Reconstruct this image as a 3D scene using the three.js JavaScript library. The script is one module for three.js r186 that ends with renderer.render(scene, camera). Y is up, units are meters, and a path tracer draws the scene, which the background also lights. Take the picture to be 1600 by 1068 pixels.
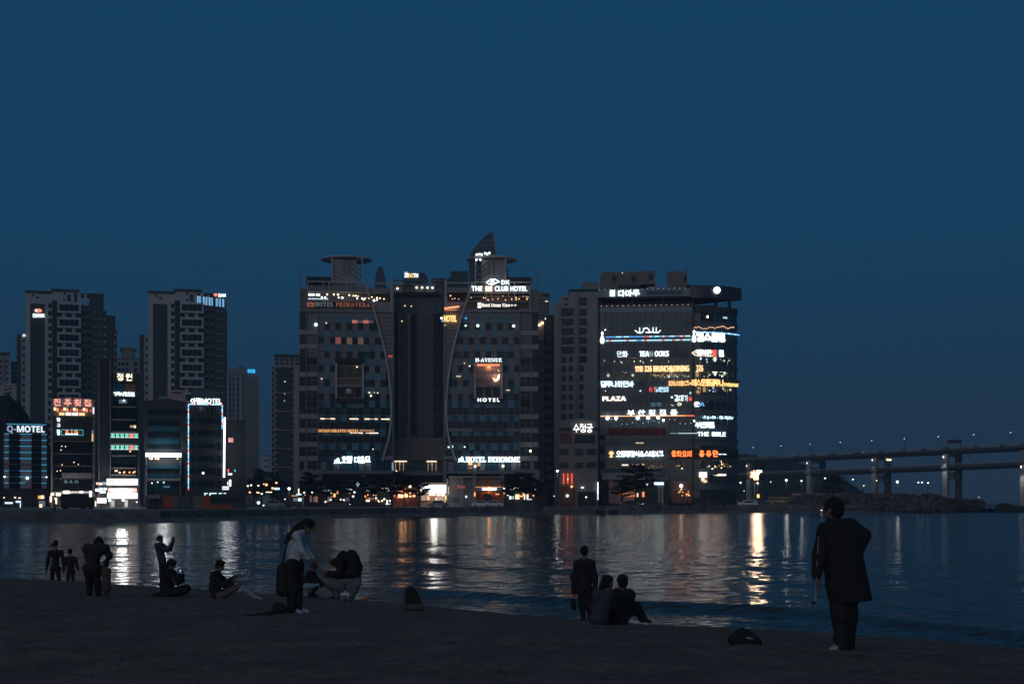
import * as THREE from 'three';
import { TextGeometry } from 'three/addons/geometries/TextGeometry.js';
import { FontLoader } from 'three/addons/loaders/FontLoader.js';
import { mergeGeometries } from 'three/addons/utils/BufferGeometryUtils.js';
import { RectAreaLightUniformsLib } from 'three/addons/lights/RectAreaLightUniformsLib.js';

// ---------------------------------------------------------------- camera, sky, sun, exposure
const scene = new THREE.Scene();
const FOCAL = 2224, HORIZON = 783, EYE = 2.75;             // a level lens shifted up: focal length and horizon row on a picture of 1600 x 1068
const camera = new THREE.PerspectiveCamera(2 * Math.atan(HORIZON / FOCAL) * 180 / Math.PI, 1600 / (2 * HORIZON), 0.3, 20000);
camera.position.set(0, EYE, 0);
camera.lookAt(0, EYE, -10);
camera.setViewOffset(1600, 2 * HORIZON, 0, 0, 1600, 1068);

const lin = (v) => { v /= 255; return v <= 0.04045 ? v / 12.92 : Math.pow((v + 0.055) / 1.055, 2.4); };
const smooth = (a, b, x) => { const t = Math.min(1, Math.max(0, (x - a) / (b - a))); return t * t * (3 - 2 * t); };
const lerp = (a, b, t) => a + (b - a) * t;
function makeSky() {                                          // clear dusk sky: violet-grey at the horizon, deep blue above
  const W = 512, H = 256, data = new Float32Array(W * H * 4);
  const stops = [[-90, 14, 22, 32], [-2, 24, 44, 64], [0, 26, 50, 73], [3, 25, 52, 76], [6, 22, 58, 86], [10, 18, 64, 96], [20, 17, 64, 96], [45, 17, 56, 85], [90, 17, 48, 73]];
  for (let r = 0; r < H; r++) {
    const e = ((r + 0.5) / H - 0.5) * 180;
    let k = 0; while (k < stops.length - 2 && stops[k + 1][0] < e) k++;
    const a = stops[k], b = stops[k + 1], t = smooth(a[0], b[0], e);
    for (let c = 0; c < W; c++) { const o = (r * W + c) * 4; for (let j = 0; j < 3; j++) data[o + j] = lerp(lin(a[j + 1]), lin(b[j + 1]), t); data[o + 3] = 1; }
  }
  const t = new THREE.DataTexture(data, W, H, THREE.RGBAFormat, THREE.FloatType);
  t.mapping = THREE.EquirectangularReflectionMapping; t.magFilter = THREE.LinearFilter; t.minFilter = THREE.LinearFilter; t.needsUpdate = true;
  return t;
}
scene.background = makeSky();
scene.environment = scene.background;
const sun = new THREE.DirectionalLight(new THREE.Color(1, 0.95, 0.95), 0.42);   // last glow of the western sky behind the beach: very soft
sun.position.set(-60, 62, 110);
sun.target.position.set(0, 0, -60);
sun.castShadow = true; sun.shadow.radius = 110;
Object.assign(sun.shadow.camera, { left: -500, right: 500, top: 300, bottom: -300, near: 1, far: 1500 });
scene.add(sun, sun.target);
const renderer = new THREE.WebGLRenderer({ antialias: true });
renderer.toneMapping = THREE.LinearToneMapping;
renderer.toneMappingExposure = 1;
renderer.shadowMap.enabled = true;
renderer.setSize(1024, 683);
scene.fog = new THREE.FogExp2(new THREE.Color().setRGB(0.3, 0.44, 0.55), 0.00024);   // sea haze
RectAreaLightUniformsLib.init();

// ---------------------------------------------------------------- helpers
let seedState = 20240517;
const rnd = () => { seedState = (seedState + 0x6d2b79f5) | 0; let t = Math.imul(seedState ^ (seedState >>> 15), 1 | seedState); t = (t + Math.imul(t ^ (t >>> 7), 61 | t)) ^ t; return ((t ^ (t >>> 14)) >>> 0) / 4294967296; };
const rr = (a, b) => a + (b - a) * rnd();
const hash2 = (i, j) => { let h = Math.imul(i, 374761393) + Math.imul(j, 668265263); h = Math.imul(h ^ (h >>> 13), 1274126177); return ((h ^ (h >>> 16)) >>> 0) / 4294967296; };
function noise2(x, y) {
  const i = Math.floor(x), j = Math.floor(y), u = x - i, v = y - j, a = u * u * (3 - 2 * u), b = v * v * (3 - 2 * v);
  return lerp(lerp(hash2(i, j), hash2(i + 1, j), a), lerp(hash2(i, j + 1), hash2(i + 1, j + 1), a), b) * 2 - 1;
}
const fbm = (x, y, n = 4) => { let s = 0, a = 0.5; for (let k = 0; k < n; k++) { s += a * noise2(x, y); x = x * 2.03 + 17.1; y = y * 2.03 - 9.7; a *= 0.5; } return s; };
const V3 = (x, y, z) => new THREE.Vector3(x, y, z);
const wx = (px, Z) => (px - 800) * Z / FOCAL, wy = (py, Z) => EYE + (HORIZON - py) * Z / FOCAL;   // design aid: metres of a point at a known distance
const taken = new Map();
const numbered = (n) => { const k = taken.get(n) ?? 0; taken.set(n, k + 1); return k ? n + '_' + String(k).padStart(3, '0') : n; };
const shade = (o) => { o.castShadow = o.receiveShadow = true; return o; };
function tag(o, label, category, group, kind) {
  if (label) o.userData.label = label;
  if (category) o.userData.category = category;
  if (group) o.userData.group = group;
  if (kind) o.userData.kind = kind;
  return o;
}
function thing(name, label, category, pos = [0, 0, 0], turn = 0, group) {
  const g = new THREE.Group(); g.name = numbered(name); g.position.set(...pos); g.rotation.y = turn; scene.add(g);
  return tag(g, label, category, group);
}
function part(name, geo, mat, parent, pos, rot, scl) {
  const m = shade(new THREE.Mesh(geo, mat)); m.name = name;
  if (pos) m.position.set(...pos); if (rot) m.rotation.set(...rot); if (scl) m.scale.set(...scl);
  parent.add(m); return m;
}
function structure(name, geo, mat, label) { const m = part(numbered(name), geo, mat, scene); m.userData.kind = 'structure'; if (label) m.userData.label = label; return m; }
const CUBE = new THREE.BoxGeometry(1, 1, 1), BALL = new THREE.SphereGeometry(0.5, 12, 8), CYL = new THREE.CylinderGeometry(0.5, 0.5, 1, 12);
const pane = (r, g, b, rough = 0.2) => new THREE.MeshPhysicalMaterial({ color: new THREE.Color().setRGB(r, g, b), roughness: rough, specularIntensity: 0.45 });
const std = (r, g, b, rough = 0.85, extra = {}) => new THREE.MeshStandardMaterial({ color: new THREE.Color().setRGB(r, g, b), roughness: rough, ...extra });
const glowCache = new Map();
const bulb = (r, g, b, k) => new THREE.MeshStandardMaterial({ color: new THREE.Color().setRGB(0.25, 0.25, 0.25), emissive: new THREE.Color().setRGB(r, g, b), emissiveIntensity: k });   // lamp seen through tinted glass
function glow(r, g, b, k = 1) {                               // a lit lamp, tube or letter face
  if (k > 1.2) k = 1.2 + (k - 1.2) * 0.32;
  const key = [r, g, b, k].join();
  if (!glowCache.has(key)) glowCache.set(key, new THREE.MeshStandardMaterial({ color: new THREE.Color().setRGB(0.25, 0.25, 0.25), roughness: 0.6, emissive: new THREE.Color().setRGB(r, g, b), emissiveIntensity: k }));
  return glowCache.get(key);
}
function grainTexture(size, fn, srgb = true) {
  const d = new Uint8Array(size * size * 4);
  for (let j = 0; j < size; j++) for (let i = 0; i < size; i++) { const c = fn(i / size, j / size, i, j), o = (j * size + i) * 4; d[o] = c[0]; d[o + 1] = c[1]; d[o + 2] = c[2]; d[o + 3] = 255; }
  const t = new THREE.DataTexture(d, size, size); t.wrapS = t.wrapT = THREE.RepeatWrapping; t.magFilter = THREE.LinearFilter; t.minFilter = THREE.LinearMipmapLinearFilter; t.generateMipmaps = true;
  if (srgb) t.colorSpace = THREE.SRGBColorSpace; t.needsUpdate = true; return t;
}
const tile = (n) => (x, y) => {                               // noise that repeats after n cells
  const i = Math.floor(x), j = Math.floor(y), u = x - i, v = y - j, a = u * u * (3 - 2 * u), b = v * v * (3 - 2 * v), m = (k) => ((k % n) + n) % n;
  return lerp(lerp(hash2(m(i), m(j)), hash2(m(i + 1), m(j)), a), lerp(hash2(m(i), m(j + 1)), hash2(m(i + 1), m(j + 1)), a), b);
};
// ---------------------------------------------------------------- beach and sea
const SHORE = [[-160, 150], [-60, 78], [-35, 60], [-18.5, 51.3], [-11.8, 46.5], [-7.2, 42.2], [-3.6, 39.4], [-1.8, 36.8], [0, 34.6], [1.6, 32.9], [3, 31.6], [5.6, 30.6], [6.8, 29.8], [7.9, 28.2], [8.7, 26.4], [9.5, 24.4], [14, 16.5], [30, -8], [80, -80]];
function shoreAt(x) { let k = 0; while (k < SHORE.length - 2 && SHORE[k + 1][0] < x) k++; const [a, b] = [SHORE[k], SHORE[k + 1]]; return lerp(a[1], b[1], (x - a[0]) / (b[0] - a[0])); }
const shoreSmooth = (x) => (shoreAt(x - 1.6) + shoreAt(x - 0.8) + shoreAt(x) + shoreAt(x + 0.8) + shoreAt(x + 1.6)) / 5;
function sandHeight(x, z, detail = true) {                    // z is the distance in front of the camera
  const d = (shoreSmooth(x) - z) * 0.74, t = smooth(-9, 3, x), k1 = lerp(0.066, 0.106, t), k2 = lerp(0.06, 0.09, t);   // steeper foreshore, flatter beach above
  let h = d < 0 ? d * 0.085 : k1 * Math.min(d, 5) + k2 * Math.max(0, Math.min(d, 11) - 5) + (d > 11 ? k2 * 4.5 * (1 - Math.exp(-(d - 11) / 4.5)) : 0);
  if (detail) h += smooth(-1, 6, d) * (0.05 * fbm(x * 0.9 + 40, z * 0.9, 3) + 0.05 * Math.min(0, fbm(x * 2.6, z * 2.6, 2) + 0.06) + 0.03 * fbm(x * 5.1, z * 5.1, 2)) + 0.02 * fbm(x * 0.25, z * 0.25 + 7, 2);
  return h;
}
function groundAt(px, py) {                                   // where the line of sight meets the sand: distance in metres
  for (let z = 8; z < 80; z += 0.02) if (EYE - (py - HORIZON) * z / FOCAL < sandHeight(wx(px, z), z, false)) return z;
  return 60;
}
function grid(xs, zs, f) {
  const nx = xs.length, nz = zs.length, pos = new Float32Array(nx * nz * 3), uv = new Float32Array(nx * nz * 2), idx = [];
  for (let j = 0; j < nz; j++) for (let i = 0; i < nx; i++) {
    const o = j * nx + i, x = xs[i], z = zs[j];
    pos[o * 3] = x; pos[o * 3 + 1] = f(x, z); pos[o * 3 + 2] = -z; uv[o * 2] = x; uv[o * 2 + 1] = z;
    if (i < nx - 1 && j < nz - 1) idx.push(o, o + 1, o + nx + 1, o, o + nx + 1, o + nx);
  }
  const g = new THREE.BufferGeometry();
  g.setAttribute('position', new THREE.BufferAttribute(pos, 3)); g.setAttribute('uv', new THREE.BufferAttribute(uv, 2)); g.setIndex(idx); g.computeVertexNormals();
  return g;
}
const steps = (list) => { const out = [list[0][0]]; for (let k = 0; k < list.length; k++) { const [from, to, d] = list[k], n = Math.max(1, Math.round((to - from) / d)); for (let i = 1; i <= n; i++) out.push(lerp(from, to, i / n)); } return out; };
{
  const n8 = tile(8), n32 = tile(32), n128 = tile(128);
  const tone = grainTexture(512, (u, v, i, j) => { const k = 0.7 + 0.2 * n8(u * 8, v * 8) + 0.18 * n32(u * 32, v * 32) + 0.25 * (n128(u * 128, v * 128) - 0.5) + 0.2 * (hash2(i, j) - 0.5); return [132 * k, 106 * k, 92 * k]; });
  const bump = grainTexture(512, (u, v, i, j) => { const k = 255 * (0.45 * n32(u * 32, v * 32) + 0.4 * n128(u * 128, v * 128) + 0.15 * hash2(i, j)); return [k, k, k]; }, false);
  tone.repeat.set(0.33, 0.33); bump.repeat.set(0.41, 0.41);
  const sandMat = new THREE.MeshStandardMaterial({ map: tone, bumpMap: bump, bumpScale: 0.04, roughness: 0.95 });
  const xs = steps([[-150, -40, 6], [-40, -24, 0.5], [-24, 13, 0.11], [13, 24, 0.5], [24, 70, 5]]), zs = steps([[-60, 8, 4], [8, 30, 0.11], [30, 60, 0.2], [60, 160, 4]]);
  structure('sand_beach', grid(xs, zs, (x, z) => sandHeight(x, z) - (x < -70 ? 0.3 : 0)), sandMat);
}
// the sea: low swell rolling in parallel to the beach as geometry, ripples as a normal map
function swell(x, z) {
  const v = (z - shoreSmooth(x)) * 0.74, u = (x - z) * 0.7, wob = 0.7 * noise2(u * 0.08, 3.3) + 0.25 * noise2(u * 0.3, 9.1);
  const near = smooth(220, 60, z);
  let h = 0;
  const crest = (at, w, a) => { const t = (v - at - wob) / w; return a * Math.exp(-t * t * (t < 0 ? 3.2 : 0.7)); };
  h += crest(3.3, 0.9, 0.27 * (0.75 + 0.25 * noise2(u * 0.13, 1)) * smooth(-9, 4, x)) + crest(9.5, 1.5, 0.05) + crest(17, 2.2, 0.07 * (0.6 + 0.4 * noise2(u * 0.07, 5))) + crest(26, 2.6, 0.06) + crest(37, 3, 0.06);
  h += near * smooth(0, 8, v) * (0.008 * Math.sin(v * 1.35 + wob * 1.2 + 0.12 * u) + 0.012 * Math.sin(v * 0.52 - 0.08 * u + 1) + 0.03 * fbm(x * 0.3, z * 0.7, 3));
  return h;
}
{
  const N = 1024, SIZE = 7.5, waves = [];
  for (let k = 0; k < 90; k++) {
    const kx = Math.round(rr(-14, 14)), ky = Math.round(rr(2, 34) * (rnd() < 0.5 ? 1 : 0.6)), m = Math.hypot(kx, ky); if (m < 3) continue;
    waves.push([kx, ky, rr(0, 6.283), 0.62 / Math.pow(m, 0.55) * (0.5 + rnd())]);
  }
  const sum = Math.sqrt(waves.reduce((s, w) => s + w[3] * w[3] / 2, 0)), RMS = 0.088;
  const cs = new Float32Array(N); for (let i = 0; i < N; i++) cs[i] = Math.cos(i / N * 2 * Math.PI);
  const ripples = grainTexture(N, (u, v, i, j) => {
    let sx = 0, sy = 0;
    for (const [kx, ky, p, a] of waves) { const c = a * cs[(((kx * i + ky * j + Math.round(p * 163)) % N) + N) % N], m = Math.hypot(kx, ky); sx -= c * kx / m; sy -= c * ky / m; }
    sx *= RMS / sum; sy *= RMS / sum; const n = 1 / Math.hypot(sx, sy, 1);
    return [127.5 + 127.5 * sx * n, 127.5 + 127.5 * sy * n, 127.5 + 127.5 * n];
  }, false);
  ripples.repeat.set(1 / SIZE, 1 / SIZE);
  const sea = new THREE.MeshPhysicalMaterial({ color: new THREE.Color().setRGB(0.055, 0.04, 0.03), roughness: 0.12, ior: 1.33, specularIntensity: 0.5, normalMap: ripples, normalScale: new THREE.Vector2(1, 1) });
  const xs = steps([[-9000, -600, 1200], [-600, -140, 40], [-140, -40, 2.5], [-40, 24, 0.3], [24, 120, 2.5], [120, 600, 40], [600, 9000, 1200]]);
  const zs = steps([[-120, 20, 10], [20, 62, 0.14], [62, 130, 0.4], [130, 260, 2], [260, 1000, 60], [1000, 15000, 2000]]);
  structure('sea_water', grid(xs, zs, (x, z) => (z < 260 ? swell(x, z) : 0)), sea);
}
// ---------------------------------------------------------------- far shore: promenade, sea wall, road
const GROUND = 1.35;
const FAR = [[-420, 819], [-120, 819], [0, 818.5], [250, 816], [480, 810], [650, 806.5], [850, 804], [1000, 803], [1150, 801.5], [1300, 801], [1420, 800.6]].map(([px, py]) => { const Z = EYE * FOCAL / (py - HORIZON); return [wx(px, Z), Z]; });
const M = {
  concrete: std(0.30, 0.29, 0.29, 0.9), asphalt: std(0.05, 0.05, 0.052, 0.9), black: std(0.012, 0.012, 0.013, 0.7), steel: std(0.25, 0.25, 0.26, 0.5, { metalness: 0.4 }), white: std(0.7, 0.7, 0.7, 0.6),
  stone: std(0.3, 0.25, 0.22, 0.95), wetStone: std(0.05, 0.045, 0.042, 0.8),
};
{
  const cn = tile(16), cf = tile(64);
  const grainy = grainTexture(256, (u, v, i, j) => { const k = 185 + 60 * (cn(u * 16, v * 16) - 0.5) + 40 * (cf(u * 64, v * 64) - 0.5) + 18 * (hash2(i, j) - 0.5); return [k, k, k]; });
  grainy.repeat.set(0.06, 0.06);
  M.stone.map = grainy; M.wetStone.map = grainy;
  const pos = [], idx = [], uv = []; let run = 0;
  // section of the shore, from the water up: wet footing, rubble slope, sea wall
  FAR.forEach(([x, z], k) => {
    if (k) run += Math.hypot(x - FAR[k - 1][0], z - FAR[k - 1][1]);
    const t = smooth(-60, 60, x), L = Math.hypot(x, z), top = lerp(1.42, 1.95, t), rows = [[-2, -1.2], [0, 0.05], [6, lerp(0.35, 0.42, t)], [9, lerp(0.5, 0.75, t)], [9.4, top], [10.6, top], [10.8, GROUND]];
    rows.forEach(([out, y], r) => { const s = (L + out) / L; pos.push(x * s, y, -z * s); uv.push(run, r * 2); if (k && r < rows.length - 1) { const o = k * 7 + r; idx.push(o - 7, o, o + 1, o - 7, o + 1, o - 6); } });
  });
  const g = new THREE.BufferGeometry(); g.setAttribute('position', new THREE.Float32BufferAttribute(pos, 3)); g.setAttribute('uv', new THREE.Float32BufferAttribute(uv, 2)); g.setIndex(idx);
  const flat = g.toNonIndexed(); flat.computeVertexNormals();
  structure('sea_wall', flat, M.stone);
  const s = new THREE.Shape(); FAR.forEach(([x, z], k) => { const L = Math.hypot(x, z), q = (L + 10.7) / L; k ? s.lineTo(x * q, z * q) : s.moveTo(x * q, z * q); });
  s.lineTo(190, 420); s.lineTo(230, 1400); s.lineTo(-900, 1400); s.lineTo(-700, 260);
  const land = new THREE.ShapeGeometry(s); land.rotateX(-Math.PI / 2);
  structure('promenade_ground', land, std(0.14, 0.135, 0.13, 0.9)).position.y = GROUND - 0.004;
  // road behind the promenade
  const road = []; FAR.slice(1).forEach(([x, z]) => { const L = Math.hypot(x, z); road.push([x, z, L]); });
  const rp = [], ri = [];
  road.forEach(([x, z, L], k) => { for (const o of [24, 33]) { const q = (L + o) / L; rp.push(x * q, GROUND + 0.004, -z * q); } if (k) { const o = k * 2; ri.push(o - 2, o, o + 1, o - 2, o + 1, o - 1); } });
  const rg = new THREE.BufferGeometry(); rg.setAttribute('position', new THREE.Float32BufferAttribute(rp, 3)); rg.setIndex(ri); rg.computeVertexNormals();
  structure('shore_road', rg, M.asphalt);
}
function ridge(name, pts, Z, depth, mat, bumpy) {             // wooded hill with a lumpy top
  const nx = 150, nz = 12, pos = [], idx = [];
  for (let j = 0; j <= nz; j++) for (let i = 0; i <= nx; i++) {
    const px = lerp(pts[0][0], pts[pts.length - 1][0], i / nx); let k = 0; while (k < pts.length - 2 && pts[k + 1][0] < px) k++;
    const py = lerp(pts[k][1], pts[k + 1][1], (px - pts[k][0]) / (pts[k + 1][0] - pts[k][0])), h = wy(py, Z), t = j / nz, arch = Math.sin(Math.PI * (0.03 + 0.94 * t));
    const zz = Z - depth / 2 + t * depth;
    pos.push(wx(px, Z), Math.max(0, h * arch + bumpy * fbm(i * 0.8, j * 1.7, 2) * smooth(0, 8, h)), -zz);
    if (i < nx && j < nz) { const o = j * (nx + 1) + i; idx.push(o, o + 1, o + nx + 2, o, o + nx + 2, o + nx + 1); }
  }
  const g = new THREE.BufferGeometry(); g.setAttribute('position', new THREE.Float32BufferAttribute(pos, 3)); g.setIndex(idx); const f = g.toNonIndexed(); f.computeVertexNormals();
  return structure(name, f, mat);
}
const wooded = std(0.022, 0.026, 0.022, 1);
ridge('wooded_hill', [[1120, 724], [1150, 712], [1170, 711], [1185, 715], [1200, 713], [1215, 716], [1240, 722], [1275, 734], [1300, 746], [1330, 768], [1345, 784]], 1150, 220, wooded, 4);
ridge('wooded_hill', [[-260, 600], [-120, 640], [0, 622], [14, 624], [26, 630], [40, 660], [70, 700]], 480, 60, wooded, 5);
// ---------------------------------------------------------------- lettering
const font = {};
for (const [k, f] of [['sans', 'droid_sans_bold'], ['thin', 'droid_sans_regular'], ['serif', 'droid_serif_bold']]) font[k] = await new FontLoader().loadAsync('fonts/droid/' + f + '.typeface.json');
const letterCache = new Map();
function latin(ch, f) {                                       // one character, cap height 1, sitting on the baseline
  const key = f + ch;
  if (!letterCache.has(key)) {
    const g = new TextGeometry(ch, { font: font[f], size: 1 / 0.72 * 0.72, depth: 0.12, curveSegments: 3, bevelEnabled: false });
    g.computeBoundingBox(); const b = g.boundingBox; g.translate(-b.min.x, 0, 0);
    letterCache.set(key, { g, w: b.max.x - b.min.x });
  }
  return letterCache.get(key);
}
const RING = (x0, y0, x1, y1) => { const p = []; for (let k = 0; k <= 10; k++) { const a = k / 10 * 2 * Math.PI; p.push([(x0 + x1) / 2 + Math.cos(a) * (x1 - x0) / 2, (y0 + y1) / 2 + Math.sin(a) * (y1 - y0) / 2]); } return p; };
const CONS = {
  g: [[[0, 1], [1, 1], [0.85, 0]]], n: [[[0, 1], [0, 0], [1, 0]]], d: [[[1, 1], [0, 1], [0, 0], [1, 0]]], r: [[[0, 1], [1, 1], [1, 0.5], [0, 0.5], [0, 0], [1, 0]]], m: [[[0, 1], [1, 1], [1, 0], [0, 0], [0, 1]]],
  b: [[[0, 1], [0, 0], [1, 0], [1, 1]], [[0, 0.5], [1, 0.5]]], s: [[[0.5, 1], [0, 0]], [[0.5, 0.75], [1, 0]]], o: [RING(0, 0, 1, 1)], j: [[[0, 1], [1, 1]], [[0.5, 1], [0, 0]], [[0.5, 0.7], [1, 0]]],
  c: [[[0.35, 1], [0.65, 1]], [[0, 0.72], [1, 0.72]], [[0.5, 0.72], [0, 0]], [[0.5, 0.5], [1, 0]]], k: [[[0, 1], [1, 1], [0.85, 0]], [[0, 0.55], [0.92, 0.5]]], t: [[[1, 1], [0, 1], [0, 0], [1, 0]], [[0, 0.5], [0.9, 0.5]]],
  p: [[[0, 1], [1, 1]], [[0, 0], [1, 0]], [[0.3, 1], [0.3, 0]], [[0.7, 1], [0.7, 0]]], h: [[[0.3, 1], [0.7, 1]], [[0, 0.76], [1, 0.76]], RING(0.15, 0, 0.85, 0.58)],
};
const FIRST = 'g,g,n,d,d,r,m,b,b,s,s,o,j,j,c,k,t,p,h'.split(','), LAST = ',g,g,g,n,n,n,d,r,r,r,r,r,r,r,r,m,b,b,s,s,o,j,c,k,t,p,h'.split(',');
const UP = (x) => [[x, 1], [x, 0]], VOWV = { 0: [UP(0.35), [[0.35, 0.5], [1, 0.5]]], 1: [UP(0.25), UP(0.85), [[0.25, 0.5], [0.85, 0.5]]], 2: [UP(0.35), [[0.35, 0.66], [1, 0.66]], [[0.35, 0.36], [1, 0.36]]], 4: [UP(0.75), [[0, 0.5], [0.75, 0.5]]], 5: [UP(0.5), UP(0.95), [[0, 0.5], [0.5, 0.5]]], 6: [UP(0.75), [[0, 0.66], [0.75, 0.66]], [[0, 0.36], [0.75, 0.36]]], 7: [UP(0.5), UP(0.95), [[0, 0.66], [0.5, 0.66]], [[0, 0.36], [0.5, 0.36]]], 20: [UP(0.5)] };
const BAR = (y) => [[0, y], [1, y]], VOWH = { 8: [BAR(0.12), [[0.5, 1], [0.5, 0.12]]], 12: [BAR(0.12), [[0.33, 1], [0.33, 0.12]], [[0.67, 1], [0.67, 0.12]]], 13: [BAR(0.88), [[0.5, 0.88], [0.5, 0]]], 17: [BAR(0.88), [[0.33, 0.88], [0.33, 0]], [[0.67, 0.88], [0.67, 0]]], 18: [BAR(0.5)] };
const MIXED = { 9: [8, 0], 10: [8, 1], 11: [8, 20], 14: [13, 4], 15: [13, 5], 16: [13, 20], 19: [18, 20] };
function strokesOf(ch) {
  const c = ch.codePointAt(0) - 0xac00, l = FIRST[Math.floor(c / 588)], v = Math.floor((c % 588) / 28), t = LAST[c % 28], out = [];
  const put = (list, [x0, y0, x1, y1]) => { for (const s of list) out.push(s.map(([x, y]) => [lerp(x0, x1, x), lerp(y0, y1, y)])); };
  if (VOWV[v]) { put(CONS[l], t ? [0.03, 0.5, 0.54, 0.97] : [0.03, 0.16, 0.54, 0.86]); put(VOWV[v], t ? [0.62, 0.42, 1, 1] : [0.62, 0, 1, 1]); if (t) put(CONS[t], [0.16, 0.02, 0.9, 0.32]); }
  else if (VOWH[v]) { put(CONS[l], t ? [0.2, 0.7, 0.8, 0.98] : [0.16, 0.46, 0.84, 0.97]); put(VOWH[v], t ? [0, 0.4, 1, 0.62] : [0, 0.02, 1, 0.38]); if (t) put(CONS[t], [0.16, 0.02, 0.84, 0.3]); }
  else { const [h, w] = MIXED[v]; put(CONS[l], t ? [0.05, 0.68, 0.54, 0.97] : [0.05, 0.48, 0.54, 0.97]); put(VOWH[h], t ? [0, 0.4, 0.6, 0.62] : [0, 0.1, 0.6, 0.42]); put(VOWV[w], t ? [0.68, 0.36, 1, 1] : [0.68, 0, 1, 1]); if (t) put(CONS[t], [0.16, 0.02, 0.9, 0.28]); }
  return out;
}
function strokeGeometry(strokes, thick, depth = 0.12) {       // flat tubes; every piece a hair proud of the last, so no faces coincide
  const list = []; let n = 0;
  for (const s of strokes) for (let k = 1; k < s.length; k++) {
    const [a, b] = [s[k - 1], s[k]], dx = b[0] - a[0], dy = b[1] - a[1], L = Math.hypot(dx, dy) || 1e-4, g = new THREE.BoxGeometry(L + thick * 0.9, thick, depth);
    g.rotateZ(Math.atan2(dy, dx)); g.translate((a[0] + b[0]) / 2, (a[1] + b[1]) / 2, depth / 2 + 0.004 * (n++ % 7)); list.push(g);
  }
  return mergeGeometries(list);
}
function glyph(ch, f, thick) {
  if (ch.codePointAt(0) < 0x3000) return latin(ch, f);
  const key = 'h' + thick + ch;
  if (!letterCache.has(key)) letterCache.set(key, { g: strokeGeometry(strokesOf(ch), thick), w: 1 });
  return letterCache.get(key);
}
// ---------------------------------------------------------------- building kit: sizes read off the photograph in its pixels, turned into metres at the building's distance
class Kit {
  constructor(name, label, category, cx, Z, group) {
    this.cx = cx; this.Z = Z; this.turn = -Math.atan2(wx(cx, Z), Z); this.sx = Z * Math.cos(this.turn) / FOCAL; this.sy = Z / FOCAL;
    this.g = thing(name, label, category, [wx(cx, Z), GROUND, -Z], this.turn, group); this.mirror = 0;
  }
  X(px) { return ((this.mirror ? this.mirror - px : px) - this.cx) * this.sx; }
  Y(py) { return wy(py, this.Z) - GROUND; }
  box(name, x0, y0, x1, y1, front, depth, mat, parent = this.g) {   // between columns x0..x1 and rows y0 (top)..y1; front face at z = front
    const a = this.X(x0), b = this.X(x1), t = this.Y(y0), u = this.Y(y1);
    return part(name, CUBE, mat, parent, [(a + b) / 2, (t + u) / 2, front - depth / 2], null, [Math.abs(b - a), Math.abs(t - u), depth]);
  }
  ball(name, px, py, r, z, mat, parent = this.g) { return part(name, BALL, mat, parent, [this.X(px), this.Y(py), z], null, [2 * r, 2 * r, 2 * r]); }
  bar(name, p, q, r, z, mat, parent = this.g) {                // round bar between two points
    const a = V3(this.X(p[0]), this.Y(p[1]), z), b = V3(this.X(q[0]), this.Y(q[1]), q[2] ?? z), m = part(name, CYL, mat, parent);
    m.position.copy(a).add(b).multiplyScalar(0.5); m.scale.set(2 * r, a.distanceTo(b), 2 * r); m.quaternion.setFromUnitVectors(V3(0, 1, 0), b.clone().sub(a).normalize()); return m;
  }
  path(name, pts, r, z, mat, parent = this.g) { return part(name, new THREE.TubeGeometry(new THREE.CatmullRomCurve3(pts.map(([x, y]) => V3(this.X(x), this.Y(y), z))), 32, r, 5), mat, parent); }
  slab(name, pts, front, depth, mat, parent = this.g) { const s = new THREE.Shape(pts.map(([x, y]) => new THREE.Vector2(this.X(x), this.Y(y)))); return part(name, new THREE.ExtrudeGeometry(s, { depth, bevelEnabled: false, curveSegments: 4 }), mat, parent, [0, 0, front - depth]); }
  at(px, py, z) { this.g.updateMatrixWorld(true); return this.g.localToWorld(V3(this.X(px), this.Y(py), z)); }
  place(name, label, category, px, py, z, group) {             // a thing of its own mounted on the building
    this.g.updateMatrixWorld(true); const p = this.at(px, py, z); return thing(name, label, category, [p.x, p.y, p.z], this.turn, group);
  }
  sign(label, text, x0, x1, y0, y1, z, mat, o = {}) {          // letters spread between columns x0..x1, rows y0 (top)..y1
    const m = this.mirror; this.mirror = 0;
    const s = this.place(o.name ?? 'lit_sign', label, 'sign', x0, y1, z, o.group); this.mirror = m;
    const H = (y1 - y0) * this.sy, W = (x1 - x0) * this.sx, f = o.font ?? 'sans', th = (o.thick ?? 0.17) * 0.8, gap = o.gap ?? 0.12;
    if (o.back) part('backing_panel', CUBE, o.back, s, [W / 2, H / 2, -0.2], null, [W + 0.5 * H, H * 1.5, 0.2]);
    const list = [...text].map((ch, i) => (ch === ' ' ? { w: 0.35 } : { ...glyph(ch, f, th), ch, i })), total = list.reduce((a, l) => a + l.w, 0) + gap * (list.length - 1), k = W / total;
    let x = 0;
    for (const l of list) {
      if (l.g) {
        const pick = o.colors?.[l.i] ?? mat, e = part('letter', l.g, pick, s, [x * k, (l.ch === '-' || l.ch === '&' ? 0 : 0), 0], null, [k, H, 1.2]);
        if (o.bold > 0.045 && l.ch.codePointAt(0) < 0x3000) { part('letter_edge', l.g, pick, e, [o.bold, 0.015, 0.012], null, [1, 1, 0.95]); }
      }
      x += l.w + gap;
    }
    return s;
  }
}
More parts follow.
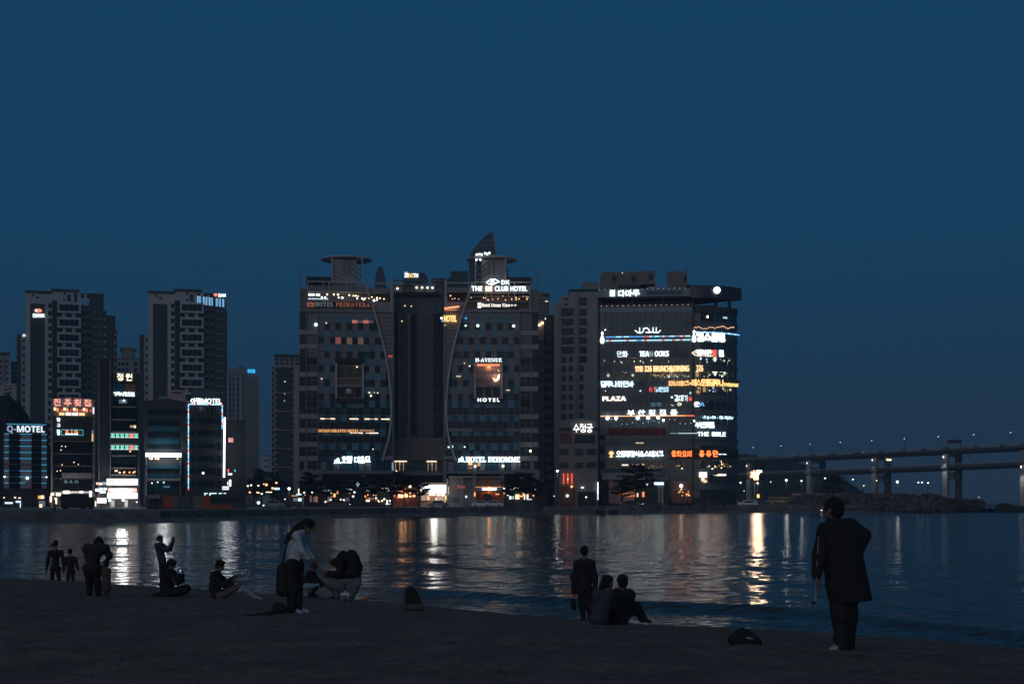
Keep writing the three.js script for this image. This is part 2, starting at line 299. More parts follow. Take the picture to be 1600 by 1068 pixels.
const SIGNBRIGHT = glow(0.8, 0.97, 1, 6.5), SIGNWHITE = glow(0.84, 0.98, 1, 3.6), SIGNCOOL = glow(0.62, 0.86, 1, 3), SIGNWARM = glow(1, 0.8, 0.62, 4), SIGNGOLD = glow(1, 0.62, 0.2, 2.6), SIGNORANGE = glow(1, 0.3, 0.06, 2.2), SIGNRED = glow(1, 0.09, 0.06, 1.4), NEONBLUE = glow(0.03, 0.36, 0.62, 0.85), NEONCYAN = glow(0.25, 0.75, 1, 2.4);
const LAMPWARM = glow(1, 0.72, 0.42, 5), LAMPWHITE = glow(0.9, 1, 1, 6), LAMPORANGE = glow(1, 0.36, 0.1, 4), DIM = std(0.16, 0.16, 0.17, 0.6);
function lampLight(pos, color, power, soft = 8) { const l = new THREE.PointLight(color, power * 0.3); l.position.copy(pos); l.castShadow = true; l.shadow.radius = soft; scene.add(l); return l; }
// ---------------------------------------------------------------- facade materials
const F = {
  pale: std(0.36, 0.36, 0.38, 0.85), paleDim: std(0.26, 0.25, 0.26, 0.85), slate: std(0.035, 0.044, 0.057, 0.8), slateDeep: std(0.02, 0.025, 0.032, 0.8), taupe: std(0.17, 0.145, 0.135, 0.85), pink: std(0.32, 0.24, 0.23, 0.9),
  glass: pane(0.008, 0.014, 0.022), glassBlue: pane(0.055, 0.14, 0.2), glassBlue2: pane(0.06, 0.17, 0.25), glassTeal: pane(0.016, 0.06, 0.09), panelBrown: std(0.17, 0.155, 0.155, 0.8), panelGrey: std(0.17, 0.18, 0.2, 0.8), ribBrown: std(0.2, 0.17, 0.155, 0.8),
  curtain: std(0.07, 0.06, 0.05, 0.8), mullion: std(0.16, 0.16, 0.17, 0.6), dark: std(0.015, 0.016, 0.018, 0.7), brick: std(0.12, 0.055, 0.04, 0.9), grey: std(0.2, 0.2, 0.21, 0.85), room: std(0.22, 0.15, 0.1, 0.9),
};
// the two apartment towers with framed window bays
function apartmentTower(name, label, dx, right, signed) {
  const K = new Kit(name, label, 'building', 104 + dx, 600, 'tall apartment towers with framed window bays'), q = (x) => x + dx;
  K.box('side_wing', q(26), 524, q(33), 792, -1, 10, F.slate);
  K.box('wall', q(33), 525, q(46), 792, -0.6, 12, F.paleDim);
  K.box('wall', q(40), 459, q(80), 792, 0, 16, F.pale);
  K.box('roof_cap', q(39), 456, q(81), 459.6, 0.6, 17, F.slate);
  K.box('dark_panel', q(47), 476, q(69), 792, 0.25, 0.5, F.slate);
  K.box('vent', q(50), 461, q(53), 465, 0.15, 0.3, F.dark); K.box('vent', q(56), 465, q(60.5), 468, 0.15, 0.3, F.dark);
  K.box('wall', q(80), 455, q(126), 792, 0.5, 16, F.pale);
  K.box('roof_cap', q(79.5), 452, q(123), 455.6, 1.1, 17, F.slate);
  K.box('recess', q(80.5), 470, q(88.8), 792, 0.7, 0.5, F.slateDeep);
  for (const [x, y, w, h] of [[99, 457, 3, 4], [104, 460, 6, 11], [115, 458, 5, 13], [98, 467, 4, 3]]) K.box('vent', q(x), y, q(x + w), y + h, 0.65, 0.4, F.slate);
  for (let k = 0; k < 22; k++) {
    const y = 530.5 + 11.65 * k; if (y < 760) K.box('window', q(35.5), y, q(38.5), y + 4.6, -0.45, 0.4, F.glass);
    const yb = 475 + 11.65 * k; if (yb < 770) K.box('window', q(75), yb, q(80), yb + 7, 0.15, 0.4, F.glass);
  }
  for (let k = 0; k < 13; k++) {
    const y = 473 + 23.4 * k, warm = hash2(k, dx) > 0.84;
    K.box('bay_frame', q(89), y, q(126), y + 16, 1.15, 0.9, F.pale);
    const w = K.box('window', q(92), y + 3, q(122.6), y + 12.6, 1.3, 0.3, F.glass);
    for (const x of [100, 108, 115]) K.box('mullion', q(x), y + 3, q(x + 0.5), y + 12.6, 1.36, 0.1, F.mullion, w.parent);
    if (warm) K.box('curtain', q(100.6), y + 3.4, q(107.8), y + 12, 1.34, 0.05, F.curtain);
    for (const [x0, x1] of [[89, 96.6], [102, 111.5], [117, 125.8]]) K.box('window', q(x0), y + 16.4, q(x1), y + 22, 0.72, 0.4, F.glass);
  }
  // darker wing turned to the side street
  const tops = right;
  for (const [x0, x1, y, z] of tops) K.box('side_wing', q(x0), y, q(x1), 792, z, 14, F.slate);
  K.box('pillar', q(131), 458, q(135.5), 476, 0.3, 2, F.pale); K.box('roof_cap', q(126), 457, q(140), 460, 0.3, 8, F.slate);
  for (let k = 0; k < 25; k++) {
    const y = 484 + 11.65 * k; if (y > 775) break;
    for (const x of [129, 136.5]) { K.box('window', q(x), y, q(x + 4), y + 5.5, 0.35, 0.3, F.glass); K.box('sill', q(x), y - 1.6, q(x + 4.2), y - 0.6, 0.5, 0.4, F.grey); }
    for (const x of [146.5, 153.5]) K.box('balcony', q(x), y, q(x + 3.6), y + 2.4, 0.5, 0.6, F.grey);
    if (y > 490) K.box('balcony', q(162), y, q(166), y + 3.2, 0.5, 0.6, F.paleDim);
    if (!signed && y > 515) K.box('balcony', q(178), y, q(182), y + 3, 0.3, 0.6, F.paleDim);
  }
  return K;
}
{
  const A = apartmentTower('apartment_tower', 'tall pale apartment tower with a red and white emblem on its dark side panel', 0, [[126, 141, 475, 0.2], [140, 162, 456.5, 0.3], [161.5, 166, 483, 0.2], [166, 180.5, 490, 0.1], [180, 183, 513, 0]], 0);
  const s = A.place('lit_sign', 'small red and white oval emblem over white letters high on the apartment tower', 'sign', 51, 498, 0.6);
  part('emblem', BALL, glow(1, 0.25, 0.14, 1.6), s, [9 * A.sx, 11 * A.sy, 0], null, [11 * A.sx, 6 * A.sy, 0.5]);
  part('emblem', BALL, glow(1, 0.85, 0.8, 3), s, [5 * A.sx, 11 * A.sy, 0.1], null, [4 * A.sx, 4 * A.sy, 0.5]);
  [...'신성아파트'].forEach((c, i) => part('letter', glyph(c, 'sans', 0.2).g, SIGNWHITE, s, [(i * 3.7) * A.sx, 0.6 * A.sy, 0], null, [3.3 * A.sx, 5.4 * A.sy, 1]));
  A.ball('roof_lamp', 37.6, 526, 0.42, 0.3, LAMPWHITE);
  const B = apartmentTower('apartment_tower', 'tall pale apartment tower with blue lit windows and a red sign on its roof edge', 192, [[126, 141, 463, 0.2], [140, 161, 460, 0.3], [160.5, 163, 484, 0.2]], 1);
  for (const [x, w] of [[307.5, 2.6], [311, 2.2], [317, 2.6], [321, 2.4], [326, 2.6], [330, 2.2], [337, 1.7], [339.4, 1.4], [342.6, 2.4], [347.4, 2.8]]) B.box('lit_window', x, 462 + (x - 307) * 0.09, x + w, 474.5 + (x - 307) * 0.09, 0.7, 0.3, glow(0.22, 0.55, 0.95, 0.85));
  const t = B.place('lit_sign', 'red oval and white letters on the roof edge above blue lit windows', 'sign', 334, 462.5, 1);
  part('emblem', BALL, glow(1, 0.2, 0.1, 2), t, [2.6 * B.sx, 2.8 * B.sy, 0], null, [6 * B.sx, 5 * B.sy, 0.5]);
  [...'경남아파트'].forEach((c, i) => part('letter', glyph(c, 'sans', 0.2).g, SIGNWHITE, t, [(6.6 + i * 2.5) * B.sx, 0, 0], null, [2.2 * B.sx, 4.6 * B.sy, 1]));
}
// ---------------------------------------------------------------- plainer blocks farther back
function plainBlock(name, label, Z, blocks, wins, mat, group) {
  const K = new Kit(name, label, 'building', (blocks[0][0] + blocks[0][2]) / 2, Z, group);
  blocks.forEach(([x0, y0, x1, y1 = 792, z = 0, m = mat, n = 'wall']) => K.box(n, x0, y0, x1, y1, z, 14, m));
  for (const [x0, x1, y0, dy, n, w, h, cols, m = F.glass, z = 0.1] of wins) for (let k = 0; k < n; k++) for (let c = 0; c < cols; c++) { const x = cols > 1 ? lerp(x0, x1 - w, c / (cols - 1)) : x0; K.box('window', x, y0 + k * dy, x + w, y0 + k * dy + h, z, 0.3, m); }
  return K;
}
plainBlock('apartment_block', 'pale grey apartment block with a flat capped roof beside the wooded hill', 760, [[-14, 553, 15.5], [-15, 550, 15, 554, 0.6, F.slate, 'roof_cap'], [3, 553, 6, 640, 0.5, F.grey, 'pilaster']], [[-8, 2, 562, 9, 22, 2.4, 4, 2], [9, 14, 562, 9, 22, 2, 4, 1]], F.paleDim);
plainBlock('apartment_block', 'narrow dark apartment block behind the pale low house', 780, [[16.5, 567, 26], [16.5, 565, 26.5, 568, 0.5, F.slate, 'roof_cap']], [[18, 25, 573, 7, 26, 1.8, 3.4, 3]], F.grey);
plainBlock('low_house', 'small pale flat-roofed house with dark square windows', 640, [[0, 601, 25], [3, 599, 26, 602, 0.5, F.pale, 'roof_cap']], [[5.5, 11, 606, 6.5, 4, 2.2, 4, 2], [13.5, 17.5, 605.5, 6, 4, 3.6, 2.8, 1]], F.pale);
{
  const K = plainBlock('apartment_block', 'grey blocky apartment house seen between the two tall towers', 700, [[182, 560, 219], [189, 544, 211, 561, -1, F.taupe], [187, 542, 213, 545, -0.5, F.grey, 'roof_cap'], [182, 558.5, 219, 561, 0.5, F.grey, 'parapet'], [205, 562, 209, 640, 0.6, F.paleDim, 'pilaster']], [[184, 200, 566, 9, 20, 4, 5, 3], [210, 217, 566, 9, 20, 4, 5, 1]], F.paleDim);
  K.box('louvre', 193, 547, 206, 558, -0.8, 0.5, F.grey);
}
{ // ribbed tower with a domed crown
  const K = plainBlock('ribbed_tower', 'tall grey tower with pale vertical ribs and stacked balcony lines', 900, [[355, 578, 378], [378, 584, 404.5, 792, -0.5], [355, 575, 386, 584, 0.6, F.grey, 'roof_cap']], [[358, 366, 590, 8, 24, 2.4, 5, 2, F.glass], [369.5, 374, 590, 8, 24, 3, 5, 1, F.glass]], F.grey);
  for (const x of [355, 367, 375]) K.box('rib', x, 584, x + 2, 792, 0.8, 1.2, F.pale);
  for (let k = 0; k < 46; k++) K.box('balcony', 378, 587 + 3.85 * k, 404.5, 588.4 + 3.85 * k, 0.3, 1.4, F.paleDim);
  part('dome', new THREE.SphereGeometry(1, 20, 8, 0, Math.PI * 2, 0, Math.PI / 2), F.taupe, K.g, [K.X(377), K.Y(576), -5], null, [7 * K.sx, 6 * K.sy, 4]);
  const s = K.place('lit_sign', 'small cyan arrow-shaped logo on the roof of the ribbed tower', 'sign', 387, 582, 0.8);
  part('logo', strokeGeometry([[[0.1, 0.9], [0.4, 0.5], [0.1, 0.1]], [[0, 0.5], [1, 0.5]], [[0.5, 0.9], [1, 0.9], [1, 0.1], [0.5, 0.1]]], 0.26), glow(0.02, 0.5, 0.95, 1.3), s, null, null, [10 * K.sx, 5.5 * K.sy, 1]);
}
{
  const K = plainBlock('apartment_tower', 'dark stepped apartment tower with window columns beside the hotel', 560, [[424, 572, 468], [429, 556, 468, 573, -1], [428, 553, 468, 557, -0.5, F.slate, 'roof_cap'], [434, 574, 456, 792, 0.2, F.slate, 'dark_panel'], [459, 572, 467, 792, 0.6, F.paleDim, 'pilaster']], [[425, 428, 581, 9.3, 21, 2.6, 5.4, 1], [430.5, 434, 575, 9.5, 22, 3, 6, 1, F.glass, 0.4], [455, 458, 574, 9.5, 22, 2.8, 4, 1, F.glass, 0.4], [430, 466, 560, 6, 2, 4, 3, 5, F.glass, -0.8]], F.grey);
  for (const y of [572.5, 613, 642, 671, 700, 729]) K.box('belt_course', 424, y, 458, y + 1.4, 0.7, 0.6, F.paleDim);
  for (const [x, y] of [[445, 596], [444.6, 615], [444, 626]]) K.ball('room_lamp', x, y, 0.2, 0.35, glow(0.9, 0.95, 1, y < 600 ? 3 : 0.7));
  plainBlock('low_house', 'small pale house in front of the dark stepped tower', 520, [[408, 711, 420], [407.5, 709.5, 420.5, 711.5, 0.4, F.grey, 'roof_cap']], [[413.5, 419, 718, 9, 3, 2.2, 3, 2]], F.pale);
}
// ---------------------------------------------------------------- low street fronts on the left
const Z1 = 330;
{ // motel with blue neon lines
  const K = new Kit('motel', 'narrow dark motel with rows of blue neon lines', 'building', 39, Z1, 'motels');
  K.box('wall', 3, 661, 76, 792, 0, 12, F.slateDeep);
  K.box('sign_board', 5, 660, 75, 676.5, 0.4, 0.5, F.dark);
  for (let k = 0; k < 9; k++) {
    const y = 677.5 + 9.55 * k;
    for (const [x0, x1] of [[6, 13.5], [31.5, 48.5], [64.5, 72.6]]) K.box('pier', x0, y + 0.8, x1, y + 9, 0.3, 0.5, k % 2 ? F.panelGrey : F.grey);
    K.box('window', 14.5, y + 1.2, 30.5, y + 8.6, 0.12, 0.25, F.glass); K.box('window', 49.5, y + 1.2, 63.5, y + 8.6, 0.12, 0.25, F.glass);
    K.box('ledge', 13.5, y - 0.2, 64.5, y + 0.5, 0.25, 0.3, F.panelGrey);
    for (const [x0, x1, on] of [[6, 13.6, k !== 5], [30, 39.5, k < 5 || k > 5], [39.9, 49, (k < 5 || k > 5) && k < 8], [64.8, 72.8, 1]]) if (on) K.box('neon_tube', x0 - 0.06 * k, y - 0.1, x1 - 0.06 * k, y + 0.95, 0.55, 0.2, NEONBLUE);
  }
  for (let k = 0; k < 13; k++) K.box('neon_tube', 10 + 4.75 * k, 662.2, 14.6 + 4.75 * k, 663.4, 0.6, 0.2, NEONBLUE);
  K.sign('pale blue motel lettering under a blue neon line on the roof', 'Q-MOTEL', 10.5, 69.5, 665.2, 675, 0.6, glow(0.75, 0.88, 1, 1.5), { bold: 0.02, gap: 0.1, colors: { 0: glow(0.45, 0.6, 0.9, 0.6), 1: glow(0.45, 0.6, 0.9, 0.6) } });
  K.box('shop_front', 3, 765, 76, 792, 0.2, 0.4, F.dark);
  const lit = [[5, 776.5, 7, 777.8, 2.2, 'w'], [7, 784, 19.5, 786.8, 1, 'c'], [24, 782, 32, 785, 1, 'c'], [30.5, 785, 32, 794, 1, 'c'], [21.5, 776, 24.5, 778, 1, 'p'], [28, 777, 32, 778.4, 1, 'p'], [59, 774, 63, 778.8, 1, 'o'], [63.2, 773.6, 68.4, 778.8, 1, 'y'], [61, 787, 65.5, 794.5, 1, 'y'], [60, 782, 70, 791, 1, 'd']];
  const col = { w: LAMPWARM, c: glow(0.62, 0.78, 1, 1.6), p: glow(1, 0.7, 0.7, 3), o: glow(1, 0.36, 0.08, 1.7), y: glow(1, 0.78, 0.45, 1.9), d: glow(0.3, 0.4, 0.5, 0.25) };
  for (const [x0, y0, x1, y1, , c] of lit) K.box('shop_light', x0, y0, x1, y1, 0.5, 0.2, col[c]);
  K.ball('wall_lamp', 42, 746.6, 0.32, 0.7, LAMPWHITE); K.ball('wall_lamp', 6.6, 744.8, 0.2, 0.7, LAMPWHITE); K.ball('wall_lamp', 72.3, 745, 0.16, 0.6, LAMPWHITE);
}
{ // restaurant building with the pale gabled top board
  const K = new Kit('restaurant_building', 'narrow restaurant building with a pale gabled sign board on top', 'building', 113, Z1);
  K.box('wall', 80, 636, 147, 792, 0, 12, F.dark);
  K.slab('gable_board', [[79, 624.5], [112, 620], [147.5, 624.5], [147.5, 636.5], [79, 636.5]], 0.8, 0.6, F.pale);
  for (const x of [79, 144.6]) K.box('corner_post', x, 625, x + 2.8, 792, 0.9, 0.6, F.grey);
  K.bar('flag_pole', [113, 618], [113, 624], 0.12, 0.9, F.dark);
  K.sign('four large pink lit characters on a pale gabled board', '진주횟집', 84.5, 142, 624.6, 634, 1, glow(1, 0.36, 0.26, 1.5), { gap: 0.55, thick: 0.2, name: 'lit_sign' });
  // lit dining room behind a rail
  K.box('room', 83, 636.5, 144, 650, 0.1, 0.2, F.room);
  for (let k = 0; k < 12; k++) K.box('room_light', 83.5 + k * 5.05, 637 + (k * 7 % 3), 83.5 + k * 5.05 + [4, 2.5, 4.6][k % 3], 641.5 + (k * 5 % 3), 0.45, 0.2, [glow(1, 0.32, 0.1, 1.4), glow(1, 0.75, 0.5, 2.4), glow(0.75, 0.08, 0.04, 0.6)][(k * 5 + 1) % 3]);
  for (const [x, w, c] of [[92, 8, 'y'], [102, 9, 'w'], [112.5, 9, 'w'], [123, 9, 'y']]) K.box('strip_sign', x, 644.6, x + w, 648.8, 0.5, 0.2, c === 'w' ? glow(1, 0.95, 0.9, 2.2) : glow(1, 0.62, 0.3, 1.8));
  K.sign('white top character of the column on the restaurant building corner', '당', 88.6, 93.6, 653.4, 658.6, 0.7, SIGNWHITE, { thick: 0.2 });
  K.sign('white middle character of the column on the restaurant building corner', '구', 88.8, 93.8, 662.6, 667.4, 0.7, SIGNWHITE, { thick: 0.2 });
  K.sign('white lowest character of the column beside the cyan framed board', '장', 88.6, 93.4, 672, 679.6, 0.7, SIGNWHITE, { thick: 0.22 });
  { const s = K.place('lit_sign', 'cyan framed board with red and orange letters', 'sign', 95, 680, 0.6);
    for (const [x0, x1, y0, y1] of [[0, 34.5, 8.2, 8.9], [0, 34.5, 0, 0.7], [0, 0.8, 0.7, 8.2], [33.7, 34.5, 0.7, 8.2]]) part('neon_frame', CUBE, glow(0.06, 0.5, 0.7, 1), s, [(x0 + x1) / 2 * K.sx, (y0 + y1) / 2 * K.sy, 0], null, [(x1 - x0) * K.sx, (y1 - y0) * K.sy, 0.2]);
    [['B', 7, glow(1, 0.25, 0.12, 1.6)], ['I', 15, glow(1, 0.2, 0.14, 1.4)], ['G', 20.5, glow(1, 0.45, 0.1, 1.6)]].forEach(([c, x, m]) => part('letter', latin(c, 'sans').g, m, s, [x * K.sx, 3 * K.sy, 0], null, [7 * K.sx, 5 * K.sy, 1]));
    part('base_light', CUBE, glow(1, 0.95, 0.92, 2.2), s, [16.5 * K.sx, 1.9 * K.sy, 0.1], null, [20 * K.sx, 1.8 * K.sy, 0.2]); }
  for (let k = 0; k < 5; k++) { const y = 689 + 19.3 * k; K.box('ledge', 84, y, 144, y + 1, 0.6, 0.6, F.panelBrown); for (let c = 0; c < 5; c++) K.box('window', 85 + c * 11.8, y + 2, 95.8 + c * 11.8, y + 15, 0.12, 0.25, F.glass); }
  for (const [x, y] of [[96, 697], [102, 697.5], [95, 703], [96.5, 726], [122, 725], [115, 722], [89, 736], [94, 735]]) K.ball('room_lamp', x, y, 0.11, 0.3, LAMPWARM);
  K.box('balcony_rail', 96, 738.5, 143, 746.5, 0.8, 0.3, F.panelGrey);
  K.sign('three dim blue letters above the lit shop front', 'GAO', 100, 121.5, 750, 754.4, 0.6, glow(0.2, 0.5, 0.75, 0.5), { font: 'thin', gap: 0.6 });
  K.box('awning', 79, 768, 147, 771, 1.6, 1.6, F.grey);
  for (const [x0, y0, x1, y1, c] of [[79, 770, 84, 774, 'y'], [87, 770, 94.5, 774.5, 'y'], [98, 766.4, 108.4, 771, 'y'], [123.5, 766.8, 129.5, 770, 'w'], [77.6, 775, 80.4, 784, 'y'], [84.4, 777.5, 88.8, 787, 'y'], [108.5, 767.5, 123, 769.6, 'd'], [130, 767.6, 138, 769.8, 'd']]) K.box('shop_light', x0, y0, x1, y1, 1.8, 0.2, { y: glow(1, 0.85, 0.6, 3), w: glow(1, 0.95, 0.9, 3), d: glow(0.8, 0.8, 0.8, 0.6) }[c]);
  K.box('light_tube', 139, 766.5, 143, 790, 1.9, 0.3, glow(0.85, 0.95, 1, 4));
  K.box('edge_light', 143.2, 672, 145, 681, 1.1, 0.2, glow(0.4, 0.6, 0.8, 0.5)); K.box('edge_light', 143, 678, 145.2, 689, 1.25, 0.2, glow(1, 0.6, 0.25, 1));
  K.box('edge_light', 144.4, 636, 146.6, 646, 1.15, 0.2, glow(0.9, 0.95, 0.95, 1.4));
  lampLight(K.at(104, 776, 4), new THREE.Color(1, 0.82, 0.6), 160, 40);
}
{ // slender building with a tall dark fin wall and green and red awning signs
  const K = new Kit('slender_building', 'slender tower with a tall dark fin wall and green and red awning signs', 'building', 184, Z1);
  K.box('fin_wall', 154.5, 562, 171.5, 792, 0.5, 10, F.slateDeep);
  for (const x of [153.4, 171]) K.box('edge_trim', x, 562, x + 1.5, 792, 0.8, 0.5, F.panelGrey);
  K.box('wall', 172.5, 583, 217.5, 792, 0, 11, F.slateDeep); K.box('corner_column', 215, 583, 218, 792, 0.5, 1, F.slate);
  K.box('sign_board', 174, 582.5, 215, 597, 0.3, 0.3, F.dark);
  K.sign('two pale yellow lit characters at the top of the slender tower', '정원', 183, 206, 584, 594, 0.5, glow(1, 0.88, 0.62, 3), { gap: 0.5, thick: 0.19 });
  K.sign('row of small white brush-like characters on the upper floor of the slender tower', '가락시장모임', 177, 210, 612.6, 618.4, 0.5, SIGNWHITE, { thick: 0.22, gap: 0.1 });
  K.box('window', 176, 599, 193, 611, 0.12, 0.25, F.glassTeal); K.box('curtain', 195, 599, 212, 611, 0.15, 0.25, F.brick);
  K.ball('room_lamp', 193, 625.5, 0.22, 0.4, LAMPWHITE); K.box('lit_window', 185, 624, 198, 630, 0.14, 0.2, glow(0.06, 0.2, 0.3, 0.35));
  for (const y of [634.5, 654.5, 673.5, 692.6, 711, 730, 741]) K.box('ledge', 174, y, 212, y + 2, 0.6, 0.6, F.panelBrown);
  for (const [y, h] of [[620, 13], [638, 15], [658, 14], [704, 6], [714, 15], [733, 7]]) for (let c = 0; c < 4; c++) K.box('window', 175 + c * 9.8, y, 184 + c * 9.8, y + h, 0.12, 0.25, F.glass);
  K.box('room_light', 208.6, 664, 212, 668, 0.4, 0.2, glow(1, 0.72, 0.42, 1.6)); K.box('room_light', 202.6, 664, 208, 667.6, 0.4, 0.2, glow(0.8, 0.5, 0.3, 0.5));
  for (const y of [677, 695.6]) {
    const s = K.place('lit_sign', y < 680 ? 'upper awning sign of green blocks and one red block on the slender tower' : 'lower awning sign of green blocks and one red block on the slender tower', 'sign', 172.5, y + 6.6, 0.9);
    for (let k = 0; k < 6; k++) part('sign_block', CUBE, k === 4 ? glow(1, 0.16, 0.14, 1.3) : glow(0.12, 0.75, 0.55, 1), s, [(3.4 + k * 7.3) * K.sx, 3.2 * K.sy, 0], null, [(k === 4 ? 6.6 : 5.2) * K.sx, 5.4 * K.sy, 0.3]);
    for (let k = 0; k < 6; k++) for (const yy of [0.2, 6.2]) part('edge_light', CUBE, glow(0.85, 0.9, 0.9, yy < 1 ? 1.4 : 0.8), s, [(3.4 + k * 7.3) * K.sx, yy * K.sy, 0.2], null, [6.8 * K.sx, 0.6 * K.sy, 0.2]);
  }
  for (const [x, y, m] of [[180, 735.5, glow(1, 0.5, 0.25, 3)], [182, 735.2, glow(1, 0.6, 0.3, 3)], [186.4, 738, LAMPWARM], [193, 738, LAMPORANGE], [194, 737, LAMPORANGE], [202, 737.6, LAMPORANGE], [208, 738, LAMPORANGE], [210, 736.5, LAMPORANGE], [203, 704.8, LAMPORANGE]]) K.ball('room_lamp', x, y, 0.2, 0.3, m);
  // stacked light boxes over the ground floor
  const boards = [['broad white light box with faint lettering over the ground floor', 166.2, 747.6, 215, 757.6, glow(0.95, 1, 0.97, 1.4), '해물탕 조개구이 전문점', 0.36], ['red and white light box between two white ones', 168.4, 762.4, 213.4, 768.6, glow(1, 0.3, 0.26, 1.6), '무한리필 조개구이', 0], ['cream light box with orange lettering just over the shop entrance', 167, 769.4, 214.6, 778.8, glow(1, 0.98, 0.9, 1.4), '조개사랑구이', 0.4]];
  boards.forEach(([label, x0, y0, x1, y1, m, txt, dim], i) => {
    const s = K.place('light_box', label, 'sign', x0, y1, 1.2);
    const n = 4, w = (x1 - x0) / n; for (let k = 0; k < n; k++) part('lit_panel', CUBE, m, s, [(k + 0.5) * w * K.sx, (y1 - y0) / 2 * K.sy, -0.2], null, [w * K.sx, (y1 - y0) * K.sy, 0.4]);
    const tm = i === 1 ? glow(1, 0.95, 0.9, 3.4) : i === 0 ? std(0.25, 0.3, 0.3) : glow(1, 0.62, 0.2, 1.6);
    let x = 4; for (const ch of txt) { if (ch !== ' ') part('letter', glyph(ch, 'sans', 0.13).g, tm, s, [x * K.sx, (i === 1 ? 0.8 : 2.6) * K.sy, 0.01], null, [2.6 * K.sx, (i === 1 ? 4.6 : 5) * K.sy, 0.4]); x += ch === ' ' ? 2.5 : (i === 2 ? 5.4 : 3.3); }
  });
  const small = [['small orange and white light box beside the broad white one', 149, 752.6, 166, 758, 'a'], ['cluster of small white light boxes beside the red one', 148.4, 761.4, 166.8, 770.6, 'b'], ['pale pink light box at street level beside the shop entrance', 149.8, 777.4, 166, 786, 'c']];
  for (const [label, x0, y0, x1, y1, k] of small) {
    const s = K.place('light_box', label, 'sign', x0, y1, 1.3), P = (a, b, c, d, m) => part('lit_panel', CUBE, m, s, [(a + c) / 2 * K.sx, (b + d) / 2 * K.sy, 0], null, [(c - a) * K.sx, (d - b) * K.sy, 0.4]);
    if (k === 'a') { P(1, 1, 5, 4.4, glow(1, 0.5, 0.3, 2)); P(6, 0.6, 10, 4, glow(0.9, 0.95, 1, 2.6)); P(10.4, 1, 16.6, 5.2, glow(0.5, 0.5, 0.52, 0.5)); }
    else if (k === 'b') { P(0.4, 3, 6, 7.4, SIGNWHITE); P(7, 0.4, 12, 8.6, SIGNCOOL); P(12.4, 0.6, 16, 4, SIGNWHITE); P(13, 5, 18.2, 8.8, glow(0.7, 0.85, 0.9, 1.4)); }
    else { P(1.6, 0.4, 16, 8.2, glow(1, 0.86, 0.8, 3)); P(-1.6, -4.5, 0.4, 3.4, glow(1, 0.85, 0.6, 2.2)); }
  }
  K.box('shop_front', 168, 779, 216, 792, 0.4, 0.5, F.dark); K.box('shop_front', 148, 771, 167, 792, 0.3, 0.5, F.brick);
  K.box('curtain', 173, 781, 178.4, 792, 0.6, 0.2, F.pale); K.box('curtain', 194, 781, 199.4, 792, 0.6, 0.2, F.pale);
  K.ball('entrance_lamp', 171, 781.4, 0.3, 0.9, LAMPWHITE); K.ball('entrance_lamp', 192, 781.2, 0.3, 0.9, LAMPWHITE);
  K.ball('entrance_lamp', 213.2, 784, 0.18, 0.9, glow(1, 0.85, 0.7, 3));
  lampLight(K.at(190, 768, 4), new THREE.Color(1, 0.97, 0.92), 420, 60);
}
{ // dark glass house with the long white light bar
  const K = new Kit('glass_house', 'dark glass-fronted house with one long white light bar', 'building', 257, Z1);
  K.slab('wall', [[224.5, 627], [262, 622], [291, 627.5], [291, 792], [224.5, 792]], 0, 12, F.slateDeep);
  K.box('roof_hut', 264.5, 608, 290, 627, -1, 6, F.pink); for (const x of [270.2, 275.3, 280.6]) K.box('vent', x, 611, x + 3.2, 614.2, -0.85, 0.3, F.dark);
  K.box('roof_unit', 248, 617.5, 264, 624, -2, 5, F.grey);
  for (const y of [640, 657, 665, 675, 684.5, 694]) for (let c = 0; c < 7; c++) K.box('window', 231.5 + c * 7, y, 237.9 + c * 7, y + (y === 665 || y === 684.5 ? 9 : 7.4), 0.15, 0.25, y === 665 || y === 684.5 ? F.glassTeal : F.glass);
  const s = K.place('light_bar', 'long plain white light bar across the glass house', 'sign', 227, 714, 0.9);
  for (let k = 0; k < 5; k++) part('light_panel', CUBE, glow(0.95, 1, 1, 2.4), s, [(5.6 + k * 11.24) * K.sx, 3.3 * K.sy, 0], null, [11.24 * K.sx, 6.6 * K.sy, 0.5]);
  for (const x of [227.6, 281]) K.box('frame_post', x, 714, x + 1.6, 775, 0.6, 0.6, F.panelGrey);
  for (const [x, r] of [[233.4, 0.16], [236.6, 0.26], [242.6, 0.2], [246.6, 0.28], [277, 0.16]]) K.ball('room_lamp', x, 716.4, r, 0.4, x > 270 ? LAMPWARM : glow(1, 0.6, 0.32, 5));
  K.box('balcony_rail', 229, 727, 281, 732, 0.7, 0.3, F.glassTeal); for (const x of [232, 245, 257, 272]) K.box('window', x, 735, x + 6, 739, 0.2, 0.3, F.glass); K.box('balcony_rail', 229, 740, 281, 746, 0.7, 0.3, F.glassTeal);
  K.box('canopy', 228, 747, 281, 751, 1.6, 1.6, F.grey);
  for (let c = 0; c < 4; c++) K.box('window', 229.5 + c * 10, 752, 238.5 + c * 10, 768, 0.2, 0.25, F.glassTeal);
  for (const [x, y] of [[237, 754.6], [246, 753], [255.4, 753.4]]) K.ball('room_lamp', x, y, 0.14, 0.5, LAMPWHITE);
  K.sign('tiny pale blue lettering in the ground floor window of the glass house', 'cafe bar', 255.5, 264.5, 759, 761, 0.5, glow(0.4, 0.6, 0.8, 0.9), { font: 'thin' });
  lampLight(K.at(255, 711, 3), new THREE.Color(0.95, 1, 1), 260, 60);
}
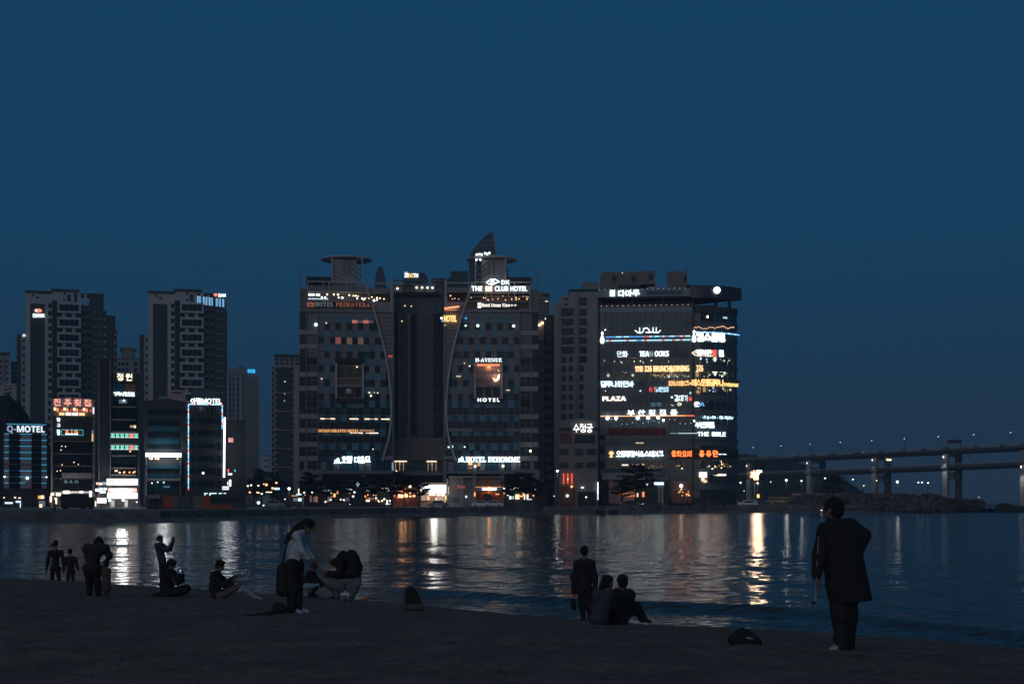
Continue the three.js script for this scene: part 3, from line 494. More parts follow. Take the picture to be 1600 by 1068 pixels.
{ // motel with the neon outline
  const K = new Kit('motel', 'dark motel outlined by a red and blue neon line', 'building', 322, Z1 - 4, 'motels');
  K.box('wall', 292, 633, 349.5, 792, 0, 12, F.slateDeep); K.box('stair_tower', 349, 655, 384, 792, -2, 10, F.slateDeep); K.box('roof_hut', 298, 606, 340, 634, -4, 6, F.slate);
  const pal = [glow(0.35, 0.75, 1, 2.6), glow(0.12, 0.5, 0.95, 2), glow(1, 0.12, 0.06, 1.4), glow(0.6, 0.85, 1, 2.6)];
  for (let k = 0; k < 40; k++) K.box('neon_tube', 293.4, 632 + 3.35 * k, 294.9, 635.3 + 3.35 * k, 0.5, 0.25, pal[[0, 1, 0, 2, 3, 0][k % 6]]);
  for (let k = 0; k < 16; k++) K.box('neon_tube', 294.9 + 3.3 * k, 631, 298.15 + 3.3 * k, 632.4, 0.5, 0.25, pal[[3, 0, 3, 2, 0, 3][k % 6]]);
  for (let k = 0; k < 12; k++) K.box('neon_tube', 346.2, 632.4 + 3.1 * k, 347.7, 635.4 + 3.1 * k, 0.5, 0.25, pal[[0, 1, 3, 0, 2][k % 5]]);
  for (let k = 0; k < 20; k++) K.box('light_tube', 349.2 - k * 0.05, 651.5 + 4.7 * k, 352.2 - k * 0.05, 656.2 + 4.7 * k, 0.7, 0.5, glow(0.92, 1, 1, 4.5));
  K.sign('white motel lettering above the neon outlined front', '아랑MOTEL', 298, 346, 622.6, 630.4, 0.6, SIGNWHITE, { thick: 0.22, gap: 0.08, bold: 0.03 });
  K.box('sign_board', 300, 634, 346, 645, 0.15, 0.2, F.slate); K.box('window', 311, 635, 316, 642, 0.3, 0.2, F.grey);
  const fr = K.box('window', 321, 635.5, 339, 644, 0.3, 0.2, F.glass); for (const x of [321, 326, 334, 338.4]) K.box('window_frame', x, 635, x + 0.8, 645, 0.42, 0.1, F.grey, fr.parent);
  for (let k = 0; k < 6; k++) { const y = 653 + 19.7 * k; K.box('window', 309, y, 335, y + 7.6, 0.15, 0.25, F.glass); K.box('window', 297, y, 302.6, y + 7, 0.15, 0.25, F.glass); K.box('window', 339.4, y - 1, 345.6, y + 11, 0.15, 0.25, F.glass); }
  K.ball('wall_lamp', 317, 738.8, 0.26, 0.5, LAMPWHITE);
  for (const [x0, y0, x1, y1] of [[319, 769.8, 324, 771.2], [319, 771, 320.6, 773.8], [327, 769.8, 338, 771.2], [326.6, 771, 328.6, 774], [341.4, 769.8, 346.4, 771.2], [349, 769.8, 353, 771]]) K.box('edge_light', x0, y0, x1, y1, 0.8, 0.2, glow(0.55, 0.85, 1, 2.6));
  for (const [x0, y0, x1, y1, k] of [[347, 759.6, 357.4, 762, 2], [347, 763, 357.4, 764.8, 2], [357.5, 749, 361, 759.4, 2.4], [354.8, 752, 356.4, 757.6, 1.4], [356, 739, 362.4, 741.8, 2.4]]) K.box('shop_sign', x0, y0, x1, y1, 0.9, 0.2, glow(0.95, 0.92, 1, k));
  K.box('signal_light', 355.4, 732.6, 357.4, 737.6, 0.9, 0.2, glow(1, 0.12, 0.05, 1.6)); K.box('signal_light', 366, 733, 367.6, 736.8, 0.9, 0.2, glow(0.1, 0.5, 1, 1.2));
  const e = K.place('lit_sign', 'small square pink sign on the dark stair tower', 'sign', 357.6, 689.4, 0.2); part('letter', strokeGeometry([[[1, 1], [0, 1], [0, 0], [1, 0]], [[0, 0.5], [1, 0.5]]], 0.26), glow(1, 0.35, 0.3, 1.4), e, null, null, [6 * K.sx, 5 * K.sy, 1]);
  lampLight(K.at(357, 700, 5), new THREE.Color(0.92, 1, 1), 90, 60);
}
{ // lit pylon sign
  const K = new Kit('pylon_sign', 'slender lit pylon sign with white, orange and pink sections', 'sign', 380.5, 350);
  K.box('pole', 379.9, 708, 381.1, 792, 0, 0.3, F.dark);
  for (const [x0, y0, x1, y1, m] of [[379.6, 710, 381.8, 716, SIGNWHITE], [380, 716.4, 381.4, 721, glow(0.8, 0.9, 0.9, 1.4)], [379.2, 724, 382, 733, glow(1, 0.55, 0.2, 2.2)], [378.6, 737.4, 382.6, 750.6, glow(1, 0.62, 0.55, 2.6)], [376.4, 737.6, 378.4, 744, glow(0.6, 0.9, 0.85, 1.6)]]) K.box('lit_panel', x0, y0, x1, y1, 0.3, 0.5, m);
}
// ---------------------------------------------------------------- the twin hotels with curved edges
const ZH = 400;
const ARC = [[571.5, 443], [577, 462], [583, 480], [592, 512], [601, 547], [607.5, 585], [611, 620], [611.4, 650], [608, 682], [602.5, 702], [597, 720]];
const arcAt = (y) => { let k = 0; while (k < ARC.length - 2 && ARC[k + 1][1] < y) k++; const [a, b] = [ARC[k], ARC[k + 1]]; return lerp(a[0], b[0], (y - a[1]) / (b[1] - a[1])); };
function hotel(label, mirror, seed) {
  const K = new Kit('hotel', label, 'building', mirror ? 768 : 541, ZH, 'twin hotels with curved edges'); K.mirror = mirror;
  K.box('core', 468, 487, 615, 792, -0.4, 20, F.slate);
  // corner bay of framed windows
  for (let k = -1; k < 11; k++) {
    const y = 516 + 21.8 * k, top = k < 0 ? 487.5 : y - 0.2; if (y > 730) break;
    if (k >= 0) K.box('spandrel', 468, y, 497, y + 7.6, 0.35, 1, k === 2 || k === 5 ? F.dark : F.paleDim);
    K.box('window', 468.4, k < 0 ? 488 : y + 8, 477.8, y + 21.4, 0.05, 0.4, F.glass);
    const w = K.box('window', 479, k < 0 ? 488 : y + 8.4, 495.6, y + 21.2, 0.05, 0.4, k < 2 ? F.panelBrown : k === 2 ? F.curtain : F.glass);
    K.box('window_frame', 487, k < 0 ? 488 : y + 8.4, 487.8, y + 21.2, 0.2, 0.2, F.mullion, w.parent); K.box('window_frame', 479, y + 12.5, 495.6, y + 13.2, 0.21, 0.2, F.mullion, w.parent);
    void top;
  }
  for (const x of [477.8, 495.8]) K.box('corner_mullion', x, 488, x + 1.3, 735, 0.6, 1.1, F.mullion);
  // chequered glass front
  K.box('band', 497, 487.4, 594 - 10, 494, 0.3, 0.7, F.panelGrey);
  const R = (a, b) => hash2(a * 7 + seed, b * 13 + seed);
  for (let k = 0; k < 10; k++) for (let c = 0; c < 13; c++) {
    const x = 497.4 + 8.8 * c, y = 494 + 22 * k;
    if (x + 8.8 > arcAt(y + 11) + 3) continue;
    if (x > 522 && x < 566 && y > 556 && y < 618) continue;
    const odd = (c + k) % 2 === 1, low = smooth(3, 7, k), r = R(c, k);
    K.box('panel', x, y, x + 8.7, y + 10.8, 0.3, 0.5, odd ? (r > 0.5 ? F.glassBlue : F.glassBlue2) : r > low ? (r > 0.45 ? F.panelBrown : F.panelGrey) : r > 0.25 ? F.glassTeal : F.glass);
    const hot = (seed === 1 && k === 1 && c === 3) ? glow(0.5, 0.1, 0.06, 0.35) : (seed === 1 && k === 1 && (c === 5 || c === 7)) ? glow(0.4, 0.16, 0.08, 0.22) : null;
    K.box(hot ? 'lit_window' : 'window', x, y + 11, x + 8.7, y + 21.8, 0.2, 0.4, hot ?? (odd ? F.glass : r > low + 0.05 ? (r > 0.5 ? F.panelBrown : F.panelGrey) : r > 0.3 ? F.glass : F.glassTeal));
  }
  K.box('band', 497, 714, 597, 720, 0.3, 0.7, F.glassTeal);
  for (let k = 1; k < 10; k++) K.box('storey_line', 497, 493.7 + 22 * k, arcAt(494 + 22 * k) - 1, 494.2 + 22 * k, 0.38, 0.2, F.panelGrey);
  for (let c = 1; c < 12; c++) { const x = 497.2 + 8.8 * c; for (const [a, b] of x > 522 && x < 568 ? [[494, 560], [629, 714]] : [[494, 714]]) { let y0 = a; while (arcAt(y0) < x + 1 && y0 < b) y0 += 4; let y1 = b; while (arcAt(y1) < x + 1 && y1 > y0) y1 -= 4; if (y1 - y0 > 12) K.box('mullion', x, y0, x + 0.35, y1, 0.36, 0.14, F.panelGrey); } }
  // balcony recess in the middle
  K.box('room', 524, 568, 568, 622, 0.02, 0.3, seed === 1 ? F.room : F.pink);
  for (const x of [523.6, 565.4]) K.box('recess_post', x, 567.6, x + 2.9, 622.4, 1.1, 1.2, F.pale);
  K.box('recess_head', 523.6, 560, 568.3, 567.6, 1.1, 1.2, F.dark); K.box('recess_sill', 523.6, 622.4, 568.3, 629, 1.1, 1.2, F.dark);
  K.box('balcony_floor', 526.5, 601, 565.4, 604.6, 1, 1, F.grey);
  for (let k = 0; k < 9; k++) K.box('baluster', 528 + k * 4.4, 592, 528.8 + k * 4.4, 601, 0.9, 0.12, F.grey);
  K.box('hand_rail', 526.5, 590.6, 565.4, 592, 0.92, 0.2, F.grey);
  for (const [x0, x1] of [[528, 539], [541, 552], [554, 564]]) { K.box('window', x0, 573, x1, 589, 0.12, 0.2, seed === 1 ? F.curtain : F.pink); K.box('window', x0, 606, x1, 620, 0.12, 0.2, F.glass); }
  // strip right of the arc
  for (let k = 0; k < 34; k++) {
    const y = 488 + 6.9 * k; if (y > 714) break; const a = arcAt(y + 3);
    K.box('rib_panel', a + 1, y, 614.6, y + 6.2, 0.32, 0.7, k % 5 === 3 && k > 18 ? F.glass : k > 22 ? F.slate : F.ribBrown);
    if (k % 3 === 0 || k > 16) K.box('rib', a + 0.6, y + 6.1, 614.8, y + 6.9, 0.55, 0.9, F.mullion);
  }
  if (seed === 1) { K.box('lit_window', 606.6, 554.6, 613.6, 557.6, 0.5, 0.3, glow(0.9, 0.1, 0.06, 0.6)); for (const [x, w] of [[550, 8], [567.6, 8]]) K.box('lit_window', x, 500, x + w, 504.6, 0.45, 0.2, glow(0.8, 0.2, 0.14, 0.6)); K.box('lit_window', 558, 500.6, 567.6, 504, 0.45, 0.2, glow(0.3, 0.12, 0.1, 0.25)); K.box('lit_window', 575.6, 500.6, 582.4, 504, 0.45, 0.2, glow(0.3, 0.12, 0.1, 0.25)); }
  K.path('arc_fin', ARC, 0.34, 0.9, F.pale);
  K.box('edge_column', 613.6, 439, 615.6, 720, 0.7, 1.2, F.mullion);
  K.box('arc_foot', 598, 712, 615.6, 718, 0.8, 1.4, F.grey);
  // roof terrace with dining room
  K.box('terrace_wall', 479, 446.5, 574, 456, 0.3, 6, F.grey); K.box('terrace_wall', 576, 449, 613, 456.6, 0.2, 6, F.grey);
  K.box('terrace_back', 480, 456, 612, 488, -4, 3, std(0.12, 0.105, 0.1, 0.9));
  for (const x of [480.4, 504.4, 513.6, 540.6, 548.6]) K.box('post', x, 440, x + 1.3, 487.5, 0.6, 0.6, F.pale);
  K.box('beam', 480, 440, 568, 441.6, 0.7, 0.7, F.pale); K.box('beam', 568, 441.4, 614, 442.8, 0.6, 0.6, F.pale); K.box('terrace_floor', 468, 484.6, 615, 487.6, 0.8, 8, F.grey);
  K.box('rail', 480, 463.4, 575, 464.2, 0.75, 0.15, F.pale); K.box('terrace_base', 480, 481.6, 583, 484.6, 0.3, 0.5, F.panelBrown);
  for (let k = 0; k < 5; k++) K.box('louvre', 582 + k * 2, 472 + k * 2.7, 612, 473.4 + k * 2.7, 0.4, 0.3, F.pale);
  for (let k = 0; k < 7; k++) K.box('lattice_post', 486 + k * 13.4, 441.6, 486.5 + k * 13.4, 446.5, 0.65, 0.2, F.pale);
  for (let k = 0; k < 5; k++) K.box('facing_board', 480, 447.2 + k * 1.8, 573, 447.5 + k * 1.8, 0.36, 0.1, F.panelGrey);
  for (const [y, x1] of [[457.4, 578], [470.6, 582]]) K.box('rail', 480, y, x1, y + 0.9, 0.7, 0.2, F.pale);
  K.box('corner_post', 610.6, 436, 613.4, 487, 0.8, 0.8, F.pale);
  K.box('terrace_screen', 468, 452, 479.4, 487, 0.1, 4, F.taupe); K.box('mast', 469, 420, 470.8, 487, 0.5, 0.4, F.grey); K.bar('stay_cable', [470, 420.6], [495, 424.4], 0.08, 0.4, F.grey);
  K.box('roof_block', 478, 430, 517.5, 441, -3, 10, F.slate); K.box('roof_block', 484, 434, 500, 441, 0, 2, F.dark);
  // penthouse drum with the flying roof disc
  K.box('penthouse', 517.4, 402, 557, 446, -1, 12, F.paleDim);
  for (const x of [518, 565]) K.box('penthouse_column', x, 399, x + 2, 446, -0.5, 1, F.pale);
  K.box('penthouse_recess', 518.6, 398.6, 556.6, 404, -0.85, 0.5, F.slateDeep); K.box('penthouse_door', 536, 404, 540, 427, -0.85, 0.4, F.taupe); K.box('penthouse_door', 543, 406, 547.6, 428, -0.85, 0.4, F.taupe);
  for (let k = 0; k < 7; k++) K.bar('diagonal_rib', [518.6, 406 + 5.6 * k], [536, Math.min(445, 411 + 5.9 * k)], 0.09, -0.92, F.grey);
  K.box('penthouse_beam', 557, 402, 565, 403.4, -0.6, 0.6, F.pale); K.box('penthouse_beam', 557, 427, 565, 428, -0.6, 0.6, F.grey); K.box('penthouse_column', 565, 399, 567, 446, -8, 1, F.grey);
  for (let k = 0; k < 3; k++) K.bar('diagonal_rib', [549, 410 + 8 * k], [564.6, 422 + 8.6 * k], 0.16, -0.9, F.taupe);
  part('roof_disc', new THREE.LatheGeometry([[0, 0.8], [4.4, 0.62], [7.1, 0.1], [7.4, -0.1], [6.9, -0.3], [4, -0.55], [0, -0.6]].map(([r, y]) => new THREE.Vector2(r, y)), 28), std(0.55, 0.54, 0.55, 0.7), K.g, [K.X(541), K.Y(399.6), -6.5]);
  // podium
  K.box('podium_window_band', 480, 720, 614, 735, -0.3, 0.6, F.glass);
  for (let c = 0; c < 13; c++) K.box('window', 481 + c * 10, 721, 490 + c * 10, 734.6, -0.05, 0.2, R(c, 40) > 0.5 ? F.glassTeal : F.panelGrey);
  for (const x of [475, 521, 564.6, 611]) K.box('column', x, 720, x + 5.6, 792, 0.9, 1, F.grey);
  K.box('podium_ledge', 466, 735, 616, 740, 1.3, 2, F.panelGrey); K.box('podium_block', 466.5, 733, 503, 751, 1.5, 3, F.grey);
  K.box('street_front', 468, 740, 615, 792, -0.2, 0.6, F.dark);
  return K;
}
const HL = hotel('hotel with a curved right edge, roof terrace diner and disc roof', 0, 1), HR = hotel('hotel with a curved left edge and an orange lit balcony recess', 1309, 2);
{ // left hotel: signs and lamps
  for (const [x, w] of [[482, 3], [486, 2], [489, 2], [493.6, 2.4], [496.4, 3.4]]) HL.box('ceiling_lamp', x, 459.6, x + w, 463, 0.2, 0.3, LAMPWHITE);
  for (const [x, y, r, m] of [[511, 460.4, 0.26, LAMPWARM], [521.4, 460.4, 0.26, LAMPWARM], [528, 460.4, 0.3, LAMPWARM], [545.6, 461, 0.26, LAMPWARM], [552, 461.8, 0.22, LAMPWARM], [555.6, 462, 0.28, LAMPWARM], [559, 462.6, 0.24, LAMPWARM], [503, 465, 0.3, LAMPWHITE], [508, 464.8, 0.3, LAMPWHITE], [529, 465, 0.22, LAMPWHITE], [534.6, 465, 0.32, LAMPWHITE], [558, 466, 0.22, LAMPWHITE], [566, 466, 0.26, LAMPWHITE], [576.6, 465.4, 0.22, LAMPWARM], [581, 463.4, 0.2, LAMPWARM], [584.4, 468.6, 0.34, LAMPWHITE], [589, 464.6, 0.28, LAMPWARM], [593.4, 465, 0.22, LAMPWARM], [589, 467.8, 0.2, LAMPWHITE], [600, 466, 0.2, LAMPWARM]]) HL.ball('ceiling_lamp', x, y, r, 0.2, m);
  for (let k = 0; k < 12; k++) HL.box('counter_lamp', 482 + k * 2.6, 466.6, 483.6 + k * 2.6, 468.4, 0.3, 0.2, glow(0.7, 0.85, 1, 1.6));
  HL.bar('lit_tube', [567.6, 468.4], [571.4, 464.8], 0.16, 0.3, LAMPWARM);
  HL.box('sign_board', 480.6, 472, 580, 481.2, 0.9, 0.3, F.dark);
  HL.sign('dim grey and rust coloured hotel lettering under the roof terrace', 'HOTEL PRIMAVERA', 492, 578, 473.4, 479.6, 1, glow(0.42, 0.44, 0.48, 0.3), { font: 'serif', gap: 0.16, colors: Object.fromEntries([...Array(9)].map((_, i) => [i + 6, glow(0.62, 0.16, 0.05, 0.42)])) });
  { const s = HL.place('lit_sign', 'rust coloured crown mark before the dim hotel lettering', 'sign', 481, 480, 1); part('crown_mark', strokeGeometry([[[0, 0], [1, 0], [1, 0.9], [0.7, 0.4], [0.5, 1], [0.3, 0.4], [0, 0.9], [0, 0]]], 0.2), glow(0.62, 0.16, 0.05, 0.42), s, null, null, [9 * HL.sx, 6.5 * HL.sy, 1]); }
  HL.sign('dark unlit lettering above the left balcony recess', 'THE POINT', 527, 565, 561.4, 566.4, 1.15, std(0.07, 0.06, 0.055), { font: 'serif' });
  HL.sign('dark unlit lettering below the left balcony recess', 'HOTEL', 533, 559, 623.6, 628, 1.15, std(0.07, 0.06, 0.055), { font: 'serif', gap: 0.3 });
  HL.sign('small glowing orange serif lettering low on the glass hotel front', 'OCEAN-2HEAVEN HOTEL', 497.6, 560, 671, 675, 0.7, glow(1, 0.42, 0.14, 2.2), { font: 'serif', gap: 0.08 });
  HL.sign('tiny orange tail of lettering beside the orange serif sign', 'GWANGALLI', 562, 584, 671.4, 673.4, 0.7, glow(1, 0.4, 0.14, 1.4), { font: 'serif' });
  for (const [x, w] of [[500.5, 7], [508, 7], [516, 7.4], [546, 14], [569.4, 8], [577.6, 6], [585, 5], [595.5, 13.5]]) HL.box('ceiling_light', x, 653.4, x + w, 655, 0.4, 0.2, x === 508 || x === 577.6 ? glow(1, 0.5, 0.3, 0.6) : glow(1, 0.74, 0.5, 3));
  for (const [x, w, k] of [[547, 3, 2], [550.6, 8, 1], [560, 7, 3], [571, 5, 1], [576.4, 14.6, 4]]) HL.box('ceiling_light', x, 675.4, x + w, 676.8, 0.4, 0.2, glow(1, 0.74, 0.5, k));
  HL.sign('large white hotel characters at the foot of the hotel with the roof diner', '호텔 더옴므', 533.6, 578, 713.4, 722.6, 1, SIGNBRIGHT, { thick: 0.24, gap: 0.12 });
  const em = HL.place('lit_sign', 'white sail-like emblem before the large white hotel characters', 'sign', 520.6, 724.4, 1); part('emblem', new THREE.ExtrudeGeometry(new THREE.Shape([[0, 0], [2.6, 2], [2, 6.4], [4.6, 6], [7, 9.6], [9, 8.4], [10, 3.2], [12.6, 0], [9, 1.2], [3, 1.2]].map(([x, y]) => new THREE.Vector2(x * HL.sx, y * HL.sy))), { depth: 0.2, bevelEnabled: false }), SIGNBRIGHT, em);
  for (const [x, y, r] of [[493.6, 508, 0.5], [509.6, 505.4, 0.18], [502.4, 592, 0.16], [577, 613, 0.22], [584.8, 613, 0.12], [590, 613.4, 0.16], [579.6, 618, 0.28], [557.6, 573, 0.2], [582.6, 701.4, 0.16]]) HL.ball('room_lamp', x, y, r, 0.6, y > 505 && y < 510 ? SIGNCOOL : glow(1, 0.82, 0.6, 4));
  HL.ball('room_chandelier', 545, 611, 0.9, 0.4, std(0.5, 0.48, 0.46));
  lampLight(HL.at(540, 464, -1.5), new THREE.Color(1, 0.78, 0.58), 24, 50);
  HL.box('column_light', 612.4, 722, 614.8, 735, 1.2, 0.2, glow(0.35, 0.6, 0.85, 0.5));
}
{ // right hotel: signs and lamps
  const K = HR; K.mirror = 0;
  K.sign('large white hotel letters across the roof terrace of the right hotel', 'THE', 737, 753.6, 448, 455.6, 1.4, SIGNWHITE, { bold: 0.03 });
  K.sign('large white club letters on the roof terrace beside the pink lit square', 'CLUB HOTEL', 773, 823.6, 448, 455.6, 1.4, SIGNWHITE, { bold: 0.03, gap: 0.06 });
  K.sign('two white letters above the roof terrace lettering', 'DK', 783.4, 796, 438.6, 445.4, 1.4, SIGNWHITE, { bold: 0.02 });
  { const s = K.place('lit_sign', 'white interlocked diamond emblem beside the two roof letters', 'sign', 760, 447, 1.4), w = (p) => p.map(([x, y]) => [x, y]); part('emblem', strokeGeometry([w([[0, 5], [7, 9.6], [12, 9.6], [6, 5], [10, 2], [4, 2], [0, 5]]), w([[8, 0.4], [20, 6], [14, 9.6], [9, 6.4], [14, 3.4]])], 1.5), SIGNWHITE, s, null, null, [K.sx, K.sy, 1]); }
  { const s = K.place('lit_sign', 'pink glowing square emblem between the roof terrace letters', 'sign', 758, 456.6, 1.4); part('lit_panel', CUBE, glow(1, 0.62, 0.42, 3), s, [5.6 * K.sx, 4.4 * K.sy, 0], null, [11 * K.sx, 8 * K.sy, 0.3]); part('lit_panel', CUBE, glow(1, 0.9, 0.8, 4), s, [5.6 * K.sx, 4.6 * K.sy, 0.1], null, [7.4 * K.sx, 5 * K.sy, 0.3]); }
  K.box('sign_board', 745, 473, 810, 481.6, 1, 0.3, F.dark);
  K.sign('cream lettering on a dark strip below the roof terrace', 'Hotel Ocean View', 752.6, 797, 475, 480, 1.2, glow(1, 0.97, 0.85, 3), { font: 'serif', gap: 0.1, bold: 0.03 });
  K.sign('tiny cream lettering at the end of the dark strip', '8F 9F', 798, 807, 476.4, 479, 1.2, glow(1, 0.97, 0.85, 1.4));
  { const s = K.place('lit_sign', 'small cream gate emblem at the start of the dark strip', 'sign', 747, 481, 1.2); part('emblem', strokeGeometry([[[0, 0], [0, 1], [1, 1], [1, 0], [0, 0]], [[0.5, 0], [0.5, 1]]], 0.24), glow(1, 0.97, 0.85, 3), s, null, null, [4.4 * K.sx, 6.4 * K.sy, 1]); }
  K.sign('yellow hotel letters on the ribbed strip left of the arc', 'HOTEL', 693.6, 713.6, 493.6, 503.4, 1.2, glow(1, 0.66, 0.2, 2.6), { bold: 0.05, gap: 0.06 });
  { const s = K.place('lit_sign', 'small white and blue mark left of the yellow hotel letters', 'sign', 688, 504, 1); part('mark', BALL, LAMPWHITE, s, [2 * K.sx, 6.4 * K.sy, 0], null, [3.4 * K.sx, 3.4 * K.sy, 0.3]); part('mark', CUBE, glow(0.1, 0.4, 0.8, 1), s, [3 * K.sx, 2.6 * K.sy, 0], null, [2.4 * K.sx, 4 * K.sy, 0.3]); }
  K.bar('neon_tube', [694.6, 482.4], [717.6, 479.4], 0.2, 0.9, glow(1, 0.3, 0.12, 4)); K.bar('neon_tube', [694.6, 485.4], [714, 484], 0.12, 0.9, glow(1, 0.25, 0.1, 0.9));
  lampLight(K.at(706, 483, 1.6), new THREE.Color(1, 0.4, 0.2), 5, 20);
  K.sign('white serif lettering above the orange lit balcony recess', 'H-AVENUE', 742.6, 784, 560.2, 565.8, 1.3, SIGNWHITE, { font: 'serif', bold: 0.04, gap: 0.06 });
  K.sign('white spaced lettering below the orange lit balcony recess', 'HOTEL', 746.4, 780.6, 622.4, 627.8, 1.3, SIGNWHITE, { bold: 0.04, gap: 0.34 });
  K.sign('large white serif lettering across the foot of the right hotel', 'HOTEL DEHOMME', 727.4, 812, 713.6, 721.6, 1.2, SIGNBRIGHT, { font: 'serif', bold: 0.05, gap: 0.06 });
  const em = K.place('lit_sign', 'white sail-like emblem before the large white serif lettering', 'sign', 714.6, 722.4, 1.2); part('emblem', new THREE.ExtrudeGeometry(new THREE.Shape([[0, 0], [2.6, 2], [2, 6.4], [4.6, 6], [7, 9.6], [9, 8.4], [10, 3.2], [12.6, 0], [9, 1.2], [3, 1.2]].map(([x, y]) => new THREE.Vector2(x * K.sx, y * K.sy))), { depth: 0.2, bevelEnabled: false }), SIGNBRIGHT, em);
  K.box('sign_band', 696, 669, 813, 674, 0.7, 0.5, F.panelGrey);
  K.sign('dark unlit lettering on the pale band of the right hotel', 'GRAND SEA HOTEL 8-9F', 738, 790, 669.6, 673.4, 0.8, F.dark, { font: 'serif' });
  // lit balcony recess
  K.box('ceiling_lamp', 745.4, 568.4, 781, 572, 0.8, 0.6, glow(1, 0.3, 0.12, 0.9));
  for (const [x, y, r] of [[778.8, 589, 0.36], [779.6, 586, 0.22], [778.6, 592, 0.3], [776, 594, 0.36], [773, 595, 0.26], [771, 592, 0.22], [779, 579.5, 0.16]]) K.ball('balcony_lamp', x, y, r, 1.1, glow(1, 0.62, 0.4, 6));
  K.g.updateMatrixWorld(true);
  lampLight(K.at(764, 573, 0.6), new THREE.Color(1, 0.42, 0.18), 30, 20); lampLight(K.at(775, 589, 1.6), new THREE.Color(1, 0.55, 0.3), 34, 14);
  for (const [x, y, r, m] of [[727.6, 509, 0.3, SIGNCOOL], [746.6, 509, 0.4, LAMPWHITE], [802.4, 509.4, 0.4, SIGNWHITE], [722, 495, 0.24, SIGNCOOL], [728, 497.4, 0.3, glow(0.1, 0.4, 0.7, 1)], [695, 508.6, 0.14, LAMPWARM], [733.8, 572, 0.2, LAMPWARM], [725.6, 567.6, 0.12, LAMPWARM]]) K.ball('room_lamp', x, y, r, 0.6, m);
  for (const [x0, x1, y] of [[713, 720, 587.4], [791, 797, 609]]) K.box('ceiling_light', x0, y, x1, y + 1, 0.6, 0.2, glow(1, 0.62, 0.36, 1.8));
  for (const [x, y] of [[728, 530], [745.6, 530], [762.8, 530], [780, 530], [720, 551.4], [737, 551.4], [771.6, 551.4], [788.4, 551.4], [811.8, 530], [812.4, 551.4]]) for (const [dx0, dy0, dx1, dy1] of [[0, 0, 4.4, 0.6], [0, 7.2, 4.4, 7.8], [0, 0.6, 0.6, 7.2], [3.8, 0.6, 4.4, 7.2]]) K.box('window_frame', x + dx0, y - 3 + dy0, x + dx1, y - 3 + dy1, 0.75, 0.2, F.grey);
  for (const x of [745, 780, 815, 742.4]) void x;
  for (const [x, y] of [[742.4, 728.4], [786, 728], [828.6, 704.4]]) { K.ball('wall_lamp', x, y, 0.34, 1.3, glow(1, 0.95, 0.8, 6)); lampLight(K.at(x, y - 0.5, 2), new THREE.Color(1, 0.95, 0.82), 3, 10); }
  for (const [x0, x1, y0, y1, k] of [[732, 738, 721.6, 726.4, 1.2], [745.4, 750.6, 722, 728, 0.5], [733, 738, 730, 731, 0.6]]) K.box('lit_window', x0, y0, x1, y1, 0.3, 0.2, glow(1, 0.5, 0.12, k));
  for (const [x, y, r] of [[701, 698.4, 0.2], [706, 698, 0.36], [726, 698, 0.2]]) K.ball('room_lamp', x, y, r, 0.7, LAMPWHITE);
  // dining terrace lamps
  for (let k = 0; k < 26; k++) { const x = 694 + 133 * R01(k), y = 462 + 7 * R01(k + 50); if (x > 712 && x < 748 && k % 2) continue; K.ball('table_lamp', x, y, 0.14 + 0.1 * R01(k + 90), 0.2, glow(1, 0.5, 0.24, 2.4)); }
  lampLight(K.at(775, 464, -1.5), new THREE.Color(1, 0.55, 0.3), 20, 50);
  for (const [x, y] of [[744.6, 406], [750.4, 406]]) K.ball('roof_lamp', x, y, 0.3, 0.4, LAMPWHITE);
  for (const [x, y] of [[745, 398.6], [749, 398], [752.4, 398.4], [758, 396.4], [761, 397.6], [764.6, 396]]) K.ball('roof_lamp', x, y, 0.34, 1, SIGNWHITE);
}
function R01(k) { return hash2(k * 31 + 5, k * 17 + 3); }
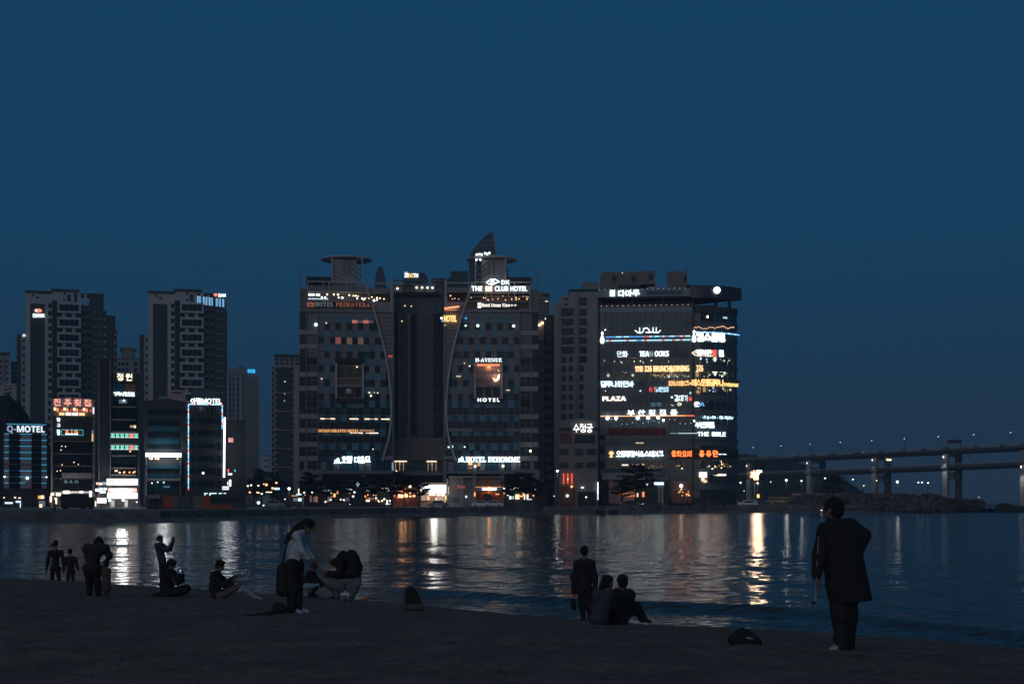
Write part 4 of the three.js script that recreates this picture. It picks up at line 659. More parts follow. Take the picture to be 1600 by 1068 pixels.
// ---------------------------------------------------------------- block between the hotels
{
  const K = new Kit('link_building', 'dark block with pale fins standing between the twin hotels', 'building', 652, ZH + 14);
  K.box('wall', 614, 462, 692, 792, 0, 14, std(0.06, 0.07, 0.088, 0.8)); K.box('wall', 652, 470, 690, 688, 0.3, 1, std(0.085, 0.1, 0.125, 0.8));
  K.box('roof_frame', 613, 437.6, 690, 439.4, 1, 1, F.mullion); K.box('roof_deck', 613, 444.6, 690, 446, 1, 2, F.mullion);
  for (const x of [612.6, 629, 645.8, 662.6, 679]) K.box('roof_post', x, 438, x + 1.5, 456, 1, 1, F.mullion);
  K.box('roof_screen', 614, 446, 690, 459.6, 0.2, 4, F.taupe); K.box('cornice', 613, 457, 688, 462, 0.9, 2, F.dark);
  for (const [x, y] of [[651, 449.8], [659.4, 449.8], [667.8, 449.8], [675.6, 449.8], [621, 451.6], [632.6, 478.4], [642.6, 479], [628, 502.4]]) K.ball('roof_lamp', x, y, y < 452 ? 0.3 : 0.16, 1, y < 452 ? LAMPWHITE : LAMPWARM);
  for (const x of [622, 636.8]) K.box('fin', x, 490, x + 4, 684, 0.9, 1.4, F.mullion);
  for (let k = 0; k < 9; k++) { K.box('window', 627, 492 + 21 * k, 636, 510 + 21 * k, 0.15, 0.3, F.glass); K.box('window', 642, 492 + 21 * k, 651, 510 + 21 * k, 0.15, 0.3, F.slateDeep); for (const x of [669.4, 680]) K.box('window', x, 478 + 15 * k, x + 2.4, 484 + 15 * k, 0.4, 0.3, F.dark); }
  for (let k = 0; k < 5; k++) K.box('dark_panel', 677, 490 + k * 40, 690, 528 + k * 40, 0.5, 0.3, F.slateDeep);
  K.box('podium_wall', 614, 684, 692, 719, 1.2, 2, F.panelBrown);
  K.box('lobby_back', 614, 719, 692, 736, -0.5, 1, F.slate);
  for (const [x0, x1] of [[615.6, 635.6], [666.4, 682]]) {
    for (let k = 0; k < 3; k++) { const w = (x1 - x0) / 3; K.box('ceiling_light', x0 + k * w, 719.8, x0 + (k + 1) * w, 721.4, 1, 0.3, glow(1, 0.72, 0.5, 3)); }
    for (let k = 0; k < 3; k++) K.box('lit_column', x0 + 2 + k * 6.2, 721.6, x0 + 2.9 + k * 6.2, 735, 0.8, 0.3, glow(1, 0.42, 0.22, 0.5));
    lampLight(K.at((x0 + x1) / 2, 724, 1.4), new THREE.Color(1, 0.5, 0.26), 8, 20);
  }
  for (let c = 0; c < 8; c++) K.box('window', 615 + c * 9, 722, 623 + c * 9, 735.4, 0.1, 0.2, F.glassTeal);
  K.box('ledge', 614, 736, 692, 742.6, 2, 3, F.grey); K.box('street_front', 614, 742.6, 692, 792, 0.5, 0.6, F.dark);
  K.ball('wall_lamp', 619.6, 736.6, 0.3, 2.2, LAMPWHITE);
  const Zb = new Kit('apartment_tower', 'slab tower behind the hotels carrying a small white and orange roof sign', 'building', 655, 820); Zb.box('wall', 630, 430, 668, 792, 0, 20, F.slate); Zb.box('wall', 676, 434, 705, 792, 0, 20, F.slate); Zb.box('roof_block', 640, 425.6, 664, 431, -1, 8, F.dark); Zb.box('wall', 705, 421, 732, 792, -4, 20, F.slate);
  Zb.sign('small white and orange roof sign on the slab tower behind the hotels', 'ZENITH', 631.6, 653, 427.4, 433.6, 0.6, SIGNWHITE, { bold: 0.05, gap: 0.06, colors: { 2: glow(1, 0.6, 0.2, 2), 3: glow(1, 0.5, 0.1, 2) } });
  Zb.sign('tiny white letters above the white and orange roof sign', 'THE', 631.8, 637, 425.2, 426.8, 0.6, glow(0.9, 0.95, 1, 1.6));
  // sail shaped towers far behind
  const T = new Kit('sail_tower', 'sail-shaped dark glass tower rising behind the right hotel', 'building', 757, 1000);
  T.slab('body', [[733, 402], [739, 391], [746.6, 380], [756, 370.4], [769.6, 361], [771.6, 374], [775.8, 402], [782, 470], [782, 792], [733, 792]], 0, 30, F.slate);
  T.slab('edge_fin', [[768.4, 362], [770, 361], [776.4, 402], [774, 402]], 0.6, 0.6, F.taupe);
  for (let k = 0; k < 10; k++) T.box('floor_band', Math.max(735, 761 - k * 3.4), 368 + k * 3.5, 770 + k * 0.4, 368.8 + k * 3.5, 0.5, 0.6, k === 2 || k === 4 ? F.pale : F.grey);
  T.box('lower_wing', 775, 417, 794, 792, -3, 20, F.slate);
  const T2 = new Kit('sail_tower', 'narrow rounded dark tower tip behind the hotel roof diner', 'building', 594, 1000);
  T2.slab('body', [[585.6, 450], [586.4, 432], [590, 420], [594.6, 415], [598, 419], [601, 430], [604, 450], [604, 792], [585.6, 792]], 0, 24, F.slate); for (let k = 0; k < 6; k++) T2.box('floor_band', 588, 424 + k * 4, 600, 424.7 + k * 4, 0.4, 0.5, F.grey);
}
// ---------------------------------------------------------------- blocks right of the hotels
{
  plainBlock('apartment_block', 'brownish slab block with two lit windows above the lantern terrace', 640, [[838, 462, 858], [836, 456, 848, 470, -1, F.taupe], [848, 458, 859, 463, 0.3, F.slate, 'roof_cap']], [[841, 857, 468, 4.6, 18, 3, 2.2, 4]], F.taupe).box('lit_window', 852, 470, 856, 471.2, 0.4, 0.2, glow(1, 0.9, 0.75, 1.6));
  const K = plainBlock('balcony_block', 'narrow block of dark balconies beside the right hotel', 430, [[838, 500, 850, 792, 0.4, F.panelGrey], [848, 492, 866]], [[852, 864, 497, 14.4, 19, 11, 6.4, 1, F.glass, 0.2]], F.slate);
  for (const [x, y, r] of [[838.6, 510, 0.2], [843.4, 508, 0.44], [847.4, 505, 0.44], [840.4, 509, 0.24]]) K.ball('terrace_lamp', x, y, r, 1, glow(1, 0.66, 0.32, 6)); lampLight(K.at(843, 506, 2), new THREE.Color(1, 0.6, 0.3), 12, 30);
  for (let k = 0; k < 8; k++) K.box('balcony', 839, 527 + 24 * k, 848.4, 533 + 24 * k, 0.9, 0.8, k % 3 === 1 ? F.grey : F.paleDim);
  K.box('lit_window', 851.4, 496.4, 853, 499.4, 0.6, 0.2, glow(0.9, 0.95, 1, 1));
  const A = plainBlock('apartment_tower', 'grey stepped apartment tower with paired windows behind the brick house', 500, [[863, 473, 874, 792, -0.3], [874, 463, 892], [890, 452, 936, 792, 0.3], [889, 452, 936, 455.4, 0.7, F.slate, 'roof_cap'], [910, 438, 936, 453, -4, F.grey, 'roof_hut'], [872, 477, 877, 792, 0.3, F.grey, 'pilaster'], [899, 457, 904, 792, 0.8, F.grey, 'pilaster']], [[881, 887, 465, 8.6, 2, 6.5, 3.4, 1, F.glass, 0.2], [877.6, 896.6, 483, 14.6, 5, 19, 10, 1, F.glass, 0.5], [877.6, 895, 556.6, 14.8, 16, 6, 8.6, 2, F.glass, 0.5], [905, 918, 465, 18, 1, 12, 12, 1, F.glass, 0.6], [905, 917, 483, 14.6, 6, 11.6, 10, 1, F.glass, 0.6], [905.6, 917, 571, 14.8, 15, 5.6, 8.4, 1, F.glass, 0.6]], F.paleDim);
  A.box('belt_course', 874, 480, 899, 481.6, 0.6, 0.6, F.grey);
  const H = new Kit('brick_house', 'dark low house with three red light strips beside the glass plaza', 'building', 904, 385);
  H.slab('wall', [[874, 657], [902, 653], [934, 658], [934, 792], [874, 792]], 0, 10, F.panelBrown); H.box('parapet', 873, 668, 934.5, 672, 0.5, 0.8, F.slate);
  for (const y of [701, 722]) { H.box('window', 874.6, y, 888, y + 9, 0.15, 0.3, F.glass); const w = H.box('window', 896.6, y, 911.6, y + 10, 0.2, 0.3, F.glass); for (const [a, b] of [[896, 896.8], [899.4, 900.2], [911, 911.8]]) H.box('window_frame', a, y, b, y + 10, 0.35, 0.1, F.grey, w.parent); H.box('window_frame', 896, y - 0.8, 911.8, y, 0.35, 0.1, F.grey, w.parent); H.box('window_frame', 896, y + 10, 911.8, y + 10.8, 0.35, 0.1, F.grey, w.parent); H.box('window', 917, y, 932, y + 9, 0.15, 0.3, F.glass); }
  H.box('window', 875, 676, 893, 692, 0.15, 0.3, F.brick); H.box('window', 898, 678, 930, 692, 0.15, 0.3, F.slateDeep);
  H.sign('three white brush-style characters on the dark low house', '수정궁', 896, 926, 662.6, 675, 0.6, glow(1, 0.98, 0.94, 3.2), { thick: 0.15, gap: 0.1 });
  for (const x of [879.8, 886.2, 892.6]) for (let k = 0; k < 4; k++) H.box('neon_tube', x, 739.4 + k * 4, x + 2, 743.3 + k * 4, 0.6, 0.3, glow(1, 0.1, 0.03, 1.1));
  H.ball('wall_lamp', 887.4, 748.6, 0.2, 0.9, glow(1, 0.4, 0.2, 5)); H.ball('wall_lamp', 893.4, 760, 0.34, 0.9, LAMPORANGE); H.ball('wall_lamp', 886.4, 774.2, 0.34, 0.9, LAMPWHITE); H.ball('wall_lamp', 916, 776.4, 0.2, 0.9, LAMPWHITE);
  H.box('wall_lamp', 908, 760.6, 912.4, 762, 0.6, 0.3, LAMPWHITE); H.box('shop_front', 875, 760, 898, 792, 0.3, 0.3, F.brick); H.box('awning', 903, 767.6, 931, 772, 1.2, 1.4, F.slate); H.box('garage', 903, 773, 932, 792, 0.3, 0.3, F.dark);
  for (let k = 0; k < 6; k++) H.box('light_tube', 933.6, 753 + k * 4.6, 935, 757.6 + k * 4.6, 0.8, 0.3, glow(0.85, 0.97, 1, k < 4 ? 4.2 : 2));
  lampLight(H.at(886, 746, 2), new THREE.Color(1, 0.18, 0.06), 4, 20);
}
// ---------------------------------------------------------------- glass plaza with a rounded corner
const PL = new Kit('plaza_building', 'dark glass plaza tower covered in lit signs with a rounded corner', 'building', 1045, 405);
const RC = 15, AMAX = 1.02, X1 = 1083;                          // rounded corner: radius, sweep, where it starts
const bend = (a, r = RC) => [PL.X(X1) + r * Math.sin(a), -RC + r * Math.cos(a)];
function arcSlab(name, y0, y1, out, back, mat, a0 = 0, a1 = AMAX) {
  const s = new THREE.Shape(), n = 9; for (let k = 0; k <= n; k++) { const [x, z] = bend(lerp(a0, a1, k / n), RC + out); k ? s.lineTo(x, -z) : s.moveTo(x, -z); }
  for (let k = n; k >= 0; k--) { const [x, z] = bend(lerp(a0, a1, k / n), RC + out - back); s.lineTo(x, -z); }
  const g = new THREE.ExtrudeGeometry(s, { depth: PL.Y(y0) - PL.Y(y1), bevelEnabled: false }); g.rotateX(-Math.PI / 2); return part(name, g, mat, PL.g, [0, PL.Y(y1), 0]);
}
{
  const K = PL, pane = new THREE.MeshPhysicalMaterial({ color: new THREE.Color().setRGB(0.2, 0.27, 0.32), roughness: 0.06, transmission: 0.9, thickness: 0, ior: 1.5 });
  const span = std(0.085, 0.115, 0.14, 0.5), span2 = std(0.05, 0.075, 0.1, 0.5), band = std(0.14, 0.2, 0.24, 0.5), inner = std(0.22, 0.2, 0.18, 0.9), slabMat = std(0.2, 0.19, 0.18, 0.9);
  K.box('core', 938, 470, 1083, 792, -5.5, 10, inner); K.box('core', 1083, 470, 1118, 792, -10, 8, inner);
  K.box('side_wall', 933.4, 462, 936.6, 792, 0.1, 18, F.slateDeep);
  for (let k = 0; k < 13; k++) {
    const y = 479 + 23 * k, wide = k === 8 ? 16 : 10, m = k === 0 ? band : k % 3 ? span : span2;
    for (let c = 0; c < 8; c++) K.box('spandrel', 936.6 + c * 18.3, y, 936.6 + c * 18.3 + 18.1, y + (k === 0 ? 8 : wide), 0.2, 0.35, k > 0 && (c + k) % 4 === 0 ? span2 : m);
    K.box('floor_slab', 937, y + 1, 1083, y + 4, -0.2, 5.2, slabMat);
    arcSlab('spandrel', y, y + (k === 0 ? 10 : 9.6), 0.1, 0.4, k === 0 ? F.slate : span2); arcSlab('floor_slab', y + 1, y + 4, -0.4, 5, slabMat);
    if (k === 9 || k === 10) arcSlab('ledge', y, y + 1.5, 0.6, 0.8, F.slate); if (k === 5) arcSlab('ledge', y - 2, y + 1, 0.8, 1, F.slate);
    for (let c = 0; c < 16; c++) K.box('pane', 937 + c * 9.12, y + (k === 0 ? 8.2 : wide + 0.2), 937 + c * 9.12 + 8.7, y + 22.8, 0.05, 0.04, pane);
    for (let c = 0; c < 7; c++) { const a0 = AMAX * c / 7, a1 = AMAX * (c + 0.95) / 7, [xa, za] = bend(a0, RC - 0.1), [xb, zb] = bend(a1, RC - 0.1), h = PL.Y(y + 9.8) - PL.Y(y + 22.8); part('pane', CUBE, pane, K.g, [(xa + xb) / 2, (K.Y(y + 9.8) + K.Y(y + 22.8)) / 2, (za + zb) / 2], [0, (a0 + a1) / 2, 0], [Math.hypot(xb - xa, zb - za), h, 0.04]); }
  }
  for (let c = 0; c < 17; c++) K.box('mullion', 936.7 + c * 9.12, 487, 937.1 + c * 9.12, 778, 0.28, 0.3, F.slate);
  K.box('corner_mullion', 1082, 478, 1084.4, 792, 0.5, 1, F.slateDeep);
  // roof: open terrace under a deep band, ring over the rounded corner, two roof huts
  for (let c = 0; c < 9; c++) K.box('roof_band', 935 + c * 16.4, 451.6, 935 + c * 16.4 + 16.2, 463.4, 1.2, 1.6, band);
  K.box('roof_soffit', 936, 463.4, 1083, 466, 0.8, 14, F.dark); arcSlab('roof_ring', 447.6, 466.4, 1.6, 3, std(0.03, 0.042, 0.054, 0.4), -0.05, 1.0); arcSlab('roof_ring_top', 446.4, 447.4, 0.8, 12, F.slate, -0.05, 0.98); arcSlab('terrace_soffit', 463, 466, -1.6, 12, F.dark, -0.05, 0.95);
  K.box('terrace_back', 938, 466, 1083, 479, -4.5, 1, F.taupe); for (const x of [936, 986, 1036, 1081]) K.box('terrace_post', x, 463, x + 3.4, 479, -0.2, 0.8, F.slate);
  for (const a of [0.5, 0.86]) { const [x, z] = bend(a, RC - 1.2); part('terrace_post', CYL, F.slate, K.g, [x, (K.Y(466) + K.Y(479)) / 2, z], null, [0.9, K.Y(466) - K.Y(479), 0.9]); }
  for (let k = 0; k < 17; k++) K.ball('rail_lamp', 939.4 + k * 8.5, 476.4, 0.1, 0.2, glow(1, 0.8, 0.7, 1)); K.box('terrace_rail', 937, 475, 1083, 478.8, 0.1, 0.1, std(0.1, 0.06, 0.06, 0.6));
  for (let k = 0; k < 18; k++) K.ball('roof_edge_lamp', 936 + k * 8.4, 450.8, 0.09, 0.6, glow(1, 0.85, 0.8, 0.9));
  K.slab('roof_hut', [[936.4, 452], [936.4, 425], [941, 420.4], [1010, 420.4], [1010, 441], [1000, 441], [1000, 452]], -3, 8, F.taupe); K.box('roof_hut', 1009, 420, 1023, 441, -2.4, 6, F.taupe);
  for (const [x, y, w, h] of [[955.6, 427, 5.4, 7], [986, 427, 6.4, 9], [1014, 426, 5.6, 9]]) K.box('vent', x, y, x + w, y + h, -2.2, 0.3, F.slate); K.box('roof_unit', 965, 443, 1000, 447, -2, 2, F.slate); K.box('roof_unit', 1014, 445, 1030, 452, -2, 3, F.pink);
  K.box('roof_hut', 1042, 421.6, 1074, 452, -3, 7, F.taupe); for (let k = 0; k < 7; k++) K.box('roof_rail', 1045 + k * 4, 416 + (k % 2), 1045.6 + k * 4, 422, -3.2, 0.2, F.taupe); K.box('mast', 1072, 412, 1073, 424, -3.2, 0.3, F.dark); K.bar('antenna', [978, 410], [978, 421], 0.06, -4, F.dark); K.ball('roof_lamp', 972, 423, 0.12, -2.2, LAMPWARM); K.box('vent', 1069, 429, 1073, 437, -2.8, 0.3, F.slate);
  { const g = new THREE.IcosahedronGeometry(1, 1); part('roof_shrub', g, wooded, K.g, [K.X(1077), K.Y(447), -3], null, [1, 0.9, 0.9]); part('roof_shrub', g, wooded, K.g, [K.X(1088), K.Y(448), -3.6], null, [1, 0.7, 0.9]); }
  // lamps inside the restaurants
  const W = bulb(1, 0.68, 0.4, 18), O = bulb(1, 0.36, 0.1, 14), C = bulb(0.9, 1, 1, 18), lamp = (x, y, r, m, z = -1) => K.ball('ceiling_lamp', x, y, r, z, m);
  for (const [x, y, r, m] of [[943.6, 561.8, 0.22, O], [959.6, 563, 0.2, W], [969.6, 563.6, 0.2, W], [971.4, 565, 0.22, W], [990.4, 563.4, 0.18, W], [1000.8, 562.8, 0.22, W], [1004.8, 565, 0.22, W], [1017.4, 562.2, 0.26, W], [1045, 564, 0.16, W], [949.8, 585, 0.42, W], [988.6, 585, 0.4, W], [1043.8, 586.6, 0.26, W], [1032, 587, 0.16, O], [945.6, 609.4, 0.2, W], [1000.6, 609.6, 0.26, C], [949, 652.4, 0.42, C], [962.6, 652.4, 0.42, C], [996.4, 652.4, 0.4, C], [1012.8, 652.4, 0.42, C], [1028.8, 652.2, 0.4, C], [1036.6, 656.4, 0.26, C], [1084.6, 657.6, 0.2, C], [1079, 613.6, 0.3, C], [1061.4, 630.8, 0.6, W], [1049, 632, 0.16, W], [1051.6, 632.8, 0.2, W], [985, 692.4, 0.12, W], [1014.4, 691.6, 0.16, W]]) lamp(x, y, r, m, y > 650 && y < 660 ? 0.6 : -1);
  for (let k = 0; k < 34; k++) { const a = R01(k + 200), b = R01(k + 300); lamp(1015 + a * 66, 583.6 + b * 5, 0.1 + 0.13 * R01(k + 400), b > 0.5 ? W : O, -1.4); }
  for (let k = 0; k < 18; k++) lamp(1008 + R01(k + 500) * 32, 727 + R01(k + 520) * 8, 0.12, O, -1.2);
  for (let k = 0; k < 16; k++) { const x = 955 + k * 8.3; if (x < 1083) lamp(x, 654 + 8 * R01(k + 600), 0.12, glow(0.6, 0.8, 0.9, 1), 0.3); }
  const cLamp = (px, y, r, m) => { const a = Math.asin(Math.min(0.83, (K.X(px) - K.X(X1)) / RC)), [x, z] = bend(a, RC - 0.9); part('ceiling_lamp', BALL, m, K.g, [x, K.Y(y), z], null, [2 * r, 2 * r, 2 * r]); };
  for (const [x, y, r, m] of [[1106.6, 494.4, 0.4, W], [1135, 494.4, 0.3, W], [1138.6, 494.4, 0.3, C], [1119.4, 560.6, 0.6, W], [1135.4, 562, 0.3, W], [1144, 561, 0.26, W], [1096.6, 560, 0.24, C], [1105.6, 561, 0.22, C], [1106.4, 565, 0.2, C], [1129, 559.6, 0.16, W], [1119.6, 581, 0.7, W], [1136, 582.4, 0.44, W], [1111, 585, 0.24, W], [1121, 585, 0.22, W], [1128, 585, 0.22, W], [1132.6, 586.4, 0.3, W], [1101.6, 588, 0.18, W], [1089.6, 581, 0.5, O], [1090, 586, 0.5, O], [1092.6, 606, 0.4, O], [1101.8, 606, 0.44, O], [1091, 612, 0.5, O], [1102, 609.6, 0.5, O], [1117, 605.6, 0.3, W], [1111, 609.6, 0.2, C], [1117, 611, 0.2, C], [1134, 606, 0.3, W], [1146, 607, 0.34, W], [1137, 609, 0.3, O], [1122, 608.6, 0.3, bulb(0.4, 0.25, 1, 4)]]) cLamp(x, y, r, m);
  for (const [x, r] of [[1099, 0.16], [1102.6, 0.42], [1107.4, 0.3], [1112, 0.3], [1116.6, 0.46], [1120, 0.16], [1124, 0.16], [1129.4, 0.48], [1133.4, 0.3], [1138.6, 0.46], [1142.6, 0.4], [1145.6, 0.44], [1148, 0.4]]) cLamp(x, 651.6 + (r < 0.4 ? 0.6 : 0), r, x > 1136 ? bulb(1, 0.95, 0.75, 18) : C);
  for (const [x, y, r, m] of [[1106, 729, 0.18, O], [1110, 728, 0.3, W], [1120, 728.4, 0.24, O], [1123, 729.6, 0.2, O], [1127, 727, 0.2, O], [1130, 730.4, 0.24, W], [1133, 724.6, 0.4, O], [1136, 728, 0.24, O], [1145.6, 727.8, 0.2, W], [1130, 720.6, 0.2, W], [1115.4, 733.6, 0.44, C], [1060, 727.2, 0.24, O], [1056, 727.4, 0.2, O], [1065, 731.6, 0.24, W], [1058, 734.4, 0.16, O], [1062, 734.8, 0.16, O]]) cLamp(x, y, r, m);
  for (let k = 0; k < 3; k++) K.box('ceiling_light', 1128.8 + k * 2.8, 723.4, 1131.6 + k * 2.8, 725.2, -6, 0.3, glow(1, 0.5, 0.2, 2.4));
  for (const [x, y, col, p] of [[1050, 585, [1, 0.5, 0.22], 220], [975, 585, [1, 0.6, 0.36], 60], [990, 563, [1, 0.6, 0.35], 60], [1040, 563, [1, 0.5, 0.25], 40], [1000, 655, [0.7, 0.85, 1], 60], [1020, 730, [1, 0.4, 0.15], 60], [970, 609, [1, 0.6, 0.4], 30]]) lampLight(K.at(x, y, -2.4), new THREE.Color(...col), p * 1.6, 30);
  for (const [a, y, col, p] of [[0.35, 562, [1, 0.7, 0.45], 60], [0.2, 586, [1, 0.4, 0.15], 110], [0.7, 586, [1, 0.7, 0.45], 90], [0.25, 608, [1, 0.4, 0.15], 110], [0.7, 608, [1, 0.55, 0.3], 70], [0.5, 654, [1, 0.95, 0.85], 90], [0.5, 728, [1, 0.5, 0.2], 100]]) { const [x, z] = bend(a, RC - 2.6); lampLight(K.g.localToWorld(V3(x, K.Y(y), z)), new THREE.Color(...col), p * 1.6, 30); }
}
{ // signs on the plaza
  const K = PL, onCurve = (fn) => fn;
  K.sign('three bold white characters on the roof band of the glass plaza', '다마루', 966.6, 999, 453.4, 462.4, 1.5, SIGNWHITE, { thick: 0.24, gap: 0.18 });
  { const s = K.place('lit_sign', 'small white block mark before the bold roof band characters', 'sign', 954, 461.4, 1.5); part('mark', strokeGeometry([[[0, 0], [0, 1], [1, 1], [1, 0], [0, 0]], [[0, 0.5], [1, 0.5]], [[0.5, 0.5], [0.5, 1]]], 0.3), SIGNWHITE, s, null, null, [6 * K.sx, 7.4 * K.sy, 1]); }
  K.sign('dim grey unlit lettering along the roof band of the glass plaza', 'GWANGALLI PLAZA', 1011, 1066, 455, 460, 1.45, std(0.045, 0.055, 0.065), { font: 'serif' });
  const disc = (label, px, py, r, m, out = 2.2) => { const a = Math.asin((K.X(px) - K.X(X1)) / RC), [x, z] = bend(a, RC + out); K.g.updateMatrixWorld(true); const p = K.g.localToWorld(V3(x, K.Y(py), z)), s = thing('lit_sign', label, 'sign', [p.x, p.y, p.z], K.turn + a * 0.5); part('lit_disc', new THREE.CylinderGeometry(r, r, 0.3, 24), m, s, null, [Math.PI / 2, 0, 0]); return s; };
  disc('round plain white disc on the roof ring of the rounded corner', 1115.4, 455, 0.98, glow(0.95, 1, 1, 4));
  const curved = (label, text, x0, x1, y0, y1, m, o = {}) => {                    // letters follow the rounded corner
    K.g.updateMatrixWorld(true); const [ax, az] = bend(0, RC), p = K.g.localToWorld(V3(ax, K.Y(y1), az)), s = thing('lit_sign', label, 'sign', [p.x, p.y, p.z], K.turn), H = (y1 - y0) * K.sy;
    const list = [...text].map((ch, i) => (ch === ' ' ? { w: 0.4 } : { ...glyph(ch, o.font ?? 'sans', o.thick ?? 0.22), ch, i })), gap = o.gap ?? 0.12, total = list.reduce((t, l) => t + l.w, 0) + gap * (list.length - 1); let u = 0;
    for (const l of list) { if (l.g) { const xa = K.X(lerp(x0, x1, u / total)) - ax, xb = K.X(lerp(x0, x1, (u + l.w) / total)) - ax, lift = o.out ?? 0.5, f = (x) => Math.asin(Math.max(-0.99, Math.min(0.86, x / (RC + lift)))), aa = f(xa), ab = f(xb), r = RC + lift; const q = (a) => [r * Math.sin(a), r * Math.cos(a) - RC], A = q(aa), B = q(ab), w = Math.hypot(B[0] - A[0], B[1] - A[1]); part('letter', l.g, o.colors?.[l.i] ?? m, s, [A[0], 0, A[1]], [0, Math.atan2(-(B[1] - A[1]), B[0] - A[0]), 0], [w / l.w, H, 1.2]); } u += l.w + gap; }
    return s;
  };
  curved('dim grey unlit characters below the roof ring of the rounded corner', '강버블비', 1086, 1141, 479, 487.6, std(0.09, 0.09, 0.1), { gap: 0.5, thick: 0.12 });
  const dashes = (label, y, pal) => { const s = K.place('neon_line', label, 'sign', 946.6, y, 0.6), n = 33; for (let k = 0; k < n; k++) part('neon_tube', CUBE, pal(k), s, [(k + 0.5) * 4 * K.sx, 0, 0], null, [3.9 * K.sx, 0.22, 0.2]); };
  const blue = glow(0.1, 0.42, 1, 1.6), cyan = glow(0.45, 0.85, 1, 3), red = glow(1, 0.12, 0.08, 1.6);
  dashes('upper of the two blue and red neon lines across the glass plaza', 525.4, (k) => (k === 15 || k === 16 || k === 23 || k === 28 || k === 30 ? red : k < 4 || (k > 9 && k < 15) ? blue : k % 3 ? cyan : blue));
  dashes('lower of the two blue and red neon lines across the glass plaza', 531.4, (k) => (k === 1 || k === 8 || k === 15 || k === 22 || k === 26 || k === 29 ? red : k === 12 || k === 13 ? blue : cyan));
  const pin = [[0, 0], [0.55, 0.02], [0.95, 0.5], [1.05, 1.1], [0.75, 2], [0.42, 2.7], [0.36, 3], [0.58, 3.5], [0.5, 3.9], [0.2, 4.15], [0, 4.2]].map(([r, y]) => new THREE.Vector2(r * 0.62, y * 0.82));
  for (const [label, px, py, on] of [['white bowling pin figure at the left end of the neon lines', 940.8, 535.8, 0], ['white bowling pin figure before the four large white characters', 1084.4, 535.6, 1]]) { const s = K.place('bowling_pin_sign', label, 'sign', px, py, on ? 1.4 : 0.9); part('lit_figure', new THREE.LatheGeometry(pin, 14), glow(0.95, 1, 1, 4), s); }
  { const s = K.place('lit_sign', 'small tilted white mark above the bowling pin figure', 'sign', 944, 515, 0.9); part('mark', BALL, LAMPWHITE, s, [1.4 * K.sx, 0.6 * K.sy, 0], [0, 0, 0.5], [3.4 * K.sx, 1.4 * K.sy, 0.3]); }
  { const s = K.place('lit_sign', 'white crown-like scrolled emblem above the neon lines', 'sign', 992.6, 520.6, 0.7); part('emblem', strokeGeometry([[[0, 4.6], [5, 1], [10, 1], [13, 4], [13, 7.6], [18, 8.4], [22, 5.6], [22, 2], [17, 1.6], [24, 1.4], [28, 3], [28, 8.6]], [[7, 1], [7, 8.6]], [[28, 1.4], [33, 1], [36, 1], [39.4, 4.4]], [[33, 1], [33, 8.4]]], 1.4), SIGNWHITE, s, null, null, [K.sx, K.sy, 1]); }
  curved('four large white characters on the rounded corner beside the bowling pin', '킴스볼링', 1089.4, 1133, 521.4, 533, glow(0.95, 1, 1, 4.2), { thick: 0.26, gap: 0.1 });
  { K.g.updateMatrixWorld(true); const p = K.g.localToWorld(V3(PL.X(X1), K.Y(519.6), -RC)); const s = thing('neon_line', 'curved blue neon line along the rounded corner', 'sign', [p.x, p.y, p.z], K.turn), n = 18; for (let k = 0; k < n; k++) { const a = 0.02 + (k + 0.5) / n * 0.98, r = RC + 0.9; part('neon_tube', CUBE, k % 3 ? glow(0.2, 0.5, 1, 2) : cyan, s, [r * Math.sin(a), -k * 0.012, r * Math.cos(a)], [0, a, 0], [0.82, 0.3, 0.2]); } }
  { K.g.updateMatrixWorld(true); const p = K.g.localToWorld(V3(PL.X(X1), K.Y(514), -RC)); const s = thing('string_lights', 'string of warm bulbs along the terrace of the rounded corner', 'lights', [p.x, p.y, p.z], K.turn); for (let k = 0; k < 44; k++) { const a = 0.02 + k / 44 * 0.84, r = RC + 0.7; part('bulb', BALL, glow(1, 0.5, 0.26, 3), s, [r * Math.sin(a), (0.25 * Math.sin(k * 0.5) + (k > 20 ? 0.45 : 0) + 0.3 * R01(k + 700)), r * Math.cos(a)], null, [0.22, 0.22, 0.22]); } }
  K.sign('two small white characters left of the white book lettering', '만화', 964.4, 980.4, 548.4, 556.8, 0.6, SIGNWHITE, { thick: 0.2, gap: 0.1, colors: { 0: glow(0.7, 0.85, 0.9, 1.4) } });
  K.sign('white book shop lettering with one letter gone dark', 'TEAN OOKS', 999, 1045, 548.4, 556.6, 0.6, SIGNWHITE, { bold: 0.05, gap: 0.05, colors: { 3: glow(0.4, 0.55, 0.6, 0.6) } });
  K.sign('grey unlit characters right of the white book lettering', '티앤북스', 1048, 1077, 549, 557, 0.6, std(0.13, 0.13, 0.135), { thick: 0.12, gap: 0.15 });
  curved('white characters with one red one on the rounded corner', '행복한횟 집', 1089, 1131, 547.4, 556.4, SIGNWHITE, { thick: 0.2, gap: 0.1, colors: { 3: glow(1, 0.1, 0.06, 1.8) } });
  { const s = K.place('lit_sign', 'pale fish-shaped outline before the white and red characters', 'sign', 1081.6, 557, 1.2); part('outline', strokeGeometry([[[7, 9], [0, 5], [3, 2], [7, 1]], [[4, 5], [7, 5]]], 1.1), glow(1, 0.85, 0.65, 3), s, null, null, [K.sx, K.sy, 1]); part('outline', strokeGeometry([[[8, 0.6], [14, -0.6], [22, 1], [28, -0.8], [34, 1]]], 0.8), glow(1, 0.6, 0.3, 2.4), s, null, null, [K.sx, K.sy, 1]); }
  K.sign('long glowing gold lettering across the plaza over the lit restaurant', '1110 326 BRUNCH&DINING', 992, 1076.6, 571.4, 580.4, 0.6, glow(1, 0.6, 0.28, 3.4), { bold: 0.06, gap: 0.05 });
